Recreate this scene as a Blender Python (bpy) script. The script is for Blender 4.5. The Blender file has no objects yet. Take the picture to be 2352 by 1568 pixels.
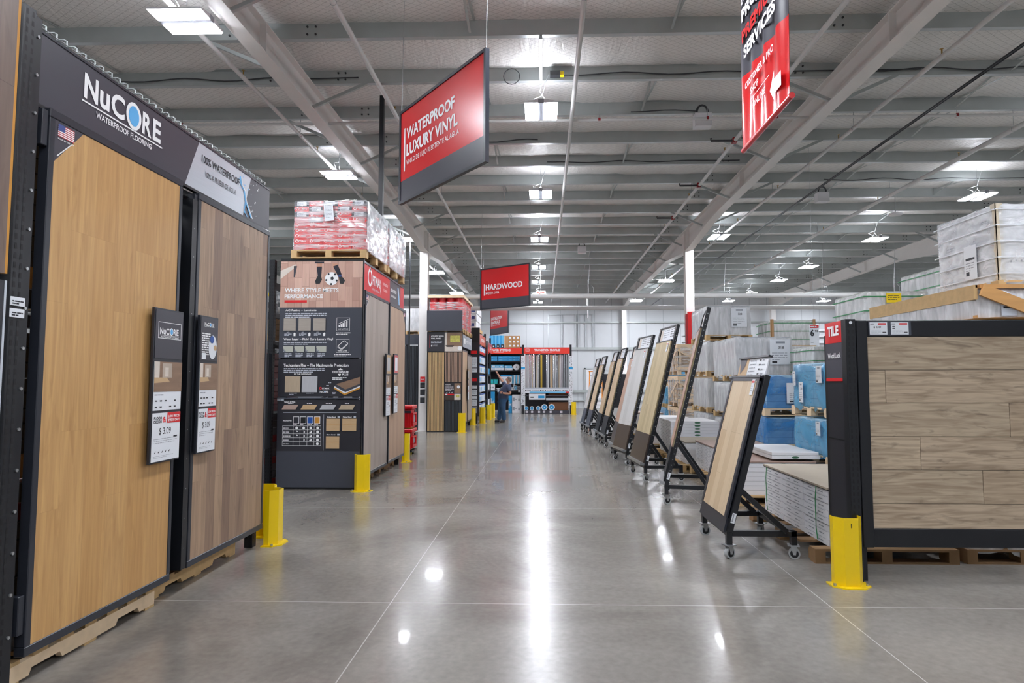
import bpy, math, random
from mathutils import Vector, Matrix, noise
R = math.radians
sc = bpy.context.scene
C = sc.collection
rnd = random.Random(7)

# ---------------------------------------------------------------- camera, world, exposure
cam = bpy.data.cameras.new('camera')
cam.sensor_width = 36.0
cam.lens = 1420.0 / 2352.0 * 36.0
cam.shift_x = -30.0 / 2352.0
cam.clip_start = 0.05
cam.clip_end = 200
co = bpy.data.objects.new('camera', cam)
C.objects.link(co)
rt = Vector((0.999564479, 0.0295053843, -0.000533476623))
up = Vector((0.00239895, -0.06322582, 0.99799636))
fw = Vector((-0.02941254, 0.99756299, 0.06326907))
co.matrix_world = Matrix(((rt.x, up.x, -fw.x, 0), (rt.y, up.y, -fw.y, 0), (rt.z, up.z, -fw.z, 1.6), (0, 0, 0, 1)))
sc.camera = co
w = bpy.data.worlds.new('world')
sc.world = w
w.use_nodes = True
w.node_tree.nodes['Background'].inputs[0].default_value = (0.75, 0.82, 0.9, 1)
w.node_tree.nodes['Background'].inputs[1].default_value = 0.3
vs = sc.view_settings
sc.display_settings.display_device = 'sRGB'
vs.view_transform = 'Standard'
vs.look = 'None'
vs.gamma = 1
vs.use_curve_mapping = False
vs.exposure = 0.7
LAMP = 95.0
cy = sc.cycles
cy.max_bounces = 6
cy.diffuse_bounces = 4
cy.glossy_bounces = 3
cy.transmission_bounces = 2
cy.transparent_max_bounces = 6
cy.sample_clamp_indirect = 4
cy.caustics_reflective = False
cy.caustics_refractive = False
cy.use_denoising = True
cy.use_adaptive_sampling = True
cy.adaptive_threshold = 0.04

# ---------------------------------------------------------------- materials
MATS = {}
def srgb(c):
    if isinstance(c, str):
        c = tuple(int(c[i:i + 2], 16) / 255 for i in (0, 2, 4))
    return tuple((x / 12.92 if x <= 0.04045 else ((x + 0.055) / 1.055) ** 2.4) for x in c) + (1,)

def newmat(name):
    m = bpy.data.materials.new(name)
    m.use_nodes = True
    MATS[name] = m
    return m, m.node_tree.nodes, m.node_tree.links, m.node_tree.nodes['Principled BSDF']

def pm(name, col, rough=0.5, metal=0.0, spec=0.5, var=0.0, vscale=6.0, bump=0.0, coat=0.0, stretch=(1, 1, 1)):
    m, n, l, b = newmat(name)
    c = srgb(col)
    b.inputs['Base Color'].default_value = c
    b.inputs['Roughness'].default_value = rough
    b.inputs['Metallic'].default_value = metal
    b.inputs['Specular IOR Level'].default_value = spec
    b.inputs['Coat Weight'].default_value = coat
    tc = n.new('ShaderNodeTexCoord')
    mp = n.new('ShaderNodeMapping')
    mp.inputs['Scale'].default_value = stretch
    l.new(tc.outputs['Object'], mp.inputs['Vector'])
    nz = n.new('ShaderNodeTexNoise')
    nz.inputs['Scale'].default_value = vscale
    nz.inputs['Detail'].default_value = 4
    l.new(mp.outputs[0], nz.inputs['Vector'])
    v = max(var, 0.02)
    mx = n.new('ShaderNodeMix')
    mx.data_type = 'RGBA'
    mx.inputs[6].default_value = tuple(x * (1 - v) for x in c[:3]) + (1,)
    mx.inputs[7].default_value = tuple(min(1, x * (1 + v)) for x in c[:3]) + (1,)
    l.new(nz.outputs['Fac'], mx.inputs[0])
    l.new(mx.outputs[2], b.inputs['Base Color'])
    if bump:
        bp = n.new('ShaderNodeBump')
        bp.inputs['Strength'].default_value = bump
        bp.inputs['Distance'].default_value = 0.01
        l.new(nz.outputs['Fac'], bp.inputs['Height'])
        l.new(bp.outputs[0], b.inputs['Normal'])
    return m

def planks(name, c1, c2, width, length, L='Z', W='Y', rough=0.45, mortar='5a4632', grain=0.25, msize=0.0012, knots=0.35, dark='4a3726'):
    m, n, l, b = newmat(name)
    b.inputs['Roughness'].default_value = rough
    tc = n.new('ShaderNodeTexCoord')
    sp = n.new('ShaderNodeSeparateXYZ')
    l.new(tc.outputs['Object'], sp.inputs[0])
    cb = n.new('ShaderNodeCombineXYZ')
    l.new(sp.outputs[L], cb.inputs[0])
    l.new(sp.outputs[W], cb.inputs[1])
    br = n.new('ShaderNodeTexBrick')
    br.inputs['Scale'].default_value = 1
    br.inputs['Brick Width'].default_value = length
    br.inputs['Row Height'].default_value = width
    br.inputs['Mortar Size'].default_value = msize
    br.inputs['Mortar Smooth'].default_value = 0.3
    br.inputs['Color1'].default_value = srgb(c1)
    br.inputs['Color2'].default_value = srgb(c2)
    br.inputs['Mortar'].default_value = srgb(mortar)
    br.offset = 0.37
    br.offset_frequency = 3
    l.new(cb.outputs[0], br.inputs['Vector'])
    # per plank offset of the grain
    mu = n.new('ShaderNodeVectorMath')
    mu.operation = 'MULTIPLY'
    mu.inputs[1].default_value = (1.3, 26, 1)
    l.new(cb.outputs[0], mu.inputs[0])
    ad = n.new('ShaderNodeVectorMath')
    ad.operation = 'ADD'
    l.new(mu.outputs[0], ad.inputs[0])
    sc_ = n.new('ShaderNodeVectorMath')
    sc_.operation = 'SCALE'
    sc_.inputs['Scale'].default_value = 37.0
    l.new(br.outputs['Color'], sc_.inputs[0])
    l.new(sc_.outputs[0], ad.inputs[1])
    nz = n.new('ShaderNodeTexNoise')
    nz.inputs['Scale'].default_value = 1.6
    nz.inputs['Detail'].default_value = 6
    nz.inputs['Distortion'].default_value = 0.6
    l.new(ad.outputs[0], nz.inputs['Vector'])
    rp = n.new('ShaderNodeMapRange')
    rp.inputs[1].default_value = 0.3
    rp.inputs[2].default_value = 0.75
    rp.inputs[3].default_value = 0.0
    rp.inputs[4].default_value = grain
    l.new(nz.outputs['Fac'], rp.inputs[0])
    mx = n.new('ShaderNodeMix')
    mx.data_type = 'RGBA'
    mx.inputs[7].default_value = srgb(dark)
    l.new(br.outputs['Color'], mx.inputs[6])
    l.new(rp.outputs[0], mx.inputs[0])
    # knots and dark figure
    mu2 = n.new('ShaderNodeVectorMath')
    mu2.operation = 'MULTIPLY'
    mu2.inputs[1].default_value = (1.6, 7, 1)
    l.new(cb.outputs[0], mu2.inputs[0])
    ad2 = n.new('ShaderNodeVectorMath')
    ad2.operation = 'ADD'
    l.new(mu2.outputs[0], ad2.inputs[0])
    l.new(sc_.outputs[0], ad2.inputs[1])
    n2 = n.new('ShaderNodeTexNoise')
    n2.inputs['Scale'].default_value = 1.5
    n2.inputs['Detail'].default_value = 3
    n2.inputs['Distortion'].default_value = 1.2
    l.new(ad2.outputs[0], n2.inputs['Vector'])
    r2 = n.new('ShaderNodeMapRange')
    r2.inputs[1].default_value = 0.58
    r2.inputs[2].default_value = 0.78
    r2.inputs[3].default_value = 0.0
    r2.inputs[4].default_value = knots
    l.new(n2.outputs['Fac'], r2.inputs[0])
    m2 = n.new('ShaderNodeMix')
    m2.data_type = 'RGBA'
    m2.inputs[7].default_value = srgb(dark)
    l.new(mx.outputs[2], m2.inputs[6])
    l.new(r2.outputs[0], m2.inputs[0])
    l.new(m2.outputs[2], b.inputs['Base Color'])
    return m

def film(name, tint='f4f6f8', cover=0.35, hi=0.85, rough=0.12, sx=(1, 1, 9), sscale=3.0):
    """clear stretch wrap: streaky, partly see-through, glossy"""
    m, n, l, b = newmat(name)
    b.inputs['Base Color'].default_value = srgb(tint)
    b.inputs['Roughness'].default_value = rough
    b.inputs['Specular IOR Level'].default_value = 0.8
    tc = n.new('ShaderNodeTexCoord')
    mp = n.new('ShaderNodeMapping')
    mp.inputs['Scale'].default_value = sx
    mp.inputs['Rotation'].default_value = (0.12, 0.1, 0)
    l.new(tc.outputs['Object'], mp.inputs['Vector'])
    nz = n.new('ShaderNodeTexNoise')
    nz.inputs['Scale'].default_value = sscale
    nz.inputs['Detail'].default_value = 5
    nz.inputs['Distortion'].default_value = 0.8
    l.new(mp.outputs[0], nz.inputs['Vector'])
    mr = n.new('ShaderNodeMapRange')
    mr.inputs[1].default_value = 0.35
    mr.inputs[2].default_value = 0.72
    mr.inputs[3].default_value = cover
    mr.inputs[4].default_value = hi
    l.new(nz.outputs['Fac'], mr.inputs[0])
    l.new(mr.outputs[0], b.inputs['Alpha'])
    bp = n.new('ShaderNodeBump')
    bp.inputs['Strength'].default_value = 0.7
    bp.inputs['Distance'].default_value = 0.02
    l.new(nz.outputs['Fac'], bp.inputs['Height'])
    l.new(bp.outputs[0], b.inputs['Normal'])
    return m

def emit(name, col, s):
    m, n, l, b = newmat(name)
    b.inputs['Base Color'].default_value = srgb(col)
    b.inputs['Emission Color'].default_value = srgb(col)
    b.inputs['Emission Strength'].default_value = s
    return m

def layered(name, c1, c2, step, rough=0.7):
    """cardboard cartons or packed tiles seen as thin stacked layers along Z, with vertical seams"""
    m, n, l, b = newmat(name)
    b.inputs['Roughness'].default_value = rough
    tc = n.new('ShaderNodeTexCoord')
    sp = n.new('ShaderNodeSeparateXYZ')
    l.new(tc.outputs['Object'], sp.inputs[0])
    ad = n.new('ShaderNodeMath')
    l.new(sp.outputs['X'], ad.inputs[0])
    l.new(sp.outputs['Y'], ad.inputs[1])
    cb = n.new('ShaderNodeCombineXYZ')
    l.new(ad.outputs[0], cb.inputs[0])
    l.new(sp.outputs['Z'], cb.inputs[1])
    br = n.new('ShaderNodeTexBrick')
    br.inputs['Scale'].default_value = 1
    br.inputs['Brick Width'].default_value = 0.62
    br.inputs['Row Height'].default_value = step
    br.inputs['Mortar Size'].default_value = 0.0025
    br.inputs['Color1'].default_value = srgb(c1)
    br.inputs['Color2'].default_value = tuple(x * 0.9 for x in srgb(c1)[:3]) + (1,)
    br.inputs['Mortar'].default_value = srgb(c2)
    br.offset = 0.0
    l.new(cb.outputs[0], br.inputs['Vector'])
    nz = n.new('ShaderNodeTexNoise')
    nz.inputs['Scale'].default_value = 9
    l.new(cb.outputs[0], nz.inputs['Vector'])
    mx = n.new('ShaderNodeMix')
    mx.data_type = 'RGBA'
    mx.blend_type = 'MULTIPLY'
    mx.inputs[0].default_value = 0.25
    l.new(br.outputs['Color'], mx.inputs[6])
    l.new(nz.outputs['Fac'], mx.inputs[7])
    l.new(mx.outputs[2], b.inputs['Base Color'])
    return m

pm('black', '17191e', 0.38, var=0.1)
pm('black_matt', '0e0f12', 0.6)
pm('frame_dark', '2b2e36', 0.35, var=0.05)
pm('brush_grey', 'c4cad2', 0.35, metal=0.2, var=0.08, vscale=4, stretch=(1, 1, 30))
pm('edge_grey', '4a4e58', 0.3)
pm('charcoal', '45444c', 0.4, spec=0.4)
pm('charcoal_dark', '2a2a31', 0.4)
pm('charcoal_blue', '3e414b', 0.45)
pm('white', 'f2f3f4', 0.5)
pm('ink_white', 'f4f4f4', 0.5)
pm('paper', 'e6eaef', 0.45)
pm('paper_grey', 'c3c9d2', 0.5)
pm('ink', '1d2028', 0.5)
pm('ink_grey', '8b9099', 0.5)
pm('red', 'dd1f24', 0.35, coat=0.3)
pm('red_sign', 'd81a20', 0.28, coat=0.5)
pm('red_header_lit', 'f03a28', 0.35, coat=0.3)  # sign red made lighter: reflected light on the far headers, put into the colour
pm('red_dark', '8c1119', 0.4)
pm('red_paint', 'c3161c', 0.4)
pm('red_plastic', 'c8141c', 0.35)
pm('blue_logo', '5fb0e6', 0.4)
pm('blue_dark', '1f4f9c', 0.4)
pm('blue_box', '2b9bd6', 0.45, var=0.1)
pm('blue_box_light', '63bbe6', 0.45)
pm('teal', '1fb3b0', 0.45)
pm('flag_blue', '3a4a86', 0.5)
pm('flag_red', 'c0444c', 0.5)
pm('yellow', 'f3d000', 0.35, coat=0.4, var=0.03)
pm('orange', 'e58b1c', 0.45)
pm('mdf', 'c58a32', 0.6, var=0.1)
pm('galv', 'b4bab9', 0.4, metal=0.3, var=0.12, vscale=3)
pm('galv_bright', 'c6cbcd', 0.3, metal=0.6, var=0.08)
pm('zinc', 'b9bcbe', 0.3, metal=0.8)
pm('chrome', 'dcdfe2', 0.15, metal=1.0)
pm('steel_white', 'ece9e6', 0.45, var=0.03)
pm('pipe_white', 'dcdcdb', 0.4, var=0.03)
pm('cable', '3a3c3f', 0.5)
pm('cable_white', 'dadddf', 0.5)
pm('brass', 'b08d4a', 0.3, metal=0.8)
pm('pallet_wood', 'c9a877', 0.75, var=0.22, vscale=5, bump=0.3, stretch=(1, 3, 3))
pm('pallet_pale', 'e8cfac', 0.7, var=0.15, vscale=5, bump=0.2, stretch=(1, 3, 3))
pm('pallet_old', '8f6f4c', 0.8, var=0.3, vscale=6, bump=0.3)
pm('lumber', 'c9975c', 0.7, var=0.2, vscale=4, stretch=(1, 6, 6))
pm('cardboard', 'b98f63', 0.75, var=0.08)
pm('white_box', 'e9e9ec', 0.55, var=0.04)
pm('grey_card', '9b9ea6', 0.6)
pm('concrete_pad', '9a9a98', 0.6)
pm('rubber', '9ea1a4', 0.6)
pm('tyre_grey', 'aeb1b3', 0.5)
pm('green_strap', '1f8a4c', 0.4)
pm('green_ink', '3c6a4e', 0.5)
pm('tile_grey', 'b7ab98', 0.5, var=0.08)
pm('tile_pink', 'b3998c', 0.5, var=0.06)
pm('plank_edge', 'cdbf94', 0.6)
pm('brown_board', '4a4039', 0.3, var=0.15, vscale=2)
pm('skin', 'c49178', 0.5)
pm('hair', '6a5f58', 0.8)
pm('shirt', '46506a', 0.8, var=0.08)
pm('jeans', '36587c', 0.85, var=0.25, vscale=5)
pm('shoe', '33343a', 0.6)
pm('carpet_brown', '6d4a33', 0.9, var=0.35, vscale=40)
pm('gold', 'd8b23c', 0.3, metal=0.6)
pm('dark_metal', '2d2f33', 0.3, metal=0.5)
pm('beige', 'cfc3ac', 0.5)
pm('swatch_grey', 'a59c92', 0.5, var=0.12, stretch=(1, 1, 8))
pm('swatch_tan', 'c5a67e', 0.5, var=0.12, stretch=(1, 1, 8))
pm('swatch_oak', 'b7a58d', 0.5, var=0.14, stretch=(8, 1, 1))
pm('swatch_pale', 'b6b7bb', 0.5, var=0.08, stretch=(8, 1, 1))
pm('swatch_sage', 'b9bbb0', 0.5)
pm('photo_floor', '8a6f5a', 0.5, var=0.3, stretch=(1, 1, 5))
pm('photo_room', 'b8a99a', 0.5, var=0.3)
pm('photo_light', 'd9cfc4', 0.5, var=0.2)
pm('photo_yellow', 'c5bf5f', 0.5, var=0.6, vscale=30)
pm('sock', '2a2b36', 0.8)
planks('oak_light', 'cfa56c', 'c69a61', 0.19, 1.15, grain=0.5, knots=0.45, mortar='b08a58', dark='94683a', msize=0.0006)
planks('oak_brown', 'b79a7e', '8b7160', 0.125, 1.0, grain=0.45, knots=0.55, mortar='7a6452', dark='4f3f36', msize=0.0008)
planks('oak_dark', '7d6a5e', '6b594f', 0.2, 1.5, grain=0.35, knots=0.4, mortar='4a3c34', dark='3a2d27')
planks('oak_greige', 'b0a399', 'a09388', 0.15, 3.5, grain=0.28, knots=0.25, mortar='8a7d73', dark='6f6259')
planks('oak_rose', 'bfa086', 'b09179', 0.15, 3.5, grain=0.25, knots=0.2, mortar='957a65', dark='7c604b')
planks('vinyl_maple', 'd9c4a4', 'c8ae8a', 0.15, 1.1, L='Z', W='Y', grain=0.15, knots=0.1, mortar='a8906e', dark='8f7350')
planks('vinyl_white', 'cfcfcd', 'bfbfbd', 0.2, 1.3, L='Z', W='Y', grain=0.12, knots=0.08, mortar='a3a3a0', dark='8a8a87')
planks('vinyl_ash', 'cdbd98', 'b7a681', 0.12, 1.2, L='Z', W='Y', grain=0.22, knots=0.2, mortar='8f8060', dark='7a6844')
planks('vinyl_blush', 'bd9d88', 'b5937d', 0.3, 1.6, L='Z', W='Y', grain=0.1, knots=0.08, mortar='94755f', dark='86654f')
planks('vinyl_sand', 'd0b896', 'c4aa86', 0.2, 1.4, L='Z', W='Y', grain=0.15, knots=0.1, mortar='a08868', dark='8f7350')
planks('photo_wood', 'deb9a7', 'bd9484', 0.11, 0.35, L='Z', W='X', grain=0.2, knots=0.15, mortar='8f6a5c', dark='80574a', msize=0.002)
planks('far_wood', 'c3a483', 'b39472', 0.2, 2.8, grain=0.2, knots=0.2, dark='7c5f43')
film('film_clear', cover=0.03, hi=0.62, sx=(1, 1, 8))
film('film_side', tint='e9edf0', cover=0.25, hi=0.8, sx=(1, 1.5, 2.5), sscale=3)
film('film_white', tint='fafbfc', cover=0.4, hi=0.72, sx=(7, 7, 1.3), sscale=1.6)
film('film_blue', tint='5db4e2', cover=0.35, hi=0.78, rough=0.12, sx=(1.3, 1.3, 1.8), sscale=2)
film('film_deep', tint='2f86d2', cover=0.35, hi=0.78, rough=0.12, sx=(1.3, 1.3, 1.8), sscale=2)
layered('layers_white', 'e4e4e6', '9b9da0', 0.09)
layered('layers_tile', 'd2d0ce', '85817d', 0.026)
layered('layers_grey', 'ccd0d4', '8a8e94', 0.03)
layered('layers_green', 'e0e4e0', '7f8f83', 0.16)
layered('layers_blue', 'a9cfe8', '2f5f8c', 0.12)
layered('layers_tan', 'c9ac86', '8a6a45', 0.08)
emit('led', 'f2f6ff', LAMP)
emit('fill_uplight', 'f2f6ff', LAMP * 0.65)  # emission of the strip added on the housings to lift the ceiling
emit('exit_red', 'ff2a20', 2.2)

def mat_floor():
    m, n, l, b = newmat('polished_concrete')
    tc = n.new('ShaderNodeTexCoord')
    nz = n.new('ShaderNodeTexNoise')
    nz.inputs['Scale'].default_value = 0.55
    nz.inputs['Detail'].default_value = 8
    nz.inputs['Roughness'].default_value = 0.62
    nz.inputs['Distortion'].default_value = 0.7
    l.new(tc.outputs['Object'], nz.inputs['Vector'])
    cr = n.new('ShaderNodeValToRGB')
    cr.color_ramp.elements[0].position = 0.36
    cr.color_ramp.elements[0].color = srgb('75706a')
    cr.color_ramp.elements[1].position = 0.66
    cr.color_ramp.elements[1].color = srgb('938f88')
    l.new(nz.outputs['Fac'], cr.inputs[0])
    fine = n.new('ShaderNodeTexNoise')
    fine.inputs['Scale'].default_value = 22
    fine.inputs['Detail'].default_value = 6
    l.new(tc.outputs['Object'], fine.inputs['Vector'])
    m1 = n.new('ShaderNodeMix')
    m1.data_type = 'RGBA'
    m1.blend_type = 'OVERLAY'
    m1.inputs[0].default_value = 0.22
    l.new(cr.outputs[0], m1.inputs[6])
    l.new(fine.outputs['Fac'], m1.inputs[7])
    # saw-cut joints
    sp = n.new('ShaderNodeSeparateXYZ')
    l.new(tc.outputs['Object'], sp.inputs[0])
    def line(out, off, period, half):
        a = n.new('ShaderNodeMath'); a.operation = 'ADD'; a.inputs[1].default_value = -off + period / 2 + period * 20
        l.new(out, a.inputs[0])
        mo = n.new('ShaderNodeMath'); mo.operation = 'MODULO'; mo.inputs[1].default_value = period
        l.new(a.outputs[0], mo.inputs[0])
        s = n.new('ShaderNodeMath'); s.operation = 'SUBTRACT'; s.inputs[1].default_value = period / 2
        l.new(mo.outputs[0], s.inputs[0])
        ab = n.new('ShaderNodeMath'); ab.operation = 'ABSOLUTE'
        l.new(s.outputs[0], ab.inputs[0])
        lt = n.new('ShaderNodeMath'); lt.operation = 'LESS_THAN'; lt.inputs[1].default_value = half
        l.new(ab.outputs[0], lt.inputs[0])
        return lt.outputs[0]
    a = line(sp.outputs['X'], -1.105, 3.137, 0.0035)
    bb = line(sp.outputs['Y'], 4.55, 3.33, 0.004)
    mxm = n.new('ShaderNodeMath'); mxm.operation = 'MAXIMUM'
    l.new(a, mxm.inputs[0]); l.new(bb, mxm.inputs[1])
    m2 = n.new('ShaderNodeMix'); m2.data_type = 'RGBA'
    m2.inputs[7].default_value = srgb('b8b5b0')
    l.new(mxm.outputs[0], m2.inputs[0])
    l.new(m1.outputs[2], m2.inputs[6])
    l.new(m2.outputs[2], b.inputs['Base Color'])
    rr = n.new('ShaderNodeMapRange')
    rr.inputs[1].default_value = 0.3; rr.inputs[2].default_value = 0.7
    rr.inputs[3].default_value = 0.2; rr.inputs[4].default_value = 0.25
    l.new(nz.outputs['Fac'], rr.inputs[0])
    l.new(rr.outputs[0], b.inputs['Roughness'])
    b.inputs['Specular IOR Level'].default_value = 0.5
    b.inputs['Coat Weight'].default_value = 0.18
    b.inputs['Coat Roughness'].default_value = 0.045
mat_floor()

def mat_ceiling():
    m, n, l, b = newmat('vinyl_insulation')
    b.inputs['Roughness'].default_value = 0.38
    b.inputs['Specular IOR Level'].default_value = 0.5
    tc = n.new('ShaderNodeTexCoord')
    def diag(ang):
        mp = n.new('ShaderNodeMapping'); mp.inputs['Rotation'].default_value = (0, 0, ang)
        l.new(tc.outputs['Object'], mp.inputs['Vector'])
        s = n.new('ShaderNodeSeparateXYZ'); l.new(mp.outputs[0], s.inputs[0])
        f = n.new('ShaderNodeMath'); f.operation = 'MULTIPLY'; f.inputs[1].default_value = 1 / 0.085
        l.new(s.outputs['X'], f.inputs[0])
        fr = n.new('ShaderNodeMath'); fr.operation = 'FRACT'; l.new(f.outputs[0], fr.inputs[0])
        lt = n.new('ShaderNodeMath'); lt.operation = 'LESS_THAN'; lt.inputs[1].default_value = 0.07
        l.new(fr.outputs[0], lt.inputs[0])
        return lt.outputs[0]
    a = diag(R(58)); c = diag(R(-58))
    mx = n.new('ShaderNodeMath'); mx.operation = 'MAXIMUM'
    l.new(a, mx.inputs[0]); l.new(c, mx.inputs[1])
    mi = n.new('ShaderNodeMix'); mi.data_type = 'RGBA'
    mi.inputs[6].default_value = srgb('f0eeeb'); mi.inputs[7].default_value = srgb('c9c7c4')
    l.new(mx.outputs[0], mi.inputs[0])
    l.new(mi.outputs[2], b.inputs['Base Color'])
    mp = n.new('ShaderNodeMapping'); mp.inputs['Scale'].default_value = (3.0, 0.8, 1)
    l.new(tc.outputs['Object'], mp.inputs['Vector'])
    nz = n.new('ShaderNodeTexNoise'); nz.inputs['Scale'].default_value = 2.2; nz.inputs['Detail'].default_value = 5
    nz.inputs['Distortion'].default_value = 1.0
    l.new(mp.outputs[0], nz.inputs['Vector'])
    bp = n.new('ShaderNodeBump'); bp.inputs['Strength'].default_value = 0.6; bp.inputs['Distance'].default_value = 0.04
    l.new(nz.outputs['Fac'], bp.inputs['Height'])
    l.new(bp.outputs[0], b.inputs['Normal'])
mat_ceiling()

def mat_panelwall(name, col, axis):
    """insulated wall panels with a vertical joint every metre"""
    m, n, l, b = newmat(name)
    b.inputs['Roughness'].default_value = 0.45
    tc = n.new('ShaderNodeTexCoord')
    s = n.new('ShaderNodeSeparateXYZ'); l.new(tc.outputs['Object'], s.inputs[0])
    fr = n.new('ShaderNodeMath'); fr.operation = 'FRACT'; l.new(s.outputs[axis], fr.inputs[0])
    lt = n.new('ShaderNodeMath'); lt.operation = 'LESS_THAN'; lt.inputs[1].default_value = 0.02
    l.new(fr.outputs[0], lt.inputs[0])
    mi = n.new('ShaderNodeMix'); mi.data_type = 'RGBA'
    mi.inputs[6].default_value = srgb(col); mi.inputs[7].default_value = srgb('9ea3a8')
    l.new(lt.outputs[0], mi.inputs[0])
    l.new(mi.outputs[2], b.inputs['Base Color'])
mat_panelwall('wall_panel', 'cdd0d3', 'X')
mat_panelwall('wall_panel_side', 'cdd0d3', 'Y')

# ---------------------------------------------------------------- builder
GLYPH = {}
def text_mesh(s, bold, track):
    key = (s, bold, track)
    if key in GLYPH:
        return GLYPH[key]
    cu = bpy.data.curves.new('t', 'FONT')
    cu.body = s
    cu.size = 1.0
    cu.offset = bold
    cu.space_character = track
    cu.resolution_u = 3
    o = bpy.data.objects.new('t', cu)
    C.objects.link(o)
    dg = bpy.context.evaluated_depsgraph_get()
    me = bpy.data.meshes.new_from_object(o.evaluated_get(dg))
    vs_ = [v.co.copy() for v in me.vertices]
    fs = [tuple(p.vertices) for p in me.polygons]
    bpy.data.objects.remove(o)
    bpy.data.curves.remove(cu)
    bpy.data.meshes.remove(me)
    if vs_:
        x0 = min(v.x for v in vs_); x1 = max(v.x for v in vs_)
        y0 = min(v.y for v in vs_); y1 = max(v.y for v in vs_)
    else:
        x0 = y0 = 0; x1 = y1 = 1
    GLYPH[key] = (vs_, fs, x0, x1, y0, y1)
    return GLYPH[key]

class MB:
    def __init__(s, M=None):
        s.v = []; s.f = []; s.mi = []; s.m = []; s.M = M or Matrix()
        s.smooth = []
    def mat(s, name):
        if name not in s.m:
            s.m.append(name)
        return s.m.index(name)
    def add(s, vs_, fs, m, smooth=False):
        k = len(s.v)
        s.v += [tuple(s.M @ Vector(v)) for v in vs_]
        i = s.mat(m)
        for f in fs:
            s.f.append(tuple(k + q for q in f)); s.mi.append(i); s.smooth.append(smooth)
        return s
    def box(s, x0, y0, z0, x1, y1, z1, m):
        vs_ = [(x0, y0, z0), (x1, y0, z0), (x1, y1, z0), (x0, y1, z0), (x0, y0, z1), (x1, y0, z1), (x1, y1, z1), (x0, y1, z1)]
        return s.add(vs_, [(0, 3, 2, 1), (4, 5, 6, 7), (0, 1, 5, 4), (1, 2, 6, 5), (2, 3, 7, 6), (3, 0, 4, 7)], m)
    def prism(s, poly, z0, z1, m, axis='Z'):
        n = len(poly)
        def P(a, b, c):
            return {'Z': (a, b, c), 'X': (c, a, b), 'Y': (a, c, b)}[axis]
        vs_ = [P(a, b, z0) for a, b in poly] + [P(a, b, z1) for a, b in poly]
        fs = [tuple(range(n))[::-1], tuple(range(n, 2 * n))] + [(i, (i + 1) % n, (i + 1) % n + n, i + n) for i in range(n)]
        return s.add(vs_, fs, m)
    def beam(s, p, q, w, h, m, upv=(0, 0, 1)):
        p = Vector(p); q = Vector(q); d = (q - p).normalized()
        u = Vector(upv)
        if abs(d.dot(u)) > 0.98:
            u = Vector((0, 1, 0))
        a = d.cross(u).normalized(); b = a.cross(d).normalized()
        vs_ = [p + a * i * w / 2 + b * j * h / 2 for i, j in ((-1, -1), (1, -1), (1, 1), (-1, 1))]
        vs_ += [q + a * i * w / 2 + b * j * h / 2 for i, j in ((-1, -1), (1, -1), (1, 1), (-1, 1))]
        return s.add(vs_, [(0, 1, 2, 3), (7, 6, 5, 4), (0, 4, 5, 1), (1, 5, 6, 2), (2, 6, 7, 3), (3, 7, 4, 0)], m)
    def tube(s, pts, r, m, n=8, caps=True):
        pts = [Vector(p) for p in pts]
        vs_ = []; fs = []
        prev = None
        for i, p in enumerate(pts):
            d = (pts[min(i + 1, len(pts) - 1)] - pts[max(i - 1, 0)]).normalized()
            u = prev if prev is not None else (Vector((0, 0, 1)) if abs(d.z) < 0.9 else Vector((1, 0, 0)))
            a = (u - d * u.dot(d)).normalized(); b = d.cross(a); prev = a
            rr = r[i] if isinstance(r, (list, tuple)) else r
            for k in range(n):
                t = 2 * math.pi * k / n
                vs_.append(p + a * math.cos(t) * rr + b * math.sin(t) * rr)
        for i in range(len(pts) - 1):
            for k in range(n):
                fs.append((i * n + k, i * n + (k + 1) % n, (i + 1) * n + (k + 1) % n, (i + 1) * n + k))
        s.add(vs_, fs, m, True)
        if caps:
            k = len(pts) - 1
            s.add([vs_[q] for q in range(n)], [tuple(range(n))[::-1]], m)
            s.add([vs_[k * n + q] for q in range(n)], [tuple(range(n))], m)
        return s
    def disc(s, cx, cy_, z, r, m, n=24, r0=0.0, a0=0.0, a1=2 * math.pi, sy=1.0):
        vs_ = []; fs = []
        full = abs(a1 - a0 - 2 * math.pi) < 1e-6
        k = n if full else n + 1
        for i in range(k):
            t = a0 + (a1 - a0) * i / n
            vs_.append((cx + math.cos(t) * r, cy_ + math.sin(t) * r * sy, z))
        if r0 > 0:
            for i in range(k):
                t = a0 + (a1 - a0) * i / n
                vs_.append((cx + math.cos(t) * r0, cy_ + math.sin(t) * r0 * sy, z))
            for i in range(n):
                j = (i + 1) % k
                fs.append((i, j, j + k, i + k))
        else:
            if full:
                fs.append(tuple(range(k)))
            else:
                vs_.append((cx, cy_, z)); fs.append(tuple(range(k)) + (k,))
        return s.add(vs_, fs, m)
    def rect(s, x0, y0, x1, y1, m, z=0.001):
        return s.add([(x0, y0, z), (x1, y0, z), (x1, y1, z), (x0, y1, z)], [(0, 1, 2, 3)], m)
    def poly(s, pts, m, z=0.001):
        return s.add([(x, y, z) for x, y in pts], [tuple(range(len(pts)))], m)
    def line(s, pts, wd, m, z=0.002):
        for (x0, y0), (x1, y1) in zip(pts[:-1], pts[1:]):
            dx, dy = x1 - x0, y1 - y0
            L = math.hypot(dx, dy) or 1
            nx, ny = -dy / L * wd / 2, dx / L * wd / 2
            s.add([(x0 + nx, y0 + ny, z), (x0 - nx, y0 - ny, z), (x1 - nx, y1 - ny, z), (x1 + nx, y1 + ny, z)], [(0, 1, 2, 3)], m)
        return s
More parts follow.
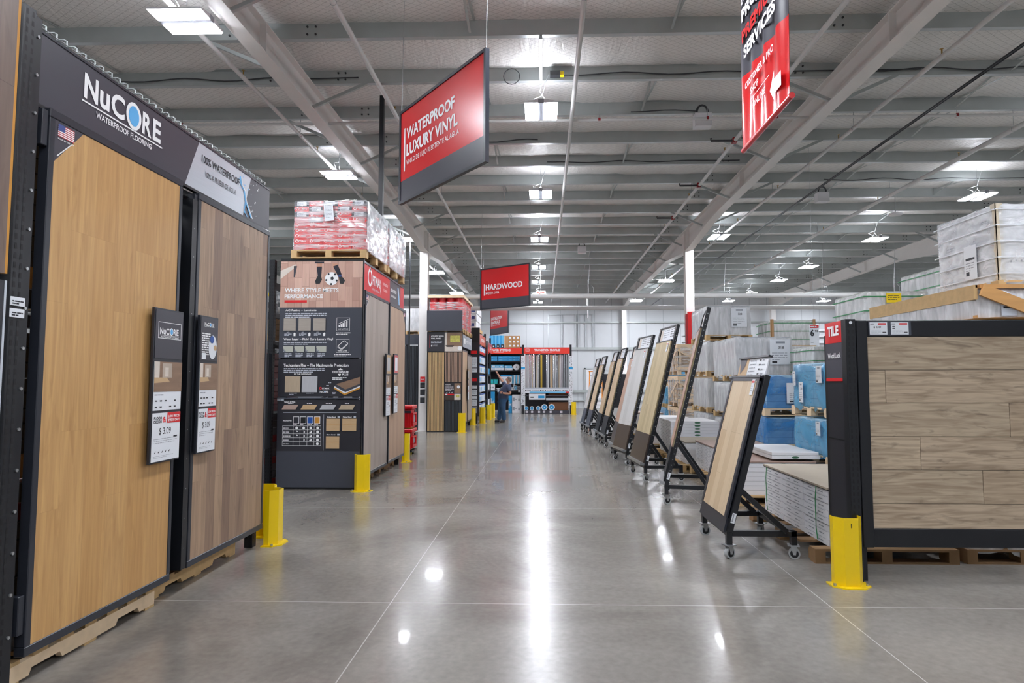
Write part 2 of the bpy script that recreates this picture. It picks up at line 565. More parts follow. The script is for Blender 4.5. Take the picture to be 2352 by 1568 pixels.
    def frame_rect(s, x0, y0, x1, y1, wd, m, z=0.002):
        s.rect(x0, y0, x1, y0 + wd, m, z); s.rect(x0, y1 - wd, x1, y1, m, z)
        s.rect(x0, y0, x0 + wd, y1, m, z); return s.rect(x1 - wd, y0, x1, y1, m, z)
    def text(s, t, x0, y0, m, h=None, w=None, z=0.003, bold=0.02, track=1.0, align='l', skew=0.0):
        vs_, fs, a, b, c, d = text_mesh(t, bold, track)
        H = d - c; W = b - a
        if h is None: h = w * H / W
        sy = h / H
        sx = sy if w is None else w / W
        ww = W * sx
        ox = x0 - (ww / 2 if align == 'c' else ww if align == 'r' else 0)
        return s.add([(ox + (v.x - a) * sx + (v.y - c) * sy * skew, y0 + (v.y - c) * sy, z) for v in vs_], fs, m)
    def scribble(s, x0, y0, x1, lh, rows, m, z=0.003, seed=1, fill=0.55):
        """lines of print too small to read"""
        r = random.Random(seed)
        for k in range(rows):
            y = y0 - k * lh
            x = x0
            end = x1 if k < rows - 1 else x0 + (x1 - x0) * r.uniform(0.5, 0.9)
            while x < end:
                wd = min(r.uniform(0.6, 2.2) * lh * 1.2, end - x)
                s.rect(x, y, x + wd, y + lh * fill, m, z)
                x += wd + lh * 0.3
        return s
    def wrinkled(s, x0, y0, z0, x1, y1, z1, m, step=0.09, amp=0.018, seed=0, top=True, rag=0.0, round_=0.03):
        """wrapped load: five subdivided faces, puckered by noise"""
        nx = max(2, int((x1 - x0) / step)); ny = max(2, int((y1 - y0) / step)); nz = max(2, int((z1 - z0) / step))
        cx, cyy, cz = (x0 + x1) / 2, (y0 + y1) / 2, (z0 + z1) / 2
        def disp(p):
            q = Vector(p)
            nn = noise.noise_vector(q * 4.0 + Vector((seed * 3.1, seed, 0))) * amp + noise.noise_vector(q * 13.0 + Vector((seed, 0, seed))) * amp * 0.5
            out = Vector((q.x - cx, q.y - cyy, 0))
            r = Vector(q)
            ex = min(q.x - x0, x1 - q.x); ey = min(q.y - y0, y1 - q.y); ez = z1 - q.z
            cnt = (ex < 0.01) + (ey < 0.01) + (ez < 0.01)
            if cnt >= 2:
                c = Vector((cx, cyy, cz)) - q
                c.normalize()
                r += c * round_
            r += nn
            if rag and q.z - z0 < 0.01:
                r.z += noise.noise(Vector((q.x * 9, q.y * 9, seed))) * rag
            return r
        def grid(f, a, b):
            vs_ = [disp(f(i / a, j / b)) for j in range(b + 1) for i in range(a + 1)]
            fs = [(j * (a + 1) + i, j * (a + 1) + i + 1, (j + 1) * (a + 1) + i + 1, (j + 1) * (a + 1) + i) for j in range(b) for i in range(a)]
            s.add(vs_, fs, m, True)
        X = lambda t: x0 + (x1 - x0) * t
        Y = lambda t: y0 + (y1 - y0) * t
        Z = lambda t: z0 + (z1 - z0) * t
        grid(lambda a, b: (X(a), y0, Z(b)), nx, nz)
        grid(lambda a, b: (x1, Y(a), Z(b)), ny, nz)
        grid(lambda a, b: (X(1 - a), y1, Z(b)), nx, nz)
        grid(lambda a, b: (x0, Y(1 - a), Z(b)), ny, nz)
        if top:
            grid(lambda a, b: (X(a), Y(b), z1), nx, ny)
        return s
    def mesh(s, name):
        me = bpy.data.meshes.new(name)
        me.from_pydata(s.v, [], s.f)
        for m in s.m:
            me.materials.append(MATS[m])
        me.polygons.foreach_set('material_index', s.mi)
        me.polygons.foreach_set('use_smooth', s.smooth)
        me.update()
        return me
    def build(s, name, parent=None, loc=None, bevel=0.0):
        """vertices are given in the parent's frame (or in the world's when top-level; loc moves the origin)"""
        if loc is not None:
            L = Vector(loc)
            s.v = [tuple(Vector(v) - L) for v in s.v]
        o = bpy.data.objects.new(name, s.mesh(name))
        C.objects.link(o)
        if loc is not None:
            o.location = loc
        if parent is not None:
            o.parent = parent
        if bevel:
            bv = o.modifiers.new('bevel', 'BEVEL'); bv.width = bevel; bv.segments = 1; bv.limit_method = 'ANGLE'
        return o

def frm(o, x, y):
    x = Vector(x).normalized(); y = Vector(y).normalized(); z = x.cross(y)
    o = Vector(o)
    return Matrix(((x.x, y.x, z.x, o.x), (x.y, y.y, z.y, o.y), (x.z, y.z, z.z, o.z), (0, 0, 0, 1)))
def facing_aisle(x, y, z):   # face normal +X, local x runs along +Y
    return frm((x, y, z), (0, 1, 0), (0, 0, 1))
def facing_cam(x, y, z):     # face normal -Y, local x runs along +X
    return frm((x, y, z), (1, 0, 0), (0, 0, 1))
def facing_left(x, y, z):    # face normal -X, local x runs along -Y
    return frm((x, y, z), (0, -1, 0), (0, 0, 1))

def tag(o, label, cat, group=None):
    o['label'] = label; o['category'] = cat
    if group: o['group'] = group
    return o
def thing(name, label, cat, loc=(0, 0, 0), rz=0.0, group=None):
    o = bpy.data.objects.new(name, None)
    o.empty_display_size = 0.1
    C.objects.link(o)
    o.location = loc; o.rotation_euler = (0, 0, rz)
    return tag(o, label, cat, group)
def struct(o, group=None):
    o['kind'] = 'structure'
    if group: o['group'] = group
    return o
def dup(o, loc=None, rz=None, label=None, parent=None):
    c = o.copy(); C.objects.link(c)
    if parent is not None: c.parent = parent
    if loc is not None: c.location = loc
    if rz is not None: c.rotation_euler = (0, 0, rz)
    if label: c['label'] = label
    for ch in list(o.children):
        dup(ch, parent=c)
    return c
ORD = ['first', 'second', 'third', 'fourth', 'fifth', 'sixth', 'seventh', 'eighth', 'ninth', 'tenth', 'eleventh', 'twelfth', 'thirteenth',
       'fourteenth', 'fifteenth', 'sixteenth', 'seventeenth', 'eighteenth', 'nineteenth', 'twentieth']
def ordw(i):
    if i < 20: return ORD[i]
    t = {2: 'twenty', 3: 'thirty', 4: 'forty', 5: 'fifty'}
    k = i + 1
    if k % 10 == 0: return {20: 'twentieth', 30: 'thirtieth', 40: 'fortieth', 50: 'fiftieth'}[k]
    return t[k // 10] + '-' + ORD[k % 10 - 1]

# ---------------------------------------------------------------- the hall
XL, XR, Y0, Y1, ZP = -16.5, 22.0, -7.0, 36.2, 6.45     # walls and purlin underside
b = MB(); b.box(XL - 1, Y0 - 1, -0.3, XR + 1, Y1 + 1, 0, 'polished_concrete')
struct(b.build('floor', loc=(0, 0, 0)))

PUR = [8.405 + 1.325 * k for k in range(-11, 22) if Y0 + 0.2 < 8.405 + 1.325 * k < Y1 - 0.3]
def ceil_mesh():
    b = MB()
    vs_ = []; fs = []
    ny = int((Y1 - Y0) / 0.11); nx = 120
    for j in range(ny + 1):
        y = Y0 + (Y1 - Y0) * j / ny
        t = ((y - 8.405) / 1.325) % 1.0
        for i in range(nx + 1):
            x = XL + (XR - XL) * i / nx
            sag = math.sin(math.pi * t) ** 0.6 * 0.085
            z = 6.69 - sag * (0.8 + 0.5 * noise.noise(Vector((x * 0.5, y * 0.6, 0)))) - 0.02 * noise.noise(Vector((x * 1.7, y * 1.1, 5)))
            vs_.append((x, y, z))
    for j in range(ny):
        for i in range(nx):
            k = j * (nx + 1) + i
            fs.append((k, k + nx + 1, k + nx + 2, k + 1))
    b.add(vs_, fs, 'vinyl_insulation', True)
    return b
struct(ceil_mesh().build('ceiling', loc=(0, 0, 0)))
# roof deck above the blanket keeps the sky out
b = MB(); b.box(XL - 0.5, Y0 - 0.5, 6.9, XR + 0.5, Y1 + 0.5, 7.0, 'galv')
struct(b.build('roof_deck', loc=(0, 0, 6.9)))

b = MB(); b.box(XL, Y1, 0, XR, Y1 + 0.2, 7, 'wall_panel')
struct(b.build('wall_back', loc=(0, Y1, 0)))
b = MB(); b.box(XL - 0.2, Y0, 0, XL, Y1, 7, 'wall_panel_side')
struct(b.build('wall_left', loc=(XL, 0, 0)))
b = MB(); b.box(XR, Y0, 0, XR + 0.2, Y1, 7, 'wall_panel_side')
struct(b.build('wall_right', loc=(XR, 0, 0)))
b = MB(); b.box(XL, Y0 - 0.2, 0, XR, Y0, 7, 'wall_panel')
struct(b.build('wall_front', loc=(0, Y0, 0)))
# horizontal girts on the back wall
for k, (z, hh) in enumerate([(0.98, 0.14), (3.47, 0.14), (0.45, 0.05), (5.0, 0.1)]):
    b = MB(); b.box(XL, Y1 - 0.12, z - hh / 2, XR, Y1, z + hh / 2, 'galv')
    struct(b.build('trim_%d' % (k + 1), loc=(0, Y1, z)))
# framed panel bays high on the back wall
for k, (x0, x1) in enumerate([(0.3, 1.9), (2.05, 2.9)]):
    b = MB()
    for xx in (x0, (x0 + x1) / 2, x1):
        b.box(xx - 0.03, Y1 - 0.08, 3.55, xx + 0.03, Y1, 5.5, 'galv_bright')
    b.box(x0, Y1 - 0.08, 5.45, x1, Y1, 5.5, 'galv_bright')
    struct(b.build('trim_%d' % (k + 5), loc=(x0, Y1, 3.55)))
# personnel door
d = thing('door_1', 'white personnel door in the back wall', 'door', (3.0, Y1 - 0.05, 0)); struct(d)
del d['label']; del d['category']
b = MB(); b.box(-0.62, -0.06, 0, -0.52, 0.05, 2.35, 'galv_bright'); b.box(0.52, -0.06, 0, 0.62, 0.05, 2.35, 'galv_bright'); b.box(-0.62, -0.06, 2.25, 0.62, 0.05, 2.35, 'galv_bright')
b.build('door_frame', d)
b = MB(); b.box(-0.51, -0.04, 0.01, 0.51, 0.04, 2.24, 'white_box'); b.build('door_leaf', d)
b = MB(); b.tube([(0.38, -0.04, 1.0), (0.38, -0.1, 1.0), (0.26, -0.1, 1.0)], 0.012, 'zinc'); b.build('door_handle', d)

# purlins: each a galvanised Z section
def z_section(y, x0, x1):
    b = MB()
    b.box(x0, y - 0.004, ZP, x1, y + 0.004, ZP + 0.235, 'galv')
    b.box(x0, y, ZP, x1, y + 0.075, ZP + 0.006, 'galv_bright')  # brighter galv than the web: light off the floor painted into the flange
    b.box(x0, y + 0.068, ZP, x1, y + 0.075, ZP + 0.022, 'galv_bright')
    b.box(x0, y - 0.075, ZP + 0.229, x1, y, ZP + 0.235, 'galv')
    return b
FRAMES = [-12.3, -3.84, 4.66, 13.16, 21.66]
first = None
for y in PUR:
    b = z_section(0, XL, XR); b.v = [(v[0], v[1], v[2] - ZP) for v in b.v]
    for fx in FRAMES:                                   # lap bolts beside every frame
        for dx in (-0.62, -0.5, 0.5, 0.62):
            for dz in (0.06, 0.17):
                b.tube([(fx + dx, -0.02, dz), (fx + dx, 0.0, dz)], 0.016, 'cable', 6)
    if first is None:
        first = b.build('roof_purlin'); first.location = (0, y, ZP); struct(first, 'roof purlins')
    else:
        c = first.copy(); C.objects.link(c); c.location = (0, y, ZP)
# rafters: tapered white I beams with a haunch at the columns
COLY = [-3.0, 19.75, Y1 - 0.5]
def rafter(fx):
    b = MB()
    pts = []
    y = Y0
    while y <= Y1 + 0.001:
        dcol = min(abs(y - c) for c in COLY)
        depth = 0.42 + 0.3 * max(0, 1 - dcol / 3.2)
        pts.append((y, ZP - depth)); y += 1.2
    top = ZP - 0.012
    for (ya, za), (yb, zb) in zip(pts[:-1], pts[1:]):
        b.add([(fx - 0.005, ya, za), (fx - 0.005, yb, zb), (fx - 0.005, yb, top), (fx - 0.005, ya, top),
               (fx + 0.005, ya, za), (fx + 0.005, yb, zb), (fx + 0.005, yb, top), (fx + 0.005, ya, top)], [(0, 1, 2, 3), (7, 6, 5, 4)], 'steel_white')
        b.beam((fx, ya, za - 0.006), (fx, yb, zb - 0.006), 0.22, 0.014, 'steel_white')
    b.box(fx - 0.1, Y0, top - 0.002, fx + 0.1, Y1, top + 0.011, 'steel_white')
    for yy in (4.0, 8.0, 14.2, 19.6, 19.9, 25.3, 30.5):    # web stiffeners and splice plates
        dcol = min(abs(yy - c) for c in COLY); dp = 0.42 + 0.3 * max(0, 1 - dcol / 3.2)
        b.box(fx - 0.1, yy - 0.006, ZP - dp, fx + 0.1, yy + 0.006, top, 'steel_white')
    return b
for fx in FRAMES:
    struct(rafter(fx).build('roof_rafter', loc=(fx, 0, ZP)), 'roof rafters')
for fx in FRAMES[:-1]:
    for cyy in COLY[1:] if fx != -12.3 else COLY[1:]:
        b = MB()
        zt = ZP - 0.7
        b.box(-0.005, -0.13, 0, 0.005, 0.13, zt, 'steel_white')
        b.box(-0.13, -0.14, 0, 0.13, -0.128, zt, 'steel_white')
        b.box(-0.13, 0.128, 0, 0.13, 0.14, zt, 'steel_white')
        b.box(-0.2, -0.2, 0, 0.2, 0.2, 0.02, 'steel_white')
        o = b.build('steel_column'); o.location = (fx, cyy, 0); struct(o, 'steel columns')
# flange braces from rafter bottom to every second purlin
def brace(side):
    b = MB(); b.beam((side * 0.08, 0, -0.4), (side * 0.98, 0.0, 0.0), 0.05, 0.006, 'galv', (0, 1, 0))
    b.beam((side * 0.08, 0.02, -0.42), (side * 0.98, 0.02, -0.02), 0.006, 0.05, 'galv', (0, 1, 0))
    return b.mesh('flange_brace')
br = {1: brace(1), -1: brace(-1)}
for fx in FRAMES[1:4]:
    for k, y in enumerate(PUR):
        for sd in (1, -1):
            if (k % 2 == 0) if sd == 1 else (k % 2 == 1 if fx == -3.84 else k % 2 == 0):
                o = bpy.data.objects.new('flange_brace', br[sd]); C.objects.link(o); o.location = (fx, y - 0.02, ZP); struct(o, 'flange braces')
# sag bars between purlins
sg = MB(); sg.beam((0, 0.03, 0.2), (0, 1.29, 0.03), 0.035, 0.004, 'galv'); sg.beam((0.06, 0.03, 0.03), (0.06, 1.29, 0.2), 0.035, 0.004, 'galv')
sgm = sg.mesh('sag_brace')
for fx in (-7.0, -1.02, 1.8, 7.4, 10.3, 16):
    for k, y in enumerate(PUR[:-1]):
        if k % 2 == 0 or fx in (7.4, -7.0):
            if y < 2: continue
            o = bpy.data.objects.new('sag_brace', sgm); C.objects.link(o); o.location = (fx, y, ZP); struct(o, 'sag bars')

# sprinkler pipes running down the hall under the purlins
def pipe_run(name, x, z, r, label, cat, y0=Y0, y1=Y1 - 0.1, m='pipe_white', heads=True, hy=0.0):
    t = thing(name, label, cat, (x, 0, z))
    b = MB(); b.tube([(0, y0, 0), (0, y1, 0)], r, m, 12); b.build('pipe', t)
    if heads:
        y = 2.2 + hy; 
        hb = MB(); hb.tube([(0, 0, r), (0, 0, r + 0.07)], 0.011, 'brass', 6); hb.disc(0, 0, r + 0.075, 0.028, 'brass', 10)
        hm = hb.mesh('sprinkler_head')
        hg = MB(); hg.tube([(0, 0, 0), (0, 0, ZP - z)], 0.005, 'zinc', 6)
        hg.tube([(math.cos(a) * (r + 0.004), 0, math.sin(a) * (r + 0.004)) for a in [k * math.pi / 6 for k in range(13)]], 0.004, 'zinc', 5, False)
        gm = hg.mesh('pipe_hanger')
        while y < y1:
            o = bpy.data.objects.new('sprinkler_head', hm); C.objects.link(o); o.parent = t; o.location = (0, y, 0)
            y += 3.05
        for k, y in enumerate(PUR):
            if k % 3 == 1:
                o = bpy.data.objects.new('pipe_hanger', gm); C.objects.link(o); o.parent = t; o.location = (0, y + 0.03, 0)
    return t
ps = [('sprinkler_pipe', -4.5, 6.15, 0.035, 'white sprinkler pipe left of the left roof rafter, running down the hall', 0.6),
      ('sprinkler_pipe', -2.52, 6.15, 0.035, 'white sprinkler pipe passing behind the large hanging sign on luxury vinyl', 1.9),
      ('sprinkler_pipe', 0.5, 6.15, 0.035, 'white sprinkler pipe running down the hall just right of the middle row of lights', 9.0),
      ('sprinkler_pipe', 3.65, 6.15, 0.035, 'white sprinkler pipe running down the hall close to the left side of the right rafter', 0.9),
      ('sprinkler_pipe', 5.62, 6.15, 0.035, 'white sprinkler pipe running down the hall just right of the right rafter', 0.3),
      ('sprinkler_pipe', 8.45, 6.1, 0.045, 'thick white sprinkler pipe at upper right, right of the dark conduits', 1.2)]
for i, (nm, x, z, r, lb, hy) in enumerate(ps):
    pipe_run(nm, x, z, r, lb, 'pipe', hy=hy)
pipe_run('conduit', 6.15, 5.9, 0.014, 'thin dark steel conduit at upper right, left one of a pair', 'conduit', m='dark_metal', heads=False)
pipe_run('conduit', 6.22, 5.92, 0.012, 'thin dark steel conduit at upper right, right one of a pair', 'conduit', m='dark_metal', heads=False)
t = thing('sprinkler_pipe', 'thin white pipe crossing the whole hall just above the nearest middle light', 'pipe', (0, 10.7, 6.2))
b = MB(); b.tube([(XL + 0.1, 0, 0), (XR - 0.1, 0, 0)], 0.026, 'pipe_white', 10); b.build('pipe', t)
for x in (-9.5, -6.5, -1.7, 1.0, 2.9, 4.1, 7.2, 12):
    b = MB(); b.tube([(x, 0, 0), (x, 0, ZP - 6.2)], 0.004, 'zinc', 5); b.box(x - 0.02, -0.03, -0.02, x + 0.02, 0.03, 0.03, 'red_dark'); b.build('pipe_hanger', t)
for k, (z, r, lb) in enumerate([(4.6, 0.085, 'upper of two thick white fire mains crossing the hall beyond the columns'), (4.28, 0.085, 'lower of two thick white fire mains crossing the hall beyond the columns')]):
    t = thing('fire_main', lb, 'pipe', (0, 21.3 + 0.9 * k + 0.6, z))
    b = MB(); b.tube([(XL + 0.1, 0, 0), (XR - 0.1, 0, 0)], r, 'pipe_white', 14); b.build('pipe', t)
    for x in (-8, -2.1, 1.7, 6.5, 9.9, 12.4):
        b = MB(); b.tube([(x - 0.09, 0, 0.0), (x - 0.09, 0, 0.4 + 0), (x, 0, ZP - z if k == 0 else 0.3)], 0.008, 'zinc', 5)
        b.tube([(x + 0.09, 0, 0.0), (x + 0.09, 0, 0.3), (x, 0, 0.4 if k == 0 else 0.3)], 0.008, 'zinc', 5)
        b.build('pipe_hanger', t)
# black service drop poles hanging from the roof
for k, (x, y, z0, r, lb) in enumerate([(-2.71, 10.1, 4.25, 0.036, 'thick black service pole rising from behind the red wrapped cartons to the roof'),
                                       (-4.15, 19.0, 0.02, 0.02, 'thin black pole standing left of the white column at left')]):
    b = MB(); b.box(-r, -r, 0, r, r, 6.4 - z0, 'black')
    o = b.build('service_pole'); o.location = (x, y, z0); tag(o, lb, 'pole')
# side outlets with red fittings on the right pipe
for k, yy in enumerate((11.6, 14.3, 17.2)):
    b = MB(); b.tube([(3.62, yy, 6.15), (3.2, yy, 6.15), (3.2, yy, 6.2)], 0.022, 'cable', 8)
    b.box(3.6, yy - 0.05, 6.1, 3.68, yy + 0.05, 6.2, 'red_dark')
    tag(b.build('branch_pipe', loc=(3.62, yy, 6.15)), 'black stub pipe with a red clamp on the right sprinkler pipe, %s from the front' % ORD[k], 'pipe')

# black cables along the purlins
def cable(x0, x1, y, z, amp, label, r=0.011, m='cable'):
    b = MB(); n = int(abs(x1 - x0) * 4) + 2
    pts = [(x0 + (x1 - x0) * i / n, y, z + amp * math.sin(i * 0.9 + y) * (0.5 + 0.5 * math.sin(i * 0.23))) for i in range(n + 1)]
    b.tube(pts, r, m, 6)
    tag(b.build('cable', loc=(x0, y, z)), label, 'cable')
cable(0.15, 6.0, PUR[[i for i, y in enumerate(PUR) if abs(y - 9.73) < 0.1][0]] - 0.03, 6.53, 0.025, 'black cable looping along the second purlin from the nearest middle light')
cable(-7.0, -3.0, 9.70, 6.53, 0.03, 'black cable on a purlin above the boards at left')
cable(5.0, 10.0, 9.70, 6.53, 0.03, 'black cable on a purlin at upper right beyond the right rafter')
cable(-2.2, -0.1, 12.35, 6.5, 0.03, 'black cable ending above the second middle light')
cable(0.1, 4.4, 13.68, 6.52, 0.02, 'black cable on the purlin right above the second middle light')
cable(6.8, 12.4, 14.9, 6.45, 0.03, 'black cable with loops above the nearest right light')
cable(1.6, 2.8, 11.0, 6.48, 0.02, 'thin black cable sagging towards the white ceiling box')

# ---------------------------------------------------------------- LED high bays
def fixture(label, rot=0.0, vis=True):
    t = thing('high_bay_light', label, 'ceiling light', (0, 0, 5.95))
    b = MB()
    b.box(-0.045, -0.32, 0.0, 0.045, 0.32, 0.07, 'grey_card')
    for sd in (-1, 1):
        b.prism([(sd * 0.045, 0.007), (sd * 0.26, 0.007), (sd * 0.26, 0.03), (sd * 0.045, 0.07)][::sd], -0.32, 0.32, 'white_box', 'Y')
    b.build('housing', t)
    b = MB(); b.box(-0.04, -0.3, 0.071, 0.04, 0.3, 0.075, 'fill_uplight'); b.build('added_uplight', t)  # unseen glowing strip, added on top to brighten the ceiling
    for sd in (-1, 1):
        b = MB(); b.box(0.05 if sd > 0 else -0.25, -0.31, -0.006, 0.25 if sd > 0 else -0.05, 0.31, 0.006, 'led')
        b.build('diffuser', t)
    b = MB()
    b.tube([(-0.1, 0.0, 0.07), (0.0, 0, 0.2), (0.1, 0, 0.07)], 0.004, 'zinc', 5)
    b.tube([(0.0, 0, 0.2), (0, 0, 0.72)], 0.004, 'zinc', 5)
    b.build('suspension_wire', t)
    b = MB(); b.tube([(0.0, 0.05, 0.07), (-0.08, 0.05, 0.16), (-0.18, 0.05, 0.2), (-0.1, 0.04, 0.24), (0.02, 0.02, 0.28), (0.06, 0.0, 0.45), (0.12, 0, 0.62)], 0.006, 'cable_white', 6)
    b.build('power_cord', t)
    return t
proto = fixture('nearest twin-panel LED light of the middle row, above the aisle')
proto.location = (-0.025, 9.71, 5.92)
mid = [14.16, 18.74, 23.42, 26.87, 30.68, 34.0]
for k, y in enumerate(mid):
    dup(proto, (-0.05 - 0.012 * (y - 14), y, 5.92), 0, '%s twin-panel LED light from the front in the middle row above the aisle' % ORD[k + 1])
for k, y in enumerate([7.08, 12.67, 18.6, 24.5, 30.4]):
    dup(proto, (-4.3, y, 5.92), math.pi / 2, '%s LED light from the front in the left row, beside the left rafter' % ORD[k])
for k, (x, y) in enumerate([(10.25, 14.65), (10.2, 19.07), (10.12, 23.66), (10.2, 26.85), (10.3, 30.9), (10.1, 33.8)]):
    dup(proto, (x, y, 5.92), 0, '%s LED light from the front in the far right row' % ORD[k])
for k, (x, y) in enumerate([(5.36, 26.9), (5.7, 32.0), (5.05, 33.6)]):
    dup(proto, (x, y, 5.92), math.pi / 2, 'small distant LED light near the right column, %s from the front' % ORD[k])
dup(proto, (15.3, 34.0, 5.92), 0, 'distant LED light just left of the tall wrapped tile stack at right')
OFF = 'twin-panel LED light hung outside the view of the photo'
for x, y in [(-0.04, 5.4), (-0.04, 1.0), (-0.04, -3.5), (-5.2, 1.6), (-5.2, -3.5), (5.0, 5.0), (5.1, 0.0), (5.1, -4.5), (10.1, 10.0), (10.1, 5.5), (10.1, 1.0),
             (15.6, 10), (15.6, 16), (15.6, 22), (15.6, 4), (-9.5, 5), (-9.5, 12), (-9.5, 19), (-9.5, 26), (-9.5, 32), (-9.5, -2), (19.5, 28), (5.3, 18.6)]:
    o = dup(proto, (x, y, 5.92), 0, OFF); o['group'] = 'lights outside the view'
# strut channel carrying the nearest middle light
b = MB(); b.box(-0.045, 8.42, 6.4, -0.005, 9.78, 6.44, 'galv_bright')
tag(b.build('strut_channel', loc=(-0.04, 9.1, 6.4)), 'slotted steel strut between two purlins above the nearest middle light', 'strut')
b = MB(); b.tube([(0.0, 9.7, 6.4), (-0.05, 9.8, 6.3), (0.05, 9.9, 6.2), (0.0, 9.93, 6.12)], 0.007, 'cable_white', 6)
o = b.build('power_cord', loc=(0, 9.7, 6.4)); tag(o, 'short white cord above the nearest middle light', 'cord')
b = MB(); b.tube([(-0.5 + 0.13 * math.cos(a), 9.68, 6.5 + 0.13 * math.sin(a)) for a in [k * math.pi / 8 for k in range(17)]], 0.007, 'cable', 6)
tag(b.build('cable_coil', loc=(-0.5, 9.68, 6.5)), 'coil of black cable left of the strut above the nearest middle light', 'cable')
b = MB(); b.box(0.12, 9.6, 6.47, 0.28, 9.7, 6.55, 'black'); b.box(0.28, 9.61, 6.48, 0.34, 9.69, 6.54, 'yellow')
tag(b.build('cable_connector', loc=(0, 9.7, 6.4)), 'black and yellow plug on the cable above the nearest middle light', 'connector')
# small ceiling boxes
for (x, y, lb) in [(2.9, 11.1, 'white box with a black cable loop on a purlin, upper centre'), (7.21, 15.96, 'pale square box under the purlins at upper right'), (1.4, 22.2, 'pale square box hanging under the purlins near the middle')]:
    b = MB(); b.box(x - 0.14, y - 0.1, 6.2, x + 0.16, y + 0.1, 6.44, 'white_box')
    b.tube([(x - 0.1 + 0.1 * math.cos(a) + 0.1, y - 0.05, 6.47 + 0.13 * math.sin(a)) for a in [k * math.pi / 8 for k in range(9)]], 0.02, 'cable', 6)
    tag(b.build('ceiling_box', loc=(x, y, 6.44)), lb, 'box')
b = MB(); b.tube([(0, 0, 0), (0, 0, 0.04)], 0.16, 'white_box', 18); b.tube([(0, 0, 0.04), (0, 0, 0.5)], 0.01, 'zinc', 6)
o = b.build('antenna_dome'); o.location = (9.3, 16.35, 5.95); tag(o, 'flat white disc hanging on a short rod at upper right', 'antenna')
# exit sign
t = thing('exit_sign', 'red lettered exit sign hanging in the middle of the hall', 'exit sign', (-0.1, 24.0, 4.98))
b = MB(); b.box(-0.19, -0.02, -0.12, 0.19, 0.02, 0.12, 'white_box'); b.build('housing', t)
b = MB(facing_cam(0, -0.022, 0)); b.text('EXIT', 0, -0.08, 'exit_red', h=0.16, w=0.3, align='c', bold=0.04); b.build('lettering', t)
b = MB(); b.tube([(0, 0, 0.12), (0, 0, 6.62 - 4.98)], 0.008, 'zinc', 6); b.build('hanging_rod', t)
b = MB(); b.add([(1.75, 24.0, 4.1), (1.78, 24.8, 4.1), (1.78, 24.8, 5.0), (1.75, 24.0, 5.0), (1.76, 24.0, 4.1), (1.79, 24.8, 4.1), (1.79, 24.8, 5.0), (1.76, 24.0, 5.0)], [(0, 1, 2, 3), (7, 6, 5, 4), (0, 4, 5, 1), (3, 2, 6, 7), (0, 3, 7, 4), (1, 5, 6, 2)], 'white_box')
b.tube([(1.76, 24.4, 5.0), (1.76, 24.4, 6.45)], 0.003, 'zinc', 4)
tag(b.build('hanging_sign', loc=(1.76, 24.4, 4.1)), 'thin white sign seen edge-on, hanging right of the middle row', 'sign')

# ---------------------------------------------------------------- hanging aisle signs
def aisle_sign(label, L, Rr, zb, h, draw, group='red hanging aisle signs'):
    """L, Rr: left and right lower corners in plan"""
    L = Vector((L[0], L[1], 0)); Rr = Vector((Rr[0], Rr[1], 0))
    w_ = (Rr - L).length
    t = thing('aisle_sign', label, 'hanging sign', ((L.x + Rr.x) / 2, (L.y + Rr.y) / 2, zb), group=None)
    ang = math.atan2(Rr.y - L.y, Rr.x - L.x)
    t.rotation_euler = (0, 0, ang)
    b = MB()
    for z0, z1 in ((0, 0.035), (h - 0.035, h)):
        b.box(-w_ / 2, -0.025, z0, w_ / 2, 0.025, z1, 'frame_dark')
    for x0, x1 in ((-w_ / 2, -w_ / 2 + 0.035), (w_ / 2 - 0.035, w_ / 2)):
        b.box(x0, -0.025, 0.035, x1, 0.025, h - 0.035, 'frame_dark')
    b.build('frame', t)
    b = MB(); b.box(-w_ / 2 + 0.035, -0.012, 0.24 * h, w_ / 2 - 0.035, 0.012, h - 0.035, 'red_sign'); b.build('red_panel', t)
    b = MB(); b.box(-w_ / 2 + 0.035, -0.012, 0.035, w_ / 2 - 0.035, 0.012, 0.24 * h, 'charcoal'); b.build('grey_panel', t)
    b = MB(facing_cam(-w_ / 2, -0.014, 0)); draw(b, w_, h); b.build('lettering', t)
    b = MB()
    for x in (-w_ / 2 + 0.02, w_ / 2 - 0.02):
        b.tube([(x, 0, h), (x + 0.03, 0, 6.62 - zb)], 0.004, 'zinc', 5)
    b.build('hanging_wire', t)
    return t
def d1(b, w_, h):
    b.rect(0.13, 0.33 * h, 0.16, 0.79 * h, 'ink_white')
    b.text('WATERPROOF', 0.2, 0.655 * h, 'ink_white', h=0.12 * h, w=1.18, bold=0.03)
    b.text('LUXURY VINYL', 0.2, 0.475 * h, 'ink_white', h=0.125 * h, w=1.25, bold=0.03)
    b.text('VINILO DE LUJO RESISTENTE AL AGUA', 0.2, 0.37 * h, 'ink_white', h=0.065 * h, w=1.28, bold=0.005)
aisle_sign('big red sign lettered for waterproof luxury vinyl, hanging nearest at left', (-1.86, 7.87), (-0.582, 6.31), 3.88, 1.23, d1)
def d2(b, w_, h):
    b.rect(0.14, 0.34 * h, 0.17, 0.62 * h, 'ink_white')
    b.text('HARDWOOD', 0.21, 0.46 * h, 'ink_white', h=0.14 * h, w=1.33, bold=0.03)
    b.text('MADERA DURA', 0.21, 0.36 * h, 'ink_white', h=0.06 * h, w=0.5, bold=0.005)
aisle_sign('red sign lettered for hardwood, hanging mid-hall behind the nearest sign', (-1.85, 18.1), (-0.36, 17.1), 3.68, 1.21, d2)
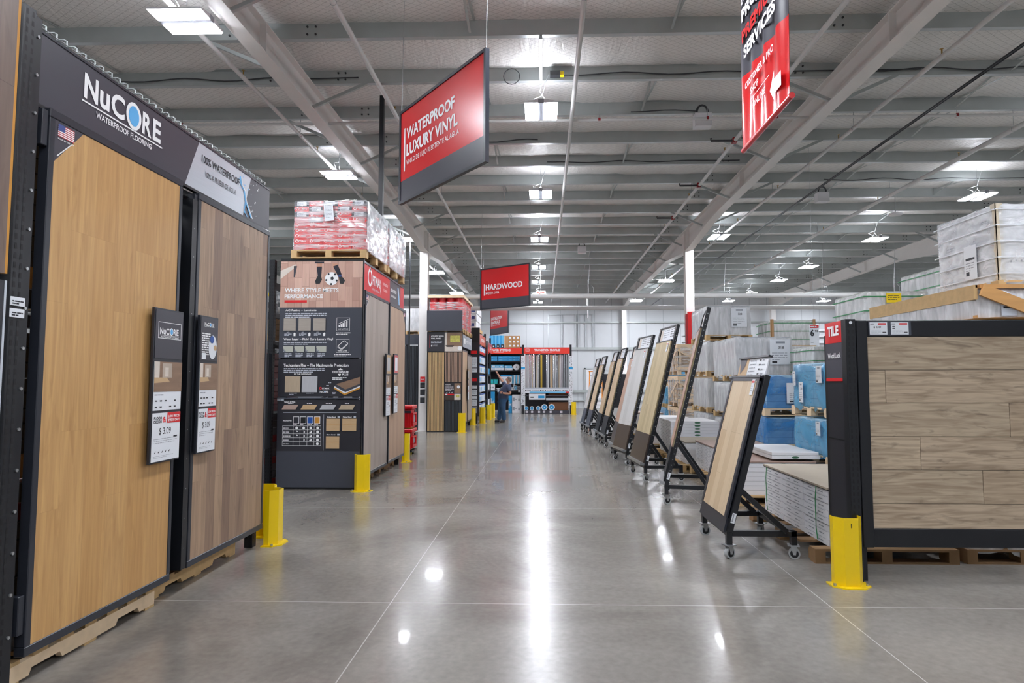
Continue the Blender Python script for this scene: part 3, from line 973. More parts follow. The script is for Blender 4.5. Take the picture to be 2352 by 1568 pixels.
def d3(b, w_, h):
    b.rect(0.1, 0.34 * h, 0.13, 0.66 * h, 'ink_white')
    b.text('INSTALLATION', 0.17, 0.56 * h, 'ink_white', h=0.12 * h, w=1.2, bold=0.03)
    b.text('MATERIALS', 0.17, 0.41 * h, 'ink_white', h=0.12 * h, w=0.95, bold=0.03)
    b.text('MATERIALES DE INSTALACION', 0.17, 0.34 * h, 'ink_white', h=0.04 * h, w=0.95, bold=0.005)
aisle_sign('red sign lettered for installation materials, hanging farthest, below the hardwood sign', (-2.47, 28.8), (-1.53, 27.0), 3.7, 1.22, d3)

# fabric banner at upper right
t = thing('banner', 'long red and charcoal fabric banner with white lettering hanging at upper right', 'banner', (1.9, 5.24, 3.75))
def bx(y, z):   # ripple of the cloth
    return 0.018 * math.sin(y * 22 + 0.6 * z) * (0.6 + 0.4 * math.sin(z * 2))
bn = MB(Matrix())
W_ = 1.08; HH = 2.6
nyy = 40
def cloth(b, f0, f1, z0, z1, m, off=0.0, ny=nyy, nz=14):
    """strip of cloth; f0(y)/f1(y) give lower and upper edge"""
    for face in (1, -1):
        vs_ = []; fs = []
        for j in range(nz + 1):
            for i in range(ny + 1):
                yy = -W_ / 2 + W_ * i / ny
                zz = f0(yy) + (f1(yy) - f0(yy)) * j / nz
                vs_.append((bx(yy, zz) + face * 0.0015 - off, yy, zz))
        for j in range(nz):
            for i in range(ny):
                k = j * (ny + 1) + i
                fs.append((k, k + 1, k + ny + 2, k + ny + 1) if face == 1 else (k, k + ny + 1, k + ny + 2, k + 1))
        b.add(vs_, fs, m, True)
cloth(bn, lambda y: 0.03, lambda y: 0.70 + 0.0 * y, 0, 0, 'red_sign')
bn.build('red_cloth', t)
b = MB(); cloth(b, lambda y: 0.70, lambda y: HH, 0, 0, 'charcoal'); b.build('charcoal_cloth', t)
b = MB(facing_left(-0.024, W_ / 2, 0))
b.text('BUILD YOUR', 0.1, 1.37, 'ink_white', h=0.1, w=0.8, bold=0.03)
b.text('PROJECT', 0.1, 1.17, 'ink_white', h=0.16, w=0.86, bold=0.05)
b.text('PREMIUM', 0.1, 1.0, 'red', h=0.12, w=0.86, bold=0.04)
b.text('SERVICES', 0.14, 0.83, 'ink_white', h=0.12, w=0.78, bold=0.04)
b.text('CUSTOMER & PRO', 0.16, 0.53, 'ink_white', h=0.062, w=0.7, bold=0.02)
b.text('SHOP', 0.3, 0.42, 'ink_white', h=0.062, w=0.2, bold=0.02)
b.rect(0.3, 0.375, 0.75, 0.38, 'ink_white')
b.text('ONLINE', 0.35, 0.27, 'ink_white', h=0.06, w=0.3, bold=0.01)
b.poly([(0.76, 0.23), (0.86, 0.36), (0.86, 0.29), (1.0, 0.29), (1.0, 0.17), (0.86, 0.17), (0.86, 0.1)], 'ink_white', 0.002)
b.build('lettering', t)
b = MB(); b.tube([(0, -0.6, 0.02), (0, 0.55, 0.02)], 0.024, 'red_sign', 14); b.build('bottom_pole', t)
b = MB(); b.tube([(0, -0.56, HH), (0, 0.55, HH)], 0.02, 'red_sign', 12); b.build('top_pole', t)
b = MB(); b.tube([(0, -0.5, HH), (0, -0.5, ZP - 3.75)], 0.003, 'zinc', 4); b.tube([(0, 0.5, HH), (0, 0.5, ZP - 3.75)], 0.003, 'zinc', 4); b.build('hanging_wire', t)

# ---------------------------------------------------------------- pallets and loads
def stringer_poly(L, z0=0.016, z1=0.105):
    a = L * 0.13; c = L * 0.19; m = L * 0.12
    return [(0, z0), (a, z0), (a + 0.02, z0 + 0.035), (a + c - 0.02, z0 + 0.035), (a + c, z0), (L - a - c, z0), (L - a - c + 0.02, z0 + 0.035),
            (L - a - 0.02, z0 + 0.035), (L - a, z0), (L, z0), (L, z1), (0, z1)]
def pallet_parts(t, x0, y0, lx, ly, z=0.0, m='pallet_wood', run='Y', edge=None, blocks=False):
    """stringers run along `run`; boards cross them; everything under parent t in its frame"""
    h = 0.125
    def P(b):
        return b
    n = 3
    for k in range(n):
        b = MB()
        if run == 'Y':
            x = x0 + (lx - 0.038) * k / (n - 1)
            if blocks:
                for q in (0, (ly - 0.14) / 2, ly - 0.14):
                    b.box(x, y0 + q, z + 0.016, x + 0.038 * 2.2 if k < 2 else x + 0.038, y0 + q + 0.14, z + 0.105, m)
            else:
                b.prism([(y0 + p, z + q) for p, q in stringer_poly(ly)], x, x + 0.038, edge if (edge and k == n - 1) else m, 'X')
        else:
            y = y0 + (ly - 0.038) * k / (n - 1)
            b.prism([(x0 + p, z + q) for p, q in stringer_poly(lx)], y, y + 0.038, edge if (edge and k == 0) else m, 'Y')
        b.build('stringer', t)
    L = ly if run == 'Y' else lx
    nb = 7
    for k in range(nb):
        p = (L - 0.1) * k / (nb - 1)
        b = MB()
        if run == 'Y': b.box(x0, y0 + p, z + 0.105, x0 + lx, y0 + p + 0.1, z + h, m)
        else: b.box(x0 + p, y0, z + 0.105, x0 + p + 0.1, y0 + ly, z + h, m)
        b.build('deck_board', t)
    for p in (0, (L - 0.1) / 2, L - 0.1):
        b = MB()
        if run == 'Y': b.box(x0, y0 + p, z, x0 + lx, y0 + p + 0.1, z + 0.016, m)
        else: b.box(x0 + p, y0, z, x0 + p + 0.1, y0 + ly, z + 0.016, m)
        b.build('bottom_board', t)
    return h
def pallet_sub(t, x0, y0, lx, ly, z=0.0, m='pallet_wood', run='Y'):
    """pallet as one part of a load: deck mesh with three stringer sub-parts"""
    b = MB(); L = ly if run == 'Y' else lx
    for k in range(6):
        p = (L - 0.12) * k / 5
        if run == 'Y': b.box(x0, y0 + p, z + 0.105, x0 + lx, y0 + p + 0.12, z + 0.125, m)
        else: b.box(x0 + p, y0, z + 0.105, x0 + p + 0.12, y0 + ly, z + 0.125, m)
    for p in (0, (L - 0.12) / 2, L - 0.12):
        if run == 'Y': b.box(x0, y0 + p, z, x0 + lx, y0 + p + 0.12, z + 0.016, m)
        else: b.box(x0 + p, y0, z, x0 + p + 0.12, y0 + ly, z + 0.016, m)
    pal = b.build('pallet', t)
    for k in range(3):
        b = MB()
        if run == 'Y':
            x = x0 + (lx - 0.09) * k / 2
            for q in (0, (ly - 0.14) / 2, ly - 0.14):
                b.box(x, y0 + q, z + 0.016, x + 0.09, y0 + q + 0.14, z + 0.105, m)
        else:
            y = y0 + (ly - 0.09) * k / 2
            for q in (0, (lx - 0.14) / 2, lx - 0.14):
                b.box(x0 + q, y, z + 0.016, x0 + q + 0.14, y + 0.09, z + 0.105, m)
        b.build('stringer', pal)
    return pal

# ---------------------------------------------------------------- display rack pieces (left side)
def upright(t, x, y, z0, z1, holes='X', name='post'):
    """perforated rack post 8 cm square; holes on the +X or -Y faces"""
    b = MB(); b.box(x - 0.04, y - 0.04, z0, x + 0.04, y + 0.04, z1, 'black')
    z = z0 + 0.08
    while z < z1 - 0.05:
        for d in (-0.018, 0.018):
            b.add([(x + 0.0412, y + d - 0.008, z), (x + 0.0412, y + d + 0.008, z), (x + 0.0412, y + d + 0.006, z + 0.03), (x + 0.0412, y + d - 0.006, z + 0.03)], [(0, 1, 2, 3)], 'black_matt')
            b.add([(x + d - 0.008, y - 0.0412, z), (x + d + 0.008, y - 0.0412, z), (x + d + 0.006, y - 0.0412, z + 0.03), (x + d - 0.006, y - 0.0412, z + 0.03)], [(0, 1, 2, 3)], 'black_matt')
        z += 0.05
    return b.build(name, t, bevel=0.003)
def rack(t, x0, x1, y0, y1, h, levels, deck=True):
    """four posts, beams and wire decks; t sits at (0,0,0) of the rack frame = world"""
    for x in (x0 + 0.04, x1 - 0.04):
        for y in (y0 + 0.04, y1 - 0.04):
            upright(t, x, y, 0.0, h)
    for y in (y0 + 0.04, y1 - 0.04):
        b = MB()
        zz = 0.25
        while zz < h - 0.5:
            b.beam((x0 + 0.08, y, zz), (x1 - 0.08, y, zz + 0.45), 0.03, 0.03, 'black')
            b.beam((x0 + 0.08, y, zz + 0.45), (x1 - 0.08, y, zz + 0.45), 0.03, 0.03, 'black')
            zz += 0.62
        b.build('side_brace', t)
    for z in levels:
        for x in (x0 + 0.04, x1 - 0.04):
            b = MB(); b.box(x - 0.025, y0 + 0.08, z - 0.1, x + 0.025, y1 - 0.08, z, 'black'); b.build('shelf_beam', t)
        if deck:
            b = MB()
            y = y0 + 0.1
            while y < y1 - 0.08:
                b.box(x0 + 0.02, y - 0.003, z, x1 - 0.02, y + 0.003, z + 0.006, 'zinc'); y += 0.1
            for q in range(7):
                x = x0 + 0.05 + (x1 - x0 - 0.1) * q / 6
                b.box(x - 0.003, y0 + 0.08, z + 0.006, x + 0.003, y1 - 0.08, z + 0.012, 'zinc')
            b.build('wire_deck', t)

def nucore(b, x, y, w_, box=False, sub=True):
    """the wide-letter flooring logo, lower left corner x,y"""
    h = w_ * 0.205
    s = w_
    b.text('N', x, y, 'ink_white', h=h * 1.0, w=0.155 * s, bold=0.03)
    b.text('u', x + 0.175 * s, y, 'ink_white', h=h * 0.72, w=0.115 * s, bold=0.03)
    b.text('C', x + 0.31 * s, y, 'ink_white', h=h, w=0.17 * s, bold=0.03)
    b.disc(x + 0.6 * s, y + h / 2, 0.003, h * 0.5, 'ink_white', 28, sy=1.2)
    b.disc(x + 0.6 * s, y + h / 2, 0.0045, h * 0.34, 'blue_logo', 28, sy=1.3)
    b.text('R', x + 0.72 * s, y, 'ink_white', h=h, w=0.13 * s, bold=0.03)
    b.text('E', x + 0.87 * s, y, 'ink_white', h=h, w=0.12 * s, bold=0.03)
    b.rect(x - 0.02 * s, y - 0.035 * s, x + 1.02 * s, y - 0.022 * s, 'ink_white', 0.003)
    if sub:
        b.text('WATERPROOF FLOORING', x + 0.14 * s, y - 0.105 * s, 'ink_white', h=0.05 * s, w=0.72 * s, bold=0.02)

def us_flag(b, x, y, w_, h_):
    for k in range(13):
        b.rect(x, y + h_ * k / 13, x + w_, y + h_ * (k + 1) / 13, 'flag_red' if k % 2 == 0 else 'ink_white', 0.002)
    b.rect(x, y + h_ * 6 / 13, x + w_ * 0.42, y + h_, 'flag_blue', 0.003)

def hinged_panel(t, name, x, y0, y1, z0, z1, face, label, corner=None, handle=True):
    """framed flooring board on the rack front (faces +X), with its own frame and hinge blocks"""
    p = thing(name, label, 'display panel', (x, y0, z0))
    W = y1 - y0; H = z1 - z0
    b = MB()
    b.box(-0.06, 0, 0, 0.0, W, 0.05, 'frame_dark'); b.box(-0.06, 0, H - 0.05, 0.0, W, H, 'frame_dark')
    b.box(-0.06, 0, 0.05, 0.0, 0.04, H - 0.05, 'frame_dark'); b.box(-0.06, W - 0.035, 0.05, 0.0, W, H - 0.05, 'frame_dark')
    b.build('frame', p, bevel=0.004)
    b = MB(); b.box(-0.05, 0.04, 0.05, -0.006, W - 0.035, H - 0.05, face)
    b.build('plank_board', p)
    if corner:
        b = MB(facing_aisle(-0.0045, 0.04, H - 0.05)); b.v = []
        if corner == 'L':
            b.poly([(0, 0), (0, -0.24), (0.21, 0)], 'charcoal', 0.0)
            us_flag(b, 0.02, -0.085, 0.12, 0.07)
            b.text('MADE IN THE USA', 0.02, -0.103, 'ink_white', h=0.009, w=0.12)
            b.line([(0.02, -0.2), (0.12, -0.1)], 0.006, 'ink_white')
        else:
            w2 = W - 0.075
            b.poly([(w2, 0), (w2 - 0.21, 0), (w2, -0.24)], 'charcoal', 0.0)
            us_flag(b, w2 - 0.14, -0.085, 0.12, 0.07)
        b.build('corner_decal', p)
    for zz in (0.12, H - 0.22):
        b = MB(); b.box(-0.072, -0.04 if corner != 'R' else W, zz, -0.01, 0 if corner != 'R' else W + 0.04, zz + 0.2, 'frame_dark'); b.build('hinge_block', p, bevel=0.004)
    return p

def price_strip(x, y0, y1, z0, z1, label, logo=True, kind=0):
    """three-part info strip: logo card, photo card, price card"""
    t = thing('info_strip', label, 'info strip', (x, y0, z0))
    W = y1 - y0; H = z1 - z0
    b = MB(); b.box(-0.02, 0, 0, 0.0, W, H, 'frame_dark'); b.build('holder', t, bevel=0.002)
    F = lambda z: facing_aisle(0.0015, 0, z)
    za, zb_ = H * 0.332, H * 0.662
    c = MB(F(zb_)); c.box(0.012, 0.012, 0, W - 0.008, H - zb_ - 0.012, 0.002, 'charcoal')
    h2 = H - zb_
    if kind == 0:
        nucore(c, 0.06, h2 * 0.5, W - 0.12, sub=False)
        c.frame_rect(0.04, h2 * 0.42, W - 0.03, h2 * 0.74, 0.004, 'ink_white', 0.003)
        c.text('WATERPROOF FLOORING', 0.07, h2 * 0.435, 'ink_white', h=0.012, w=W - 0.13)
    elif kind == 1:
        nucore(c, 0.06, h2 * 0.78, W - 0.13, sub=False)
        c.scribble(0.03, h2 * 0.6, 0.15, 0.018, 10, 'ink_white', seed=5)
        c.disc(W - 0.085, h2 * 0.33, 0.004, 0.06, 'paper', 20, sy=1.6)
        c.disc(W - 0.1, h2 * 0.5, 0.006, 0.03, 'blue_dark', 16)
        c.disc(W - 0.05, h2 * 0.32, 0.006, 0.022, 'swatch_tan', 12)
        c.rect(0.03, 0.02, 0.09, 0.07, 'paper', 0.004)
    else:
        c.rect(0.02, 0.02, W - 0.015, h2 - 0.02, 'red_sign' if kind == 3 else 'swatch_tan', 0.004)
        c.rect(0.05, 0.06, W - 0.05, h2 - 0.06, 'paper' if kind == 3 else 'swatch_pale', 0.005)
    c.build('logo_card', t)
    c = MB(F(za)); hh = zb_ - za
    c.box(0.012, 0.006, 0, W - 0.008, hh - 0.01, 0.002, 'paper')
    c.rect(0.012, hh * 0.38, W - 0.008, hh - 0.01, 'photo_floor', 0.004)
    c.rect(0.012, hh * 0.66, W * 0.2, hh - 0.01, 'photo_light', 0.005)
    c.rect(W * 0.3, hh * 0.66, W * 0.62, hh - 0.02, 'photo_room', 0.005)
    c.rect(W * 0.38, hh * 0.68, W * 0.5, hh * 0.86, 'photo_light', 0.006)
    c.poly([(0.012, hh * 0.55), (W * 0.55, hh * 0.58), (W * 0.45, hh * 0.66), (0.012, hh * 0.66)], 'swatch_tan', 0.005)
    if kind == 0: us_flag(c, W * 0.66, hh * 0.8, 0.04, 0.03)
    c.text('NuCORE', W * 0.7, hh * 0.44, 'ink_white', h=0.012, w=0.06)
    for r_ in range(2):
        for q in range(5):
            if (q + r_) % 4 != 3:
                c.rect(0.03 + q * (W - 0.07) / 5, hh * (0.19 - 0.12 * r_), 0.055 + q * (W - 0.07) / 5, hh * (0.215 - 0.12 * r_), 'ink', 0.004)
    c.scribble(0.025, hh * 0.31, W * 0.4, 0.012, 1, 'ink_grey', seed=2)
    c.build('photo_card', t)
    c = MB(F(0)); c.box(0.012, 0.012, 0, W - 0.008, za - 0.012, 0.002, 'paper')
    if True:
        c.rect(W * 0.52, za * 0.76, W - 0.008, za - 0.012, 'red', 0.004)
        c.text('LOW PRICES', W * 0.55, za * 0.865, 'ink_white', h=0.018, w=W * 0.38, bold=0.03, z=0.006)
        c.text('EVERY DAY!', W * 0.55, za * 0.79, 'ink_white', h=0.018, w=W * 0.38, bold=0.03, z=0.006)
        c.text('FLOOR', W * 0.08, za * 0.84, 'ink', h=0.02, w=W * 0.27, bold=0.03)
        c.text('DECOR', W * 0.08, za * 0.77, 'ink', h=0.02, w=W * 0.27, bold=0.03)
        c.text('&', W * 0.37, za * 0.775, 'red', h=0.04, w=W * 0.12, bold=0.03)
        if kind < 2: c.text('$ 3.09', W * 0.26, za * 0.53, 'ink', h=0.052, w=W * 0.4, bold=0.0)
        else: c.text('$ 2.59', W * 0.26, za * 0.53, 'ink', h=0.052, w=W * 0.4, bold=0.0)
    c.scribble(0.03, za * 0.46, W - 0.04, 0.014, 3, 'ink_grey', seed=8, fill=0.2)
    c.rect(W * 0.75, za * 0.47, W * 0.88, za * 0.5, 'ink', 0.004)
    for q in range(5):
        c.poly([(0.04 + q * 0.04, za * 0.2), (0.06 + q * 0.04, za * 0.24), (0.05 + q * 0.04, za * 0.19)], 'ink', 0.004)
    c.scribble(0.03, za * 0.13, W - 0.08, 0.01, 2, 'ink_grey', seed=9, fill=0.2)
    c.build('price_card', t)
    return t

# --- first rack: big header with the wide-letter logo
RX0, RX1 = -3.98, -2.80
t = thing('display_rack', 'nearest tall black rack at left, topped by a charcoal header board', 'rack', (0, 0, 0))
rack(t, RX0, RX1, 3.08, 6.05, 3.55, [1.05, 2.1, 3.1])
t = thing('header_sign', 'long charcoal header board over the two nearest wood-look panels', 'sign', (-2.755, 3.19, 3.11))
b = MB(); b.box(-0.02, 0, 0, 0, 2.86, 0.4, 'charcoal'); b.box(-0.022, -0.01, 0.4, 0.005, 2.86, 0.415, 'frame_dark'); b.box(-0.022, -0.012, -0.02, 0.012, 2.86, 0, 'black')
b.box(-0.021, -0.012, 0, 0.002, 0, 0.4, 'zinc')
b.build('board', t)
b = MB(facing_aisle(0.0005, 0, 0))
nucore(b, 0.34, 0.19, 0.75)
b.build('logo_lettering', t)
b = MB(facing_aisle(0.001, 0, 0))
b.poly([(1.4, 0.0), (1.58, 0.4), (2.46, 0.4), (2.32, 0.0)], 'brush_grey', 0.0)
b.text('100% WATERPROOF', 1.62, 0.255, 'ink', h=0.062, w=0.62, bold=0.02)
b.text('100% A PRUEBA DE AGUA', 1.68, 0.15, 'ink', h=0.045, w=0.5, bold=0.0)
r = random.Random(3)
px = [(2.25, 0.35), (2.27, 0.28), (2.33, 0.24), (2.36, 0.15), (2.42, 0.09), (2.48, 0.02)]
b.line(px, 0.022, 'blue_logo', 0.003); b.line([(x + 0.02, y) for x, y in px], 0.012, 'ink_white', 0.004)
b.line([(2.36, 0.15), (2.34, 0.06), (2.4, 0.01)], 0.014, 'blue_logo', 0.003)
for k in range(26):
    x = r.uniform(2.22, 2.62); y = r.uniform(0.03, 0.37)
    b.disc(x, y, 0.004, r.uniform(0.003, 0.009), 'ink_white' if x > 2.42 else 'blue_logo', 8)
b.build('waterproof_decal', t)
# wire deck edge above the header: bent wire ends
t = thing('rack_upright', 'black perforated upright with bolts, between the cut-off panel and the nearest header board', 'upright', (0, 0, 0))
upright(t, -2.75, 3.08, 0.0, 3.58)
b = MB(); b.box(-2.79, 3.121, 0.0, -2.72, 3.17, 3.56, 'black')
b.build('flange', t)
b = MB()
for k in range(16): b.tube([(-2.72, 3.145, 0.3 + k * 0.21), (-2.712, 3.145, 0.3 + k * 0.21)], 0.009, 'zinc', 6)
b.build('bolts', t)
t = thing('top_wire_deck', 'wire deck whose bent wire ends show above the nearest header board', 'wire deck', (-2.8, 3.19, 3.56))
b = MB()
for x in (-1.1, -0.7, -0.35, 0.0):
    b.tube([(x, 0, 0.012), (x, 2.8, 0.012)], 0.004, 'zinc', 6)
b.build('wire_grid', t)
k = 0
lm = MB(); lm.tube([(-1.15, 0, -0.012), (0.03, 0, -0.012), (0.045, 0, -0.02), (0.045, 0, -0.045)], 0.0045, 'galv', 6)
lmm = lm.mesh('wire_end')
while 0.04 + k * 0.075 < 2.8:
    o = bpy.data.objects.new('wire_end', lmm); C.objects.link(o); o.parent = t; o.location = (0.005, 0.04 + k * 0.075, 0.02); k += 1
hinged_panel(None, 'flooring_panel', -2.70, 3.23, 4.485, 0.165, 3.10, 'oak_light', 'large golden oak flooring panel, nearest at left, with a small flag in its corner', corner='L')
hinged_panel(None, 'flooring_panel', -2.70, 4.70, 5.965, 0.185, 3.075, 'oak_brown', 'large grey-brown oak flooring panel beside the golden one', corner=None)
price_strip(-2.655, 4.13, 4.47, 1.035, 2.105, 'info strip overlapping the golden oak panel, dark logo card on top')
price_strip(-2.655, 4.69, 4.96, 1.04, 2.11, 'info strip on the left edge of the grey-brown oak panel', kind=1)
# black door frame post beside second panel
b = MB(); b.box(-2.775, 4.6, 0.2, -2.69, 4.665, 3.0, 'black')
for k in range(12): b.box(-2.692, 4.63, 0.35 + k * 0.22, -2.6895, 4.636, 0.356 + k * 0.22, 'zinc')
tag(b.build('panel_post', loc=(-2.8, 4.65, 0.2)), 'black screw-studded post between the two nearest flooring panels', 'post')
# carton stacks inside the first rack, seen in the gap
ci = 0
def carton(x0, y0, z0, dx, dy, dz, m, label, mark=None, group=None, seed=0):
    b = MB(); b.box(0, 0, 0, dx, dy, dz, m)
    o = b.build('carton', bevel=0.003); o.location = (x0, y0, z0)
    if mark: mark(o, dx, dy, dz)
    return tag(o, label, 'carton', group)
pm('carton_dark', '54555c', 0.5)
def nmark(o, dx, dy, dz):
    b = MB(facing_aisle(dx + 0.001, 0, 0)); b.text('NuCORE', dy * 0.42, dz * 0.25, 'paper_grey', h=dz * 0.55, w=dy * 0.5, bold=0.02)
    b.disc(dy * 0.66, dz * 0.52, 0.002, dz * 0.2, 'blue_logo', 14); b.build('lettering', o)
zs = [('bottom', 0.13, 8, 0.1), ('middle', 1.195, 8, 0.085), ('top', 2.245, 8, 0.09)]
for nm, z0, n_, dz in zs:
    for side, (ya, lb) in enumerate([(3.3, 'nearer'), (4.42, 'farther')]):
        for k in range(n_):
            if nm == 'bottom' and k == n_ - 1:
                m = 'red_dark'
            else: m = 'carton_dark'
            o = carton(-3.75, ya, z0 + k * dz, 0.85, 1.0, dz - 0.006, m, 'dark carton, nearest rack, %s level, %s stack, %s from bottom' % (nm, lb, ordw(k)),
                   nmark if side == 1 else None, 'flooring cartons inside the nearest rack')
for ya, lb in ((3.3, 'near'), (4.42, 'far')):
    for z, nm in ((1.065, 'middle'), (2.115, 'top')):
        q = thing('pallet', 'timber pallet under the %s cartons on the %s level of the nearest rack' % (lb, nm), 'pallet', (-3.78, ya - 0.02, z + 0.001))
        pallet_sub(q, 0, 0, 0.9, 1.04)
# pallets on the floor under the panels
t = thing('pallet', 'pale timber pallet on the floor under the golden oak panel', 'pallet', (0, 0, 0))
pallet_parts(t, -3.9, 3.2, 1.12, 1.24, m='pallet_wood', run='Y', edge='pallet_pale')
t = thing('pallet', 'darker timber pallet on the floor under the grey-brown oak panel', 'pallet', (0, 0, 0))
pallet_parts(t, -3.95, 4.52, 1.09, 1.24, m='pallet_wood', run='Y')
# far left: neighbouring display
t = thing('flooring_panel', 'dark grey-brown flooring panel with an orange edge, cut off at the left edge', 'display panel', (-2.655, 2.2, 2.13))
b = MB(); b.box(-0.02, 0, 0, 0, 0.745, 1.42, 'oak_dark'); b.build('plank_board', t)
b = MB(); b.box(-0.03, 0.745, 0, 0.0, 0.76, 1.42, 'mdf'); b.build('board_edge', t)
b = MB(); b.box(-0.04, 0.0, 1.40, 0.01, 0.72, 1.44, 'zinc'); b.build('clip_rail', t)
t = thing('info_board', 'dark framed info board under the dark panel at the far left edge', 'board', (-2.68, 2.2, 1.0))
b = MB(); b.box(-0.02, 0, 0, 0, 0.775, 1.1, 'charcoal_dark'); b.build('board', t)
b = MB(); b.box(-0.021, 0.775, 0, 0.002, 0.787, 1.1, 'paper_grey'); b.build('edge_strip', t)
t = thing('flooring_panel', 'narrow slice of a tan flooring panel low at the left edge', 'display panel', (-2.68, 2.2, 0.2))
b = MB(); b.box(-0.02, 0, 0, 0, 0.79, 0.78, 'oak_rose'); b.build('plank_board', t)
t = thing('display_rack', 'black rack cut off by the left edge, left of the nearest header board', 'rack', (0, 0, 0))
for x in (-2.84, -3.94):
    upright(t, x, 3.03, 0, 3.6)
    upright(t, x, 1.9, 0, 3.6)
b = MB(); b.box(-2.73, 1.9, 3.4, -2.69, 3.0, 3.5, 'black'); b.box(-2.86, 1.94, 2.4, -2.7, 2.0, 3.4, 'black'); b.box(-2.86, 1.94, 0.0, -2.7, 2.0, 2.4, 'black'); b.build('panel_rail', t)
for k in range(2):
    b = MB(facing_aisle(-2.7, 3.04, 1.925 + k * 0.06)); b.box(0, 0, -0.005, 0.085, 0.045, 0, 'paper'); b.scribble(0.008, 0.02, 0.075, 0.012, 2, 'ink', seed=k, z=0.001)
    tag(b.build('shelf_tag', loc=(-2.7, 3.04, 1.925 + k * 0.06)), '%s of two small white barcode tags on the post at far left' % ('lower', 'upper')[k], 'tag')
# --- yellow rack guards
def guard_mesh(h, wd=0.22):
    """U-shaped guard plate with splayed wings, opening towards +Y"""
    prof = [(-wd / 2, 0.12), (-wd / 2, 0.07), (-wd / 4, 0.0), (wd / 4, 0.0), (wd / 2, 0.07), (wd / 2, 0.12)]
    th = 0.007
    b = MB()
    inner = [(x * (1 - 2 * th / wd * 1.0), y + th) if abs(x) < wd / 2 - 1e-6 else (x - math.copysign(th, x), y + (th * 0.4 if y < 0.1 else 0)) for x, y in prof]
    for i in range(len(prof) - 1):
        a, c = prof[i], prof[i + 1]; ai, ci_ = inner[i], inner[i + 1]
        b.prism([a, c, ci_, ai], 0.01, h, 'yellow')
    b2 = MB(); b2.prism([(-wd / 2 - 0.04, 0.13), (-wd / 2 - 0.04, 0.02), (-wd / 4 - 0.02, -0.05), (wd / 4 + 0.02, -0.05), (wd / 2 + 0.04, 0.02), (wd / 2 + 0.04, 0.13)], 0, 0.01, 'yellow')
    b3 = MB()
    for x in (-wd / 2 - 0.015, wd / 2 + 0.015):
        b3.tube([(x, 0.03, 0.01), (x, 0.03, 0.026)], 0.012, 'zinc', 8)
    return b, b2, b3
def guard(x, y, h, rz, label, number=False):
    t = thing('rack_guard', label, 'guard', (x, y, 0), rz)
    b, b2, b3 = guard_mesh(h)
    b.build('guard_plate', t); b2.build('foot_plate', t); b3.build('anchor_bolt', t)
    if number:
        c = MB(facing_cam(0, -0.001, 0)); c.text('1', 0, h - 0.075, 'ink', h=0.035, align='c'); c.build('lettering', t)
    return t
guard(-2.6, 6.14, 0.53, math.pi / 2, 'yellow rack guard at the far end of the nearest rack')
guard(-2.86, 6.45, 0.53, math.pi, 'yellow guard half hidden behind the nearest rack end')
guard(-2.65, 8.98, 0.53, 0, 'yellow rack guard at the front corner of the tall information board')
guard(-2.66, 12.3, 0.55, math.pi / 2, 'yellow rack guard behind the second rack, before the red tool boxes')
guard(-3.42, 15.6, 0.95, 0, 'yellow post guard behind the stacked red tool boxes')
guard(-2.53, 19.16, 0.6, 0, 'yellow rack guard at the corner of the slatted wall panels')
guard(-2.48, 22.35, 0.6, 0.9, 'yellow rack guard at the far end of the slatted panel rack')
guard(-2.3, 23.35, 0.6, 0, 'yellow rack guard beside the board of price charts')
guard(-2.25, 25.5, 0.62, 0, 'yellow rack guard between the price chart rack and the person')
guard(-2.22, 26.9, 0.62, 0, 'yellow rack guard directly left of the person')
guard(1.43, 29.25, 0.6, 0, 'yellow rack guard at the right foot of the transition profiles rack')
guard(2.39, 4.96, 0.53, 0, 'yellow rack guard numbered 1 at the wood-look tile display', number=True)

# ---------------------------------------------------------------- second rack with the information board
t = thing('display_rack', 'black rack carrying red wrapped cartons, behind the tall information board', 'rack', (0, 0, 0))
rack(t, -3.96, -2.78, 9.2, 11.95, 3.44, [1.1, 2.2, 3.43])
B0 = (-3.965, 9.14)
BW = 1.27
t = thing('information_board', 'tall charcoal information board on the rack end with soccer photo and wood samples', 'board', (-3.965, 9.16, 0.0))
b = MB()
b.box(0, 0, 0.0, BW, 0.02, 0.05, 'black_matt')
b.box(0, 0, 3.40, BW, 0.03, 3.45, 'black'); b.box(BW - 0.02, 0, 0.05, BW, 0.02, 3.4, 'black')
b.build('backing', t)
def board(z0, z1, m, name, draw):
    b = MB(); b.box(0, -0.012, z0, BW - 0.02, 0.02, z1, m)
    p = b.build(name, t)
    c = MB(facing_cam(0, -0.0125, 0)); draw(c); c.build('print', p)
    return p
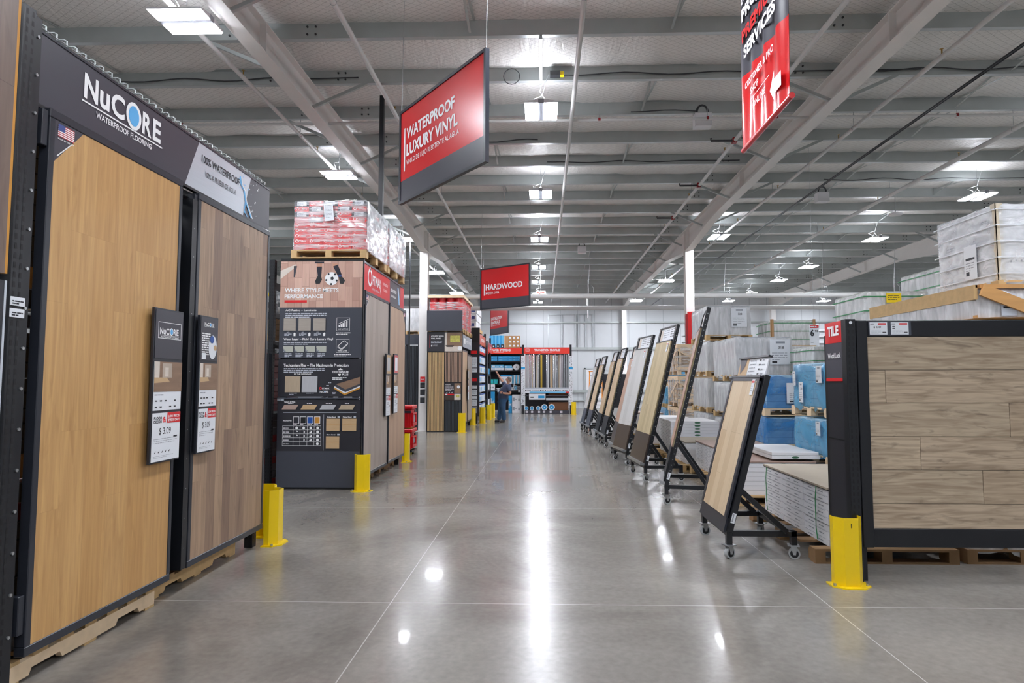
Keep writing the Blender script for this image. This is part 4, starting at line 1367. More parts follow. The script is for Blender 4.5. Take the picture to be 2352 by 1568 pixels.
def poster(c):
    # child's legs with ball
    c.poly([(0.0, 3.13), (0.0, 3.26), (0.24, 3.36), (0.22, 3.31)], 'photo_light')
    c.poly([(0.2, 3.16), (0.22, 3.16), (0.25, 3.33), (0.2, 3.33)], 'charcoal')
    c.rect(0.52, 3.37, 0.66, 3.395, 'sock', 0.003)
    c.rect(0.55, 3.3, 0.63, 3.37, 'skin', 0.002); c.poly([(0.79, 3.37), (0.87, 3.37), (0.865, 3.32), (0.8, 3.3)], 'skin', 0.002)
    c.poly([(0.55, 3.32), (0.63, 3.32), (0.62, 3.17), (0.57, 3.17)], 'sock', 0.003)
    c.poly([(0.8, 3.32), (0.87, 3.35), (0.935, 3.19), (0.885, 3.16)], 'sock', 0.003)
    c.poly([(0.57, 3.18), (0.62, 3.17), (0.635, 3.12), (0.6, 3.06), (0.54, 3.06), (0.53, 3.1)], 'black', 0.004)
    c.poly([(0.885, 3.17), (0.935, 3.17), (0.985, 3.11), (0.96, 3.06), (0.91, 3.06)], 'black', 0.004)
    c.rect(0.885, 3.165, 0.93, 3.185, 'blue_dark', 0.005)
    c.disc(0.78, 3.135, 0.004, 0.1, 'ink_white', 30)
    c.disc(0.79, 3.14, 0.006, 0.028, 'ink', 5)
    for a in range(5):
        c.disc(0.78 + 0.083 * math.cos(a * 1.2566 + 0.9), 3.135 + 0.083 * math.sin(a * 1.2566 + 0.9), 0.0055, 0.017, 'ink', 6)
    c.text('WHERE STYLE MEETS', 0.07, 2.93, 'ink_white', h=0.062, w=0.82, bold=0.03)
    c.text('PERFORMANCE', 0.07, 2.84, 'ink_white', h=0.062, w=0.58, bold=0.03)
    c.rect(0.07, 2.775, 0.41, 2.81, 'red', 0.003)
board(2.70, 3.40, 'photo_wood', 'photo_poster', poster)
def ratings(c):
    c.text('AC Rating – Laminate', 0.09, 2.635, 'ink_white', h=0.04, w=0.47, bold=0.02)
    c.scribble(0.09, 2.6, 0.72, 0.027, 3, 'paper_grey', seed=11)
    for k in range(3):
        x = 0.07 + k * 0.225
        c.rect(x, 2.35, x + 0.185, 2.535, 'swatch_grey', 0.012)
        c.text(('AC3', 'AC4', 'AC5')[k], x + 0.045, 2.32, 'paper_grey', h=0.014, w=0.04)
        c.scribble(x + 0.01, 2.295, x + 0.12, 0.02, 2, 'paper_grey', seed=k)
        c.poly([(x + 0.15, 2.27), (x + 0.15, 2.3), (x + 0.143, 2.3), (x + 0.165, 2.325), (x + 0.187, 2.3), (x + 0.18, 2.3), (x + 0.18, 2.27)], 'ink_white', 0.003)
    def icon(x, y, word):
        c.frame_rect(x, y, x + 0.2, y + 0.2, 0.004, 'ink_white')
        c.text(word, x + 0.1, y + 0.018, 'ink_white', h=0.018, w=0.15, align='c', bold=0.03)
    icon(0.87, 2.345, 'AC RATING')
    for k in range(5): c.rect(0.9 + k * 0.029, 2.405, 0.918 + k * 0.029, 2.43 + k * 0.017, 'ink_white', 0.003)
    c.line([(0.895, 2.45), (1.045, 2.52)], 0.007, 'ink_white')
    c.scribble(0.86, 2.31, 1.08, 0.02, 2, 'ink_white', seed=4)
    c.text('Wear Layer – Rigid Core Luxury Vinyl', 0.07, 2.2, 'ink_white', h=0.042, w=0.75, bold=0.02)
    c.scribble(0.075, 2.165, 0.72, 0.025, 2, 'paper_grey', seed=12)
    for k in range(4):
        x = 0.07 + k * 0.167
        c.poly([(x + 0.05, 2.03), (x + 0.15, 2.03), (x + 0.15, 2.12), (x, 2.12), (x, 2.085)], 'swatch_sage', 0.006)
        c.line([(x, 2.07), (x + 0.04, 2.03)], 0.006, 'paper_grey'); c.line([(x, 2.05), (x + 0.02, 2.03)], 0.006, 'paper_grey')
        c.scribble(x + 0.02, 2.0, x + 0.13, 0.022, 3, 'paper_grey', seed=20 + k)
    icon(0.865, 2.02, 'WEAR LAYER')
    c.line([(0.89, 2.115), (0.985, 2.2), (1.045, 2.16), (0.95, 2.075), (0.89, 2.115)], 0.008, 'ink_white')
    c.line([(0.89, 2.1), (0.95, 2.06), (1.045, 2.145)], 0.006, 'ink_white')
    c.scribble(0.84, 1.985, 1.09, 0.02, 2, 'ink_white', seed=14)
board(1.945, 2.70, 'charcoal_blue', 'rating_board', ratings)
def tech(c):
    c.text('Techtanium Plus – The Maximum in Protection', 0.08, 1.81, 'ink_white', h=0.044, w=0.98, bold=0.025)
    c.scribble(0.085, 1.775, 0.7, 0.026, 3, 'paper_grey', seed=31)
    c.text('SEE THE DIFFERENCE', 0.24, 1.69, 'ink_white', h=0.02, w=0.26)
    c.rect(0.11, 1.43, 0.345, 1.67, 'swatch_oak', 0.012); c.rect(0.365, 1.43, 0.6, 1.67, 'swatch_pale', 0.012)
    c.scribble(0.17, 1.41, 0.29, 0.02, 2, 'paper_grey', seed=1); c.scribble(0.43, 1.41, 0.56, 0.02, 1, 'paper_grey', seed=2)
    c.text('TECHTANIUM', 0.81, 1.715, 'ink_white', h=0.035, w=0.25, bold=0.03)
    c.text('PLUS', 0.97, 1.68, 'ink_white', h=0.028, w=0.09, bold=0.03)
    c.poly([(0.94, 1.79), (0.9, 1.76), (0.98, 1.76)], 'ink_white', 0.003)
    c.poly([(0.9, 1.705), (0.95, 1.705), (0.935, 1.665), (0.915, 1.68)], 'ink_white', 0.003)
    c.scribble(0.82, 1.64, 1.04, 0.022, 2, 'ink_white', seed=6)
    c.poly([(0.88, 1.55), (1.02, 1.47), (1.245, 1.56), (1.245, 1.66)], 'photo_floor', 0.008)
    c.poly([(0.88, 1.55), (1.02, 1.47), (1.245, 1.56), (1.245, 1.53), (1.02, 1.43), (0.86, 1.53)], 'charcoal_blue', 0.007)
    c.poly([(0.86, 1.52), (1.02, 1.43), (1.245, 1.53), (1.245, 1.51), (1.01, 1.41), (0.85, 1.505)], 'paper', 0.0065)
    c.poly([(0.85, 1.505), (1.01, 1.41), (1.245, 1.51), (1.245, 1.485), (1.01, 1.385), (0.845, 1.485)], 'mdf', 0.006)
    c.disc(0.645, 1.49, 0.003, 0.02, 'red', 16, r0=0.012); c.text('PTIMAX', 0.67, 1.475, 'ink_white', h=0.024, w=0.11, bold=0.02)
    nucore(c, 0.635, 1.425, 0.13, sub=False)
    c.scribble(0.76, 1.565, 0.83, 0.02, 1, 'paper_grey', seed=7); c.scribble(0.73, 1.525, 0.8, 0.02, 1, 'paper_grey', seed=8); c.scribble(0.82, 1.42, 0.88, 0.016, 2, 'paper_grey', seed=9)
board(1.365, 1.93, 'charcoal_dark', 'coating_board', tech)
def finish(c):
    c.text('Texture & Finish', 0.1, 1.275, 'ink_white', h=0.026, w=0.17, bold=0.03)
    for k, m in enumerate(['tile_pink', 'swatch_tan', 'swatch_pale', 'swatch_oak']):
        x = 0.07 + k * 0.285
        c.poly([(x, 1.175), (x + 0.21, 1.175), (x + 0.25, 1.245), (x + 0.04, 1.245)], m, 0.012)
        c.scribble(x + 0.09, 1.26, x + 0.21, 0.018, 1, 'ink_white', seed=40 + k)
    c.rect(0.09, 1.125, 1.19, 1.13, 'paper_grey')
    c.text('Attached Pad', 0.09, 1.0, 'ink_white', h=0.018, w=0.13, bold=0.03)
    for k, m in enumerate(['charcoal_dark', 'black_matt', 'blue_dark', 'mdf']):
        x = 0.245 + k * 0.105
        c.rect(x, 0.965, x + 0.09, 1.07, 'ink_white', 0.003); c.rect(x + 0.007, 0.972, x + 0.083, 1.063, m, 0.006)
        c.scribble(x, 0.945, x + 0.08, 0.016, 1, 'ink_white', seed=50 + k)
    for k in range(6): c.rect(0.085, 0.64 + k * 0.058, 0.665, 0.644 + k * 0.058, 'ink_white')
    for x in (0.085, 0.245, 0.35, 0.455, 0.56, 0.661): c.rect(x, 0.64, x + 0.004, 0.934, 'ink_white')
    fills = [[1, 1, 1, 1], [.25, .5, .75, 1], [.25, .5, .75, 1], [0, .5, .75, 1], [0, 0, 0, 1]]
    for r_, row in enumerate(fills):
        y = 0.64 + (4.5 - r_) * 0.058
        c.scribble(0.1, y - 0.008, 0.23, 0.02, 1, 'ink_white', seed=60 + r_)
        for q, f in enumerate(row):
            if f: c.disc(0.3 + q * 0.105, y, 0.003, 0.02, 'ink_white', 12, a0=math.pi / 2 - 2 * math.pi * f, a1=math.pi / 2)
    c.rect(0.7, 0.57, 0.705, 1.1, 'paper_grey')
    for (x, y, w1, m, s_) in [(0.745, 0.86, 0.2, 'swatch_tan', 'Artisan Bevel'), (0.985, 0.86, 0.21, 'swatch_tan', 'Painted Bevel'), (0.745, 0.6, 0.2, 'swatch_tan', 'Micro Bevel')]:
        c.rect(x, y, x + w1, y + 0.18, m, 0.012); c.rect(x, y + 0.09, x + w1, y + 0.093, 'mdf', 0.013); c.rect(x + w1 * 0.6, y + 0.09, x + w1 * 0.605, y + 0.18, 'mdf', 0.013)
        c.text(s_, x + 0.005, y + 0.195, 'ink_white', h=0.017, w=0.13, bold=0.03); c.rect(x + 0.165, y + 0.192, x + 0.2, y + 0.215, 'paper_grey', 0.003)
board(0.56, 1.32, 'charcoal_dark', 'finish_board', finish)
b = MB(); b.box(0, -0.012, 0.03, BW - 0.02, 0.02, 0.56, 'charcoal_blue'); b.build('plain_panel', t)
b = MB(); b.box(0.0, -0.03, 1.335, BW - 0.02, 0.02, 1.35, 'edge_grey'); b.build('ledge', t)
b = MB(facing_cam(0.0, -0.02, 1.3)); b.box(0, 0, 0, 0.1, 0.035, 0.002, 'paper_grey'); b.scribble(0.008, 0.012, 0.09, 0.014, 1, 'ink', seed=3, z=0.003); b.build('tag', t)
# header of the second rack
t = thing('header_sign', 'red and charcoal header board on the second rack, facing the aisle', 'sign', (-2.72, 9.2, 2.97))
b = MB(); b.box(-0.02, 0, 0, 0, 1.62, 0.42, 'red_sign'); b.build('red_panel', t)
b = MB(); b.box(-0.02, 1.62, 0, 0, 2.42, 0.42, 'charcoal'); b.build('charcoal_panel', t)
b = MB(); b.box(-0.02, 2.42, 0, 0, 2.7, 0.42, 'red_sign'); b.build('red_end_panel', t)
b = MB(facing_aisle(0.001, 0, 0))
b.disc(0.36, 0.25, 0.001, 0.115, 'ink_white', 26, r0=0.08, sy=1.25); b.disc(0.36, 0.385, 0.001, 0.03, 'ink_white', 12)
b.text('PTIMAX', 0.5, 0.16, 'ink_white', h=0.15, w=0.5, bold=0.02); b.line([(0.93, 0.19), (1.03, 0.06)], 0.02, 'ink_white')
b.text('LUXURY VINYL PLANK', 0.48, 0.07, 'paper_grey', h=0.035, w=0.45)
b.text('WATER RESISTANT', 1.12, 0.25, 'ink_white', h=0.045, w=0.35, bold=0); b.text('FLOORING', 1.18, 0.15, 'ink_white', h=0.045, w=0.24, bold=0)
b.text('100% WATERPROOF', 1.68, 0.22, 'ink_white', h=0.06, w=0.42, bold=0.02); b.text('100% A PRUEBA DE AGUA', 1.7, 0.13, 'ink_white', h=0.04, w=0.38)
b.line([(2.2, 0.36), (2.27, 0.2), (2.3, 0.05)], 0.05, 'blue_logo', 0.002); b.line([(2.24, 0.36), (2.31, 0.2), (2.34, 0.05)], 0.03, 'ink_white', 0.003)
b.build('lettering', t)
b = MB(); b.box(-0.03, -0.02, 0.42, 0.01, 2.72, 0.45, 'edge_grey'); b.box(-0.03, -0.02, -0.025, 0.01, 2.72, 0, 'black'); b.build('trim_rail', t)
hinged_panel(None, 'flooring_panel', -2.70, 9.27, 10.72, 0.15, 2.98, 'oak_greige', 'grey plank flooring panel on the second rack', corner='L')
hinged_panel(None, 'flooring_panel', -2.70, 10.78, 12.03, 0.16, 2.98, 'oak_rose', 'tan plank flooring panel on the second rack', corner='R')
b = MB(); b.box(-2.775, 10.725, 0.2, -2.69, 10.738, 2.95, 'black'); tag(b.build('panel_post', loc=(-2.8, 10.74, 0.2)), 'black post between the grey and the tan panel of the second rack', 'post')
price_strip(-2.655, 10.38, 10.68, 1.0, 2.06, 'info strip on the right edge of the grey plank panel', kind=2)
price_strip(-2.655, 10.93, 11.22, 1.02, 2.08, 'info strip with a red card on the tan plank panel', kind=3)
for (ya, lb, m) in ((9.3, 'nearer', 'pallet_old'), (10.75, 'farther', 'pallet_old')):
    t = thing('pallet', '%s dark timber pallet on the floor under the second rack' % lb, 'pallet', (0, 0, 0))
    pallet_parts(t, -3.85, ya, 1.0, 1.1, m=m, run='Y')
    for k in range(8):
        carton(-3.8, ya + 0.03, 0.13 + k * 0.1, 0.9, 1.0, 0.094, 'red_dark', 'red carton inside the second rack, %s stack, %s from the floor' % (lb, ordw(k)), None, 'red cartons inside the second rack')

# wrapped loads of red cartons on top
def optimax_face(b, w_, h_, red=True, seed=0):
    if red:
        b.disc(w_ * 0.2, h_ * 0.55, 0.001, h_ * 0.3, 'ink_white', 16, r0=h_ * 0.19)
        b.text('PTIMAX', w_ * 0.33, h_ * 0.35, 'ink_white', h=h_ * 0.4, w=w_ * 0.5, bold=0.02)
    else:
        b.rect(w_ * 0.15, h_ * 0.12, w_ * 0.8, h_ * 0.88, 'paper', 0.001); b.scribble(w_ * 0.2, h_ * 0.6, w_ * 0.6, h_ * 0.2, 3, 'ink_grey', seed=seed, z=0.002)
def red_load(y0, y1, label, faces=True):
    t = thing('wrapped_carton_load', label, 'pallet load', (-3.22, (y0 + y1) / 2, 3.445))
    W, D = 1.1, y1 - y0
    pallet_sub(t, -0.58, -D / 2, 1.14, D, 0.0, 'pallet_wood', 'Y')
    r = random.Random(5)
    cw, ch = W / 5, 0.083
    red_m = MB(); red_m.box(0, 0, 0, cw - 0.004, D - 0.06, ch - 0.004, 'red_dark')
    f = MB(facing_cam(0, -0.001, 0)); f.rect(0, 0, cw - 0.004, ch - 0.004, 'red', 0); optimax_face(f, cw, ch)
    red_m.v += f.v; 
    def merged(reds, sd):
        b = MB(); b.box(0, 0, 0, cw - 0.004, D - 0.06, ch - 0.004, 'red' if reds else 'charcoal')
        b.M = facing_cam(0, -0.001, 0); optimax_face(b, cw, ch, reds, sd)
        return b.mesh('carton')
    mr = merged(True, 0); mw = merged(False, 1)
    whites = {(8, 0), (8, 2), (8, 4), (7, 1), (7, 3), (6, 0), (6, 2), (6, 4), (5, 1)}
    for k in range(9):
        for q in range(5):
            o = bpy.data.objects.new('carton', mw if (k, q) in whites else mr); C.objects.link(o); o.parent = t
            o.location = (-W / 2 + q * cw + 0.002 + r.uniform(-.003, .003), -D / 2 + 0.03 + r.uniform(-.008, .008), 0.135 + k * ch)
    zt = 0.135 + 9 * ch
    fb = MB()
    fb.wrinkled(-W / 2 - 0.02, -D / 2, 0.1, W / 2 + 0.02, D / 2, zt + 0.015, 'film_clear', step=0.06, amp=0.014, seed=1)
    fb.build('stretch_wrap', t)
    if faces:
        c = MB(); c.wrinkled(W / 2 + 0.022, -D / 2 - 0.005, 0.11, W / 2 + 0.035, D / 2, zt, 'film_side', step=0.06, amp=0.012, seed=4, top=False); c.build('wrap_layer', t)
        c = MB(facing_cam(-0.06, -D / 2 - 0.03, 0.55)); c.M = c.M @ Matrix.Rotation(0.1, 4, 'Z'); c.box(0, 0, 0, 0.14, 0.27, 0.003, 'paper'); c.scribble(0.015, 0.23, 0.12, 0.02, 10, 'ink_grey', z=0.004, seed=4, fill=0.3); c.build('packing_slip', t)
    return t
red_load(9.11, 10.34, 'nearer wrapped load of red cartons on top of the second rack')
red_load(10.42, 11.7, 'farther wrapped load of red cartons on top of the second rack', True)

# ---------------------------------------------------------------- back-to-back row seen through the gap behind the nearest rack
t = thing('storage_rack', 'dark storage rack seen through the gap left of the information board', 'rack', (0, 0, 0))
rack(t, -5.3, -4.08, 9.2, 11.95, 3.44, [1.1, 2.2, 3.1])
for k in range(9):
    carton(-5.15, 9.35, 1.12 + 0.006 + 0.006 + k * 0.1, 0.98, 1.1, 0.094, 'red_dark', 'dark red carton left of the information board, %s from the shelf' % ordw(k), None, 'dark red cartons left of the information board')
for k in range(9):
    carton(-5.15, 9.35, 0.0 + k * 0.11, 0.98, 1.1, 0.104, 'carton_dark' if k % 3 else 'red_dark', 'carton low in the rack left of the information board, %s from floor' % ordw(k), None, 'cartons low in the rack left of the information board')
for k in range(5):
    carton(-5.15, 9.35, 2.215 + k * 0.09, 0.98, 1.1, 0.084, 'pallet_wood' if k < 4 else 'charcoal', 'tan bundle of boards behind the information board, %s from the shelf' % ordw(k), None, 'tan board bundles left of the information board')
b = MB(); b.box(-4.9, 9.3, 2.9, -4.2, 9.36, 2.95, 'yellow'); tag(b.build('shelf_beam', loc=(-4.5, 9.33, 2.92)), 'short yellow beam glimpsed left of the soccer photo', 'beam')
t = thing('leaning_panel_frame', 'tall black frame with a bright red edge leaning left of the information board', 'frame', (-4.12, 8.9, 0.0))
b = MB(); b.box(-0.13, 0.0, 0.62, 0.12, 0.1, 2.0, 'black'); b.build('panel', t)
b = MB(); b.box(-0.2, -0.02, 0.62, -0.13, 0.1, 1.9, 'red'); b.build('red_edge', t)
b = MB(); b.box(-0.1, 0.0, 0.0, 0.0, 0.08, 0.62, 'black'); b.build('leg', t)
b = MB(facing_cam(-0.02, -0.002, 0.1)); b.box(0, 0, 0, 0.1, 0.18, 0.002, 'paper_grey'); b.scribble(0.01, 0.15, 0.09, 0.03, 5, 'ink', z=0.003, seed=1); b.build('tag', t)

# red tool boxes
def toolbox(z, h, label):
    t = thing('tool_box', label, 'tool box', (-3.06, 13.6, z))
    b = MB(); b.box(-0.26, -0.24, 0.02, 0.2, 0.24, h - 0.09, 'red_plastic')
    for k in range(5): b.box(-0.24 + k * 0.09, -0.25, 0.03, -0.2 + k * 0.09, -0.24, h - 0.12, 'red_plastic')
    b.build('body', t, bevel=0.01)
    b = MB(); b.box(-0.28, -0.26, h - 0.08, 0.23, 0.26, h, 'red_plastic'); b.build('lid', t, bevel=0.012)
    b = MB(); b.box(-0.25, -0.27, h - 0.16, 0.2, -0.25, h - 0.11, 'frame_dark'); b.build('strap_rail', t)
    b = MB(); b.box(0.2, -0.2, 0.05, 0.24, 0.2, 0.12, 'red_plastic'); b.box(0.2, -0.2, h - 0.2, 0.24, 0.2, h - 0.16, 'red_plastic')
    b.box(0.2, -0.2, 0.12, 0.24, -0.14, h - 0.2, 'red_plastic'); b.box(0.2, 0.14, 0.12, 0.24, 0.2, h - 0.2, 'red_plastic'); b.build('side_frame', t, bevel=0.006)
    b = MB(); b.box(0.2, -0.12, 0.14, 0.215, 0.12, h - 0.22, 'grey_card'); b.build('side_plate', t)
    b = MB(); b.box(0.23, -0.05, h - 0.15, 0.25, 0.05, h - 0.1, 'black'); b.build('latch', t)
    return t
toolbox(0.1, 0.46, 'lower red tool box of the stack behind the second rack, on a wheeled base')
toolbox(0.565, 0.5, 'upper red tool box of the stack behind the second rack')
b = MB(); b.box(-3.34, 13.36, 0.06, -2.83, 13.84, 0.1, 'black')
for x in (-3.28, -2.9):
    for y in (13.42, 13.78): b.tube([(x - 0.02, y, 0.032), (x + 0.02, y, 0.032)], 0.032, 'black_matt', 12)
tag(b.build('wheeled_base', loc=(-3.06, 13.6, 0.0)), 'low black wheeled base under the red tool boxes', 'dolly')
t = thing('mallet', 'rubber mallet with a dark head leaning on the red tool boxes at floor level', 'mallet', (-2.92, 13.2, 0.0))
b = MB(); b.tube([(-0.05, 0, 0.06), (0.06, 0, 0.06)], 0.055, 'frame_dark', 14); b.build('head', t)
b = MB(); b.tube([(0.0, 0.0, 0.1), (-0.16, 0.03, 0.42)], 0.014, 'edge_grey', 8); b.build('handle', t)

# ---------------------------------------------------------------- slatted wall panel rack, mid-left
t = thing('display_rack', 'black rack behind the slatted acoustic panels, left of the hall centre', 'rack', (0, 0, 0))
rack(t, -3.66, -2.64, 19.45, 22.3, 3.13, [1.2, 2.2, 3.12], deck=False)
t = thing('slat_panel_display', 'rack end board of tan, brown and black slatted acoustic wall panels', 'display board', (-3.67, 19.4, 0))
b = MB(); b.box(0, 0, 0.0, 1.13, 0.03, 3.15, 'black_matt'); b.build('backing', t)
def slats(x0, x1, z0, z1, m, n, name):
    b = MB(); p = (x1 - x0) / n
    for k in range(n): b.box(x0 + k * p + p * 0.22, -0.025, z0, x0 + k * p + p * 0.8, 0.0, z1, m)
    return b.build(name, t)
pm('slat_tan', 'd3b383', 0.5, var=0.1); pm('slat_brown', 'a58a78', 0.5, var=0.1); pm('slat_black', '3a4047', 0.5)
slats(0.03, 0.555, 0.03, 2.49, 'slat_tan', 14, 'tan_slats')
slats(0.575, 1.1, 1.56, 2.49, 'slat_brown', 12, 'brown_slats')
slats(0.575, 1.1, 0.03, 0.97, 'slat_black', 12, 'black_slats')
b = MB(); b.box(0, -0.02, 2.52, 0.56, 0, 3.12, 'charcoal_dark'); p = b.build('title_board', t)
c = MB(facing_cam(0, -0.021, 2.52)); c.rect(0.085, 0.12, 0.1, 0.54, 'red'); c.text('ACOUSTIC WOOD', 0.13, 0.46, 'ink_white', h=0.045, w=0.4, bold=0.03); c.text('WALL PANELS', 0.13, 0.39, 'ink_white', h=0.045, w=0.32, bold=0.03)
c.scribble(0.13, 0.32, 0.48, 0.05, 3, 'paper_grey', seed=3, fill=0.35); c.rect(0.13, 0.16, 0.17, 0.2, 'ink_white'); c.text('FLOOR & DECOR', 0.18, 0.165, 'ink_white', h=0.025, w=0.15); c.build('print', p)
b = MB(); b.box(0.565, -0.02, 2.52, 1.12, 0, 3.12, 'photo_floor'); p = b.build('room_photo', t)
c = MB(facing_cam(0.565, -0.021, 2.52)); c.rect(0, 0, 0.06, 0.6, 'photo_light'); c.rect(0, 0, 0.55, 0.16, 'photo_light', 0.002); c.poly([(0.02, 0.2), (0.3, 0.2), (0.26, 0.14), (0.06, 0.14)], 'brown_board', 0.003)
c.rect(0.17, 0.3, 0.48, 0.5, 'photo_yellow', 0.003); c.disc(0.48, 0.1, 0.003, 0.07, 'white', 14); c.build('print', p)
b = MB(); b.box(0.56, -0.03, 0.98, 1.1, 0, 1.54, 'charcoal_dark'); p = b.build('info_card', t)
c = MB(facing_cam(0.56, -0.031, 0.98)); c.text('ACOUSTIC', 0.04, 0.48, 'ink_white', h=0.03, w=0.16); c.scribble(0.04, 0.42, 0.3, 0.035, 4, 'ink_white', seed=3, fill=0.4)
for k in range(3): c.poly([(0.06 + k * 0.08, 0.24), (0.1 + k * 0.08, 0.27), (0.09 + k * 0.08, 0.23)], 'ink_white')
c.rect(0.32, 0.24, 0.52, 0.54, 'photo_floor'); c.disc(0.45, 0.43, 0.003, 0.05, 'paper', 12); c.rect(0.01, 0.17, 0.31, 0.21, 'red'); c.rect(0.04, 0.17, 0.1, 0.21, 'paper', 0.003)
c.rect(0.32, 0.02, 0.52, 0.21, 'photo_light'); c.rect(0.37, 0.1, 0.48, 0.18, 'photo_yellow', 0.003); c.rect(0.01, 0.02, 0.31, 0.15, 'brown_board'); c.build('print', p)
b = MB(); b.box(0.0, -0.06, 3.17, 1.13, -0.03, 3.81, 'charcoal_blue'); b.box(0.04, -0.03, 3.16, 0.08, 0.0, 3.7, 'black'); b.box(1.05, -0.03, 3.16, 1.09, 0.0, 3.7, 'black')
o = b.build('blank_sign'); o.location = (-3.67, 19.38, 0); tag(o, 'blank dark grey sign board above the slatted acoustic panels', 'sign')
t = thing('header_sign', 'grey header board facing the aisle beside the slatted acoustic panels', 'sign', (-2.56, 19.5, 2.68))
b = MB(); b.box(-0.02, 0, 0, 0, 2.5, 0.4, 'grey_card'); b.build('board', t)
b = MB(facing_aisle(0.001, 0, 0)); b.rect(0.3, 0.12, 0.75, 0.3, 'ink_white'); b.text('WOOD FLOORING', 0.9, 0.16, 'ink_white', h=0.1, w=1.3, bold=0.02); b.build('lettering', t)
hinged_panel(None, 'flooring_panel', -2.575, 19.6, 20.95, 0.2, 2.6, 'far_wood', 'honey wood panel facing the aisle just right of the slatted acoustic panels')
hinged_panel(None, 'flooring_panel', -2.575, 21.05, 22.3, 0.2, 2.5, 'oak_greige', 'pale wood panel facing the aisle, second right of the slatted acoustic panels')
price_strip(-2.53, 20.7, 21.0, 0.95, 2.0, 'info strip between the two wood panels right of the slatted display', kind=2)
# red rolls wrapped under a cardboard tray
t = thing('wrapped_roll_load', 'wrapped pallet of red rolls under a flat cardboard tray, above the slatted panels', 'pallet load', (-3.1, 20.1, 3.13))
pallet_sub(t, -0.56, -0.55, 1.12, 1.15, 0.0, 'pallet_wood', 'Y')
rm = MB()
rm.tube([(0, 0, 0), (0, 0, 0.98)], 0.132, 'red_plastic', 16); rm = rm.mesh('roll')
for i in range(4):
    for j in range(4):
        if 0 < i < 3 and 0 < j < 3: continue
        o = bpy.data.objects.new('roll', rm); C.objects.link(o); o.parent = t; o.location = (-0.41 + i * 0.27, -0.4 + j * 0.27, 0.13)
b = MB(); b.wrinkled(-0.56, -0.56, 0.13, 0.56, 0.57, 1.0, 'film_clear', step=0.07, amp=0.014, seed=8, top=False); b.build('stretch_wrap', t)
b = MB(); b.box(-0.58, -0.58, 1.115, 0.58, 0.59, 1.2, 'pallet_pale'); b.build('cardboard_tray', t)
t2 = dup(t, (-3.1, 22.6 - 1.25, 3.13), 0, 'second wrapped pallet of red rolls, behind the first one on the slatted panel rack')
# grey column cards
t = thing('sample_card_rack', 'red headed card with black sample grids fixed to the left column', 'sample rack', (-3.84, 19.585, 0.85))
b = MB(facing_cam(-0.07, 0, 0)); b.box(0, 0.72, 0, 0.15, 0.88, 0.01, 'red'); b.text('SHOP', 0.075, 0.78, 'ink_white', h=0.03, w=0.09, align='c', z=0.012); b.build('red_card', t)
for k, z in enumerate((0.05, 0.3, 0.52)):
    b = MB(facing_cam(-0.07, 0, 0)); b.box(0, z, 0, 0.15, z + 0.17, 0.01, 'black')
    for q in range(3): b.rect(0.005, z + 0.05 + q * 0.04, 0.145, z + 0.053 + q * 0.04, 'grey_card', 0.011)
    b.rect(0, z - 0.03, 0.15, z, 'paper', 0.011); b.build('sample_grid', t)
# back-to-back rack behind the column
t = thing('display_rack', 'black rack with grey slats showing between the second rack and the left column', 'rack', (0, 0, 0))
rack(t, -4.98, -3.99, 19.95, 22.3, 3.1, [1.2, 2.2, 3.09], deck=False)
b = MB(); b.box(-5.0, 19.88, 0.02, -4.0, 19.92, 2.72, 'black_matt')
for k in range(20): b.box(-4.98 + k * 0.049, 19.86, 0.02, -4.955 + k * 0.049, 19.88, 2.72, 'slat_black')
b.build('slat_board', t)
b = MB(); b.box(-5.0, 19.86, 2.77, -4.0, 19.9, 3.1, 'charcoal_blue'); b.build('header_board', t)

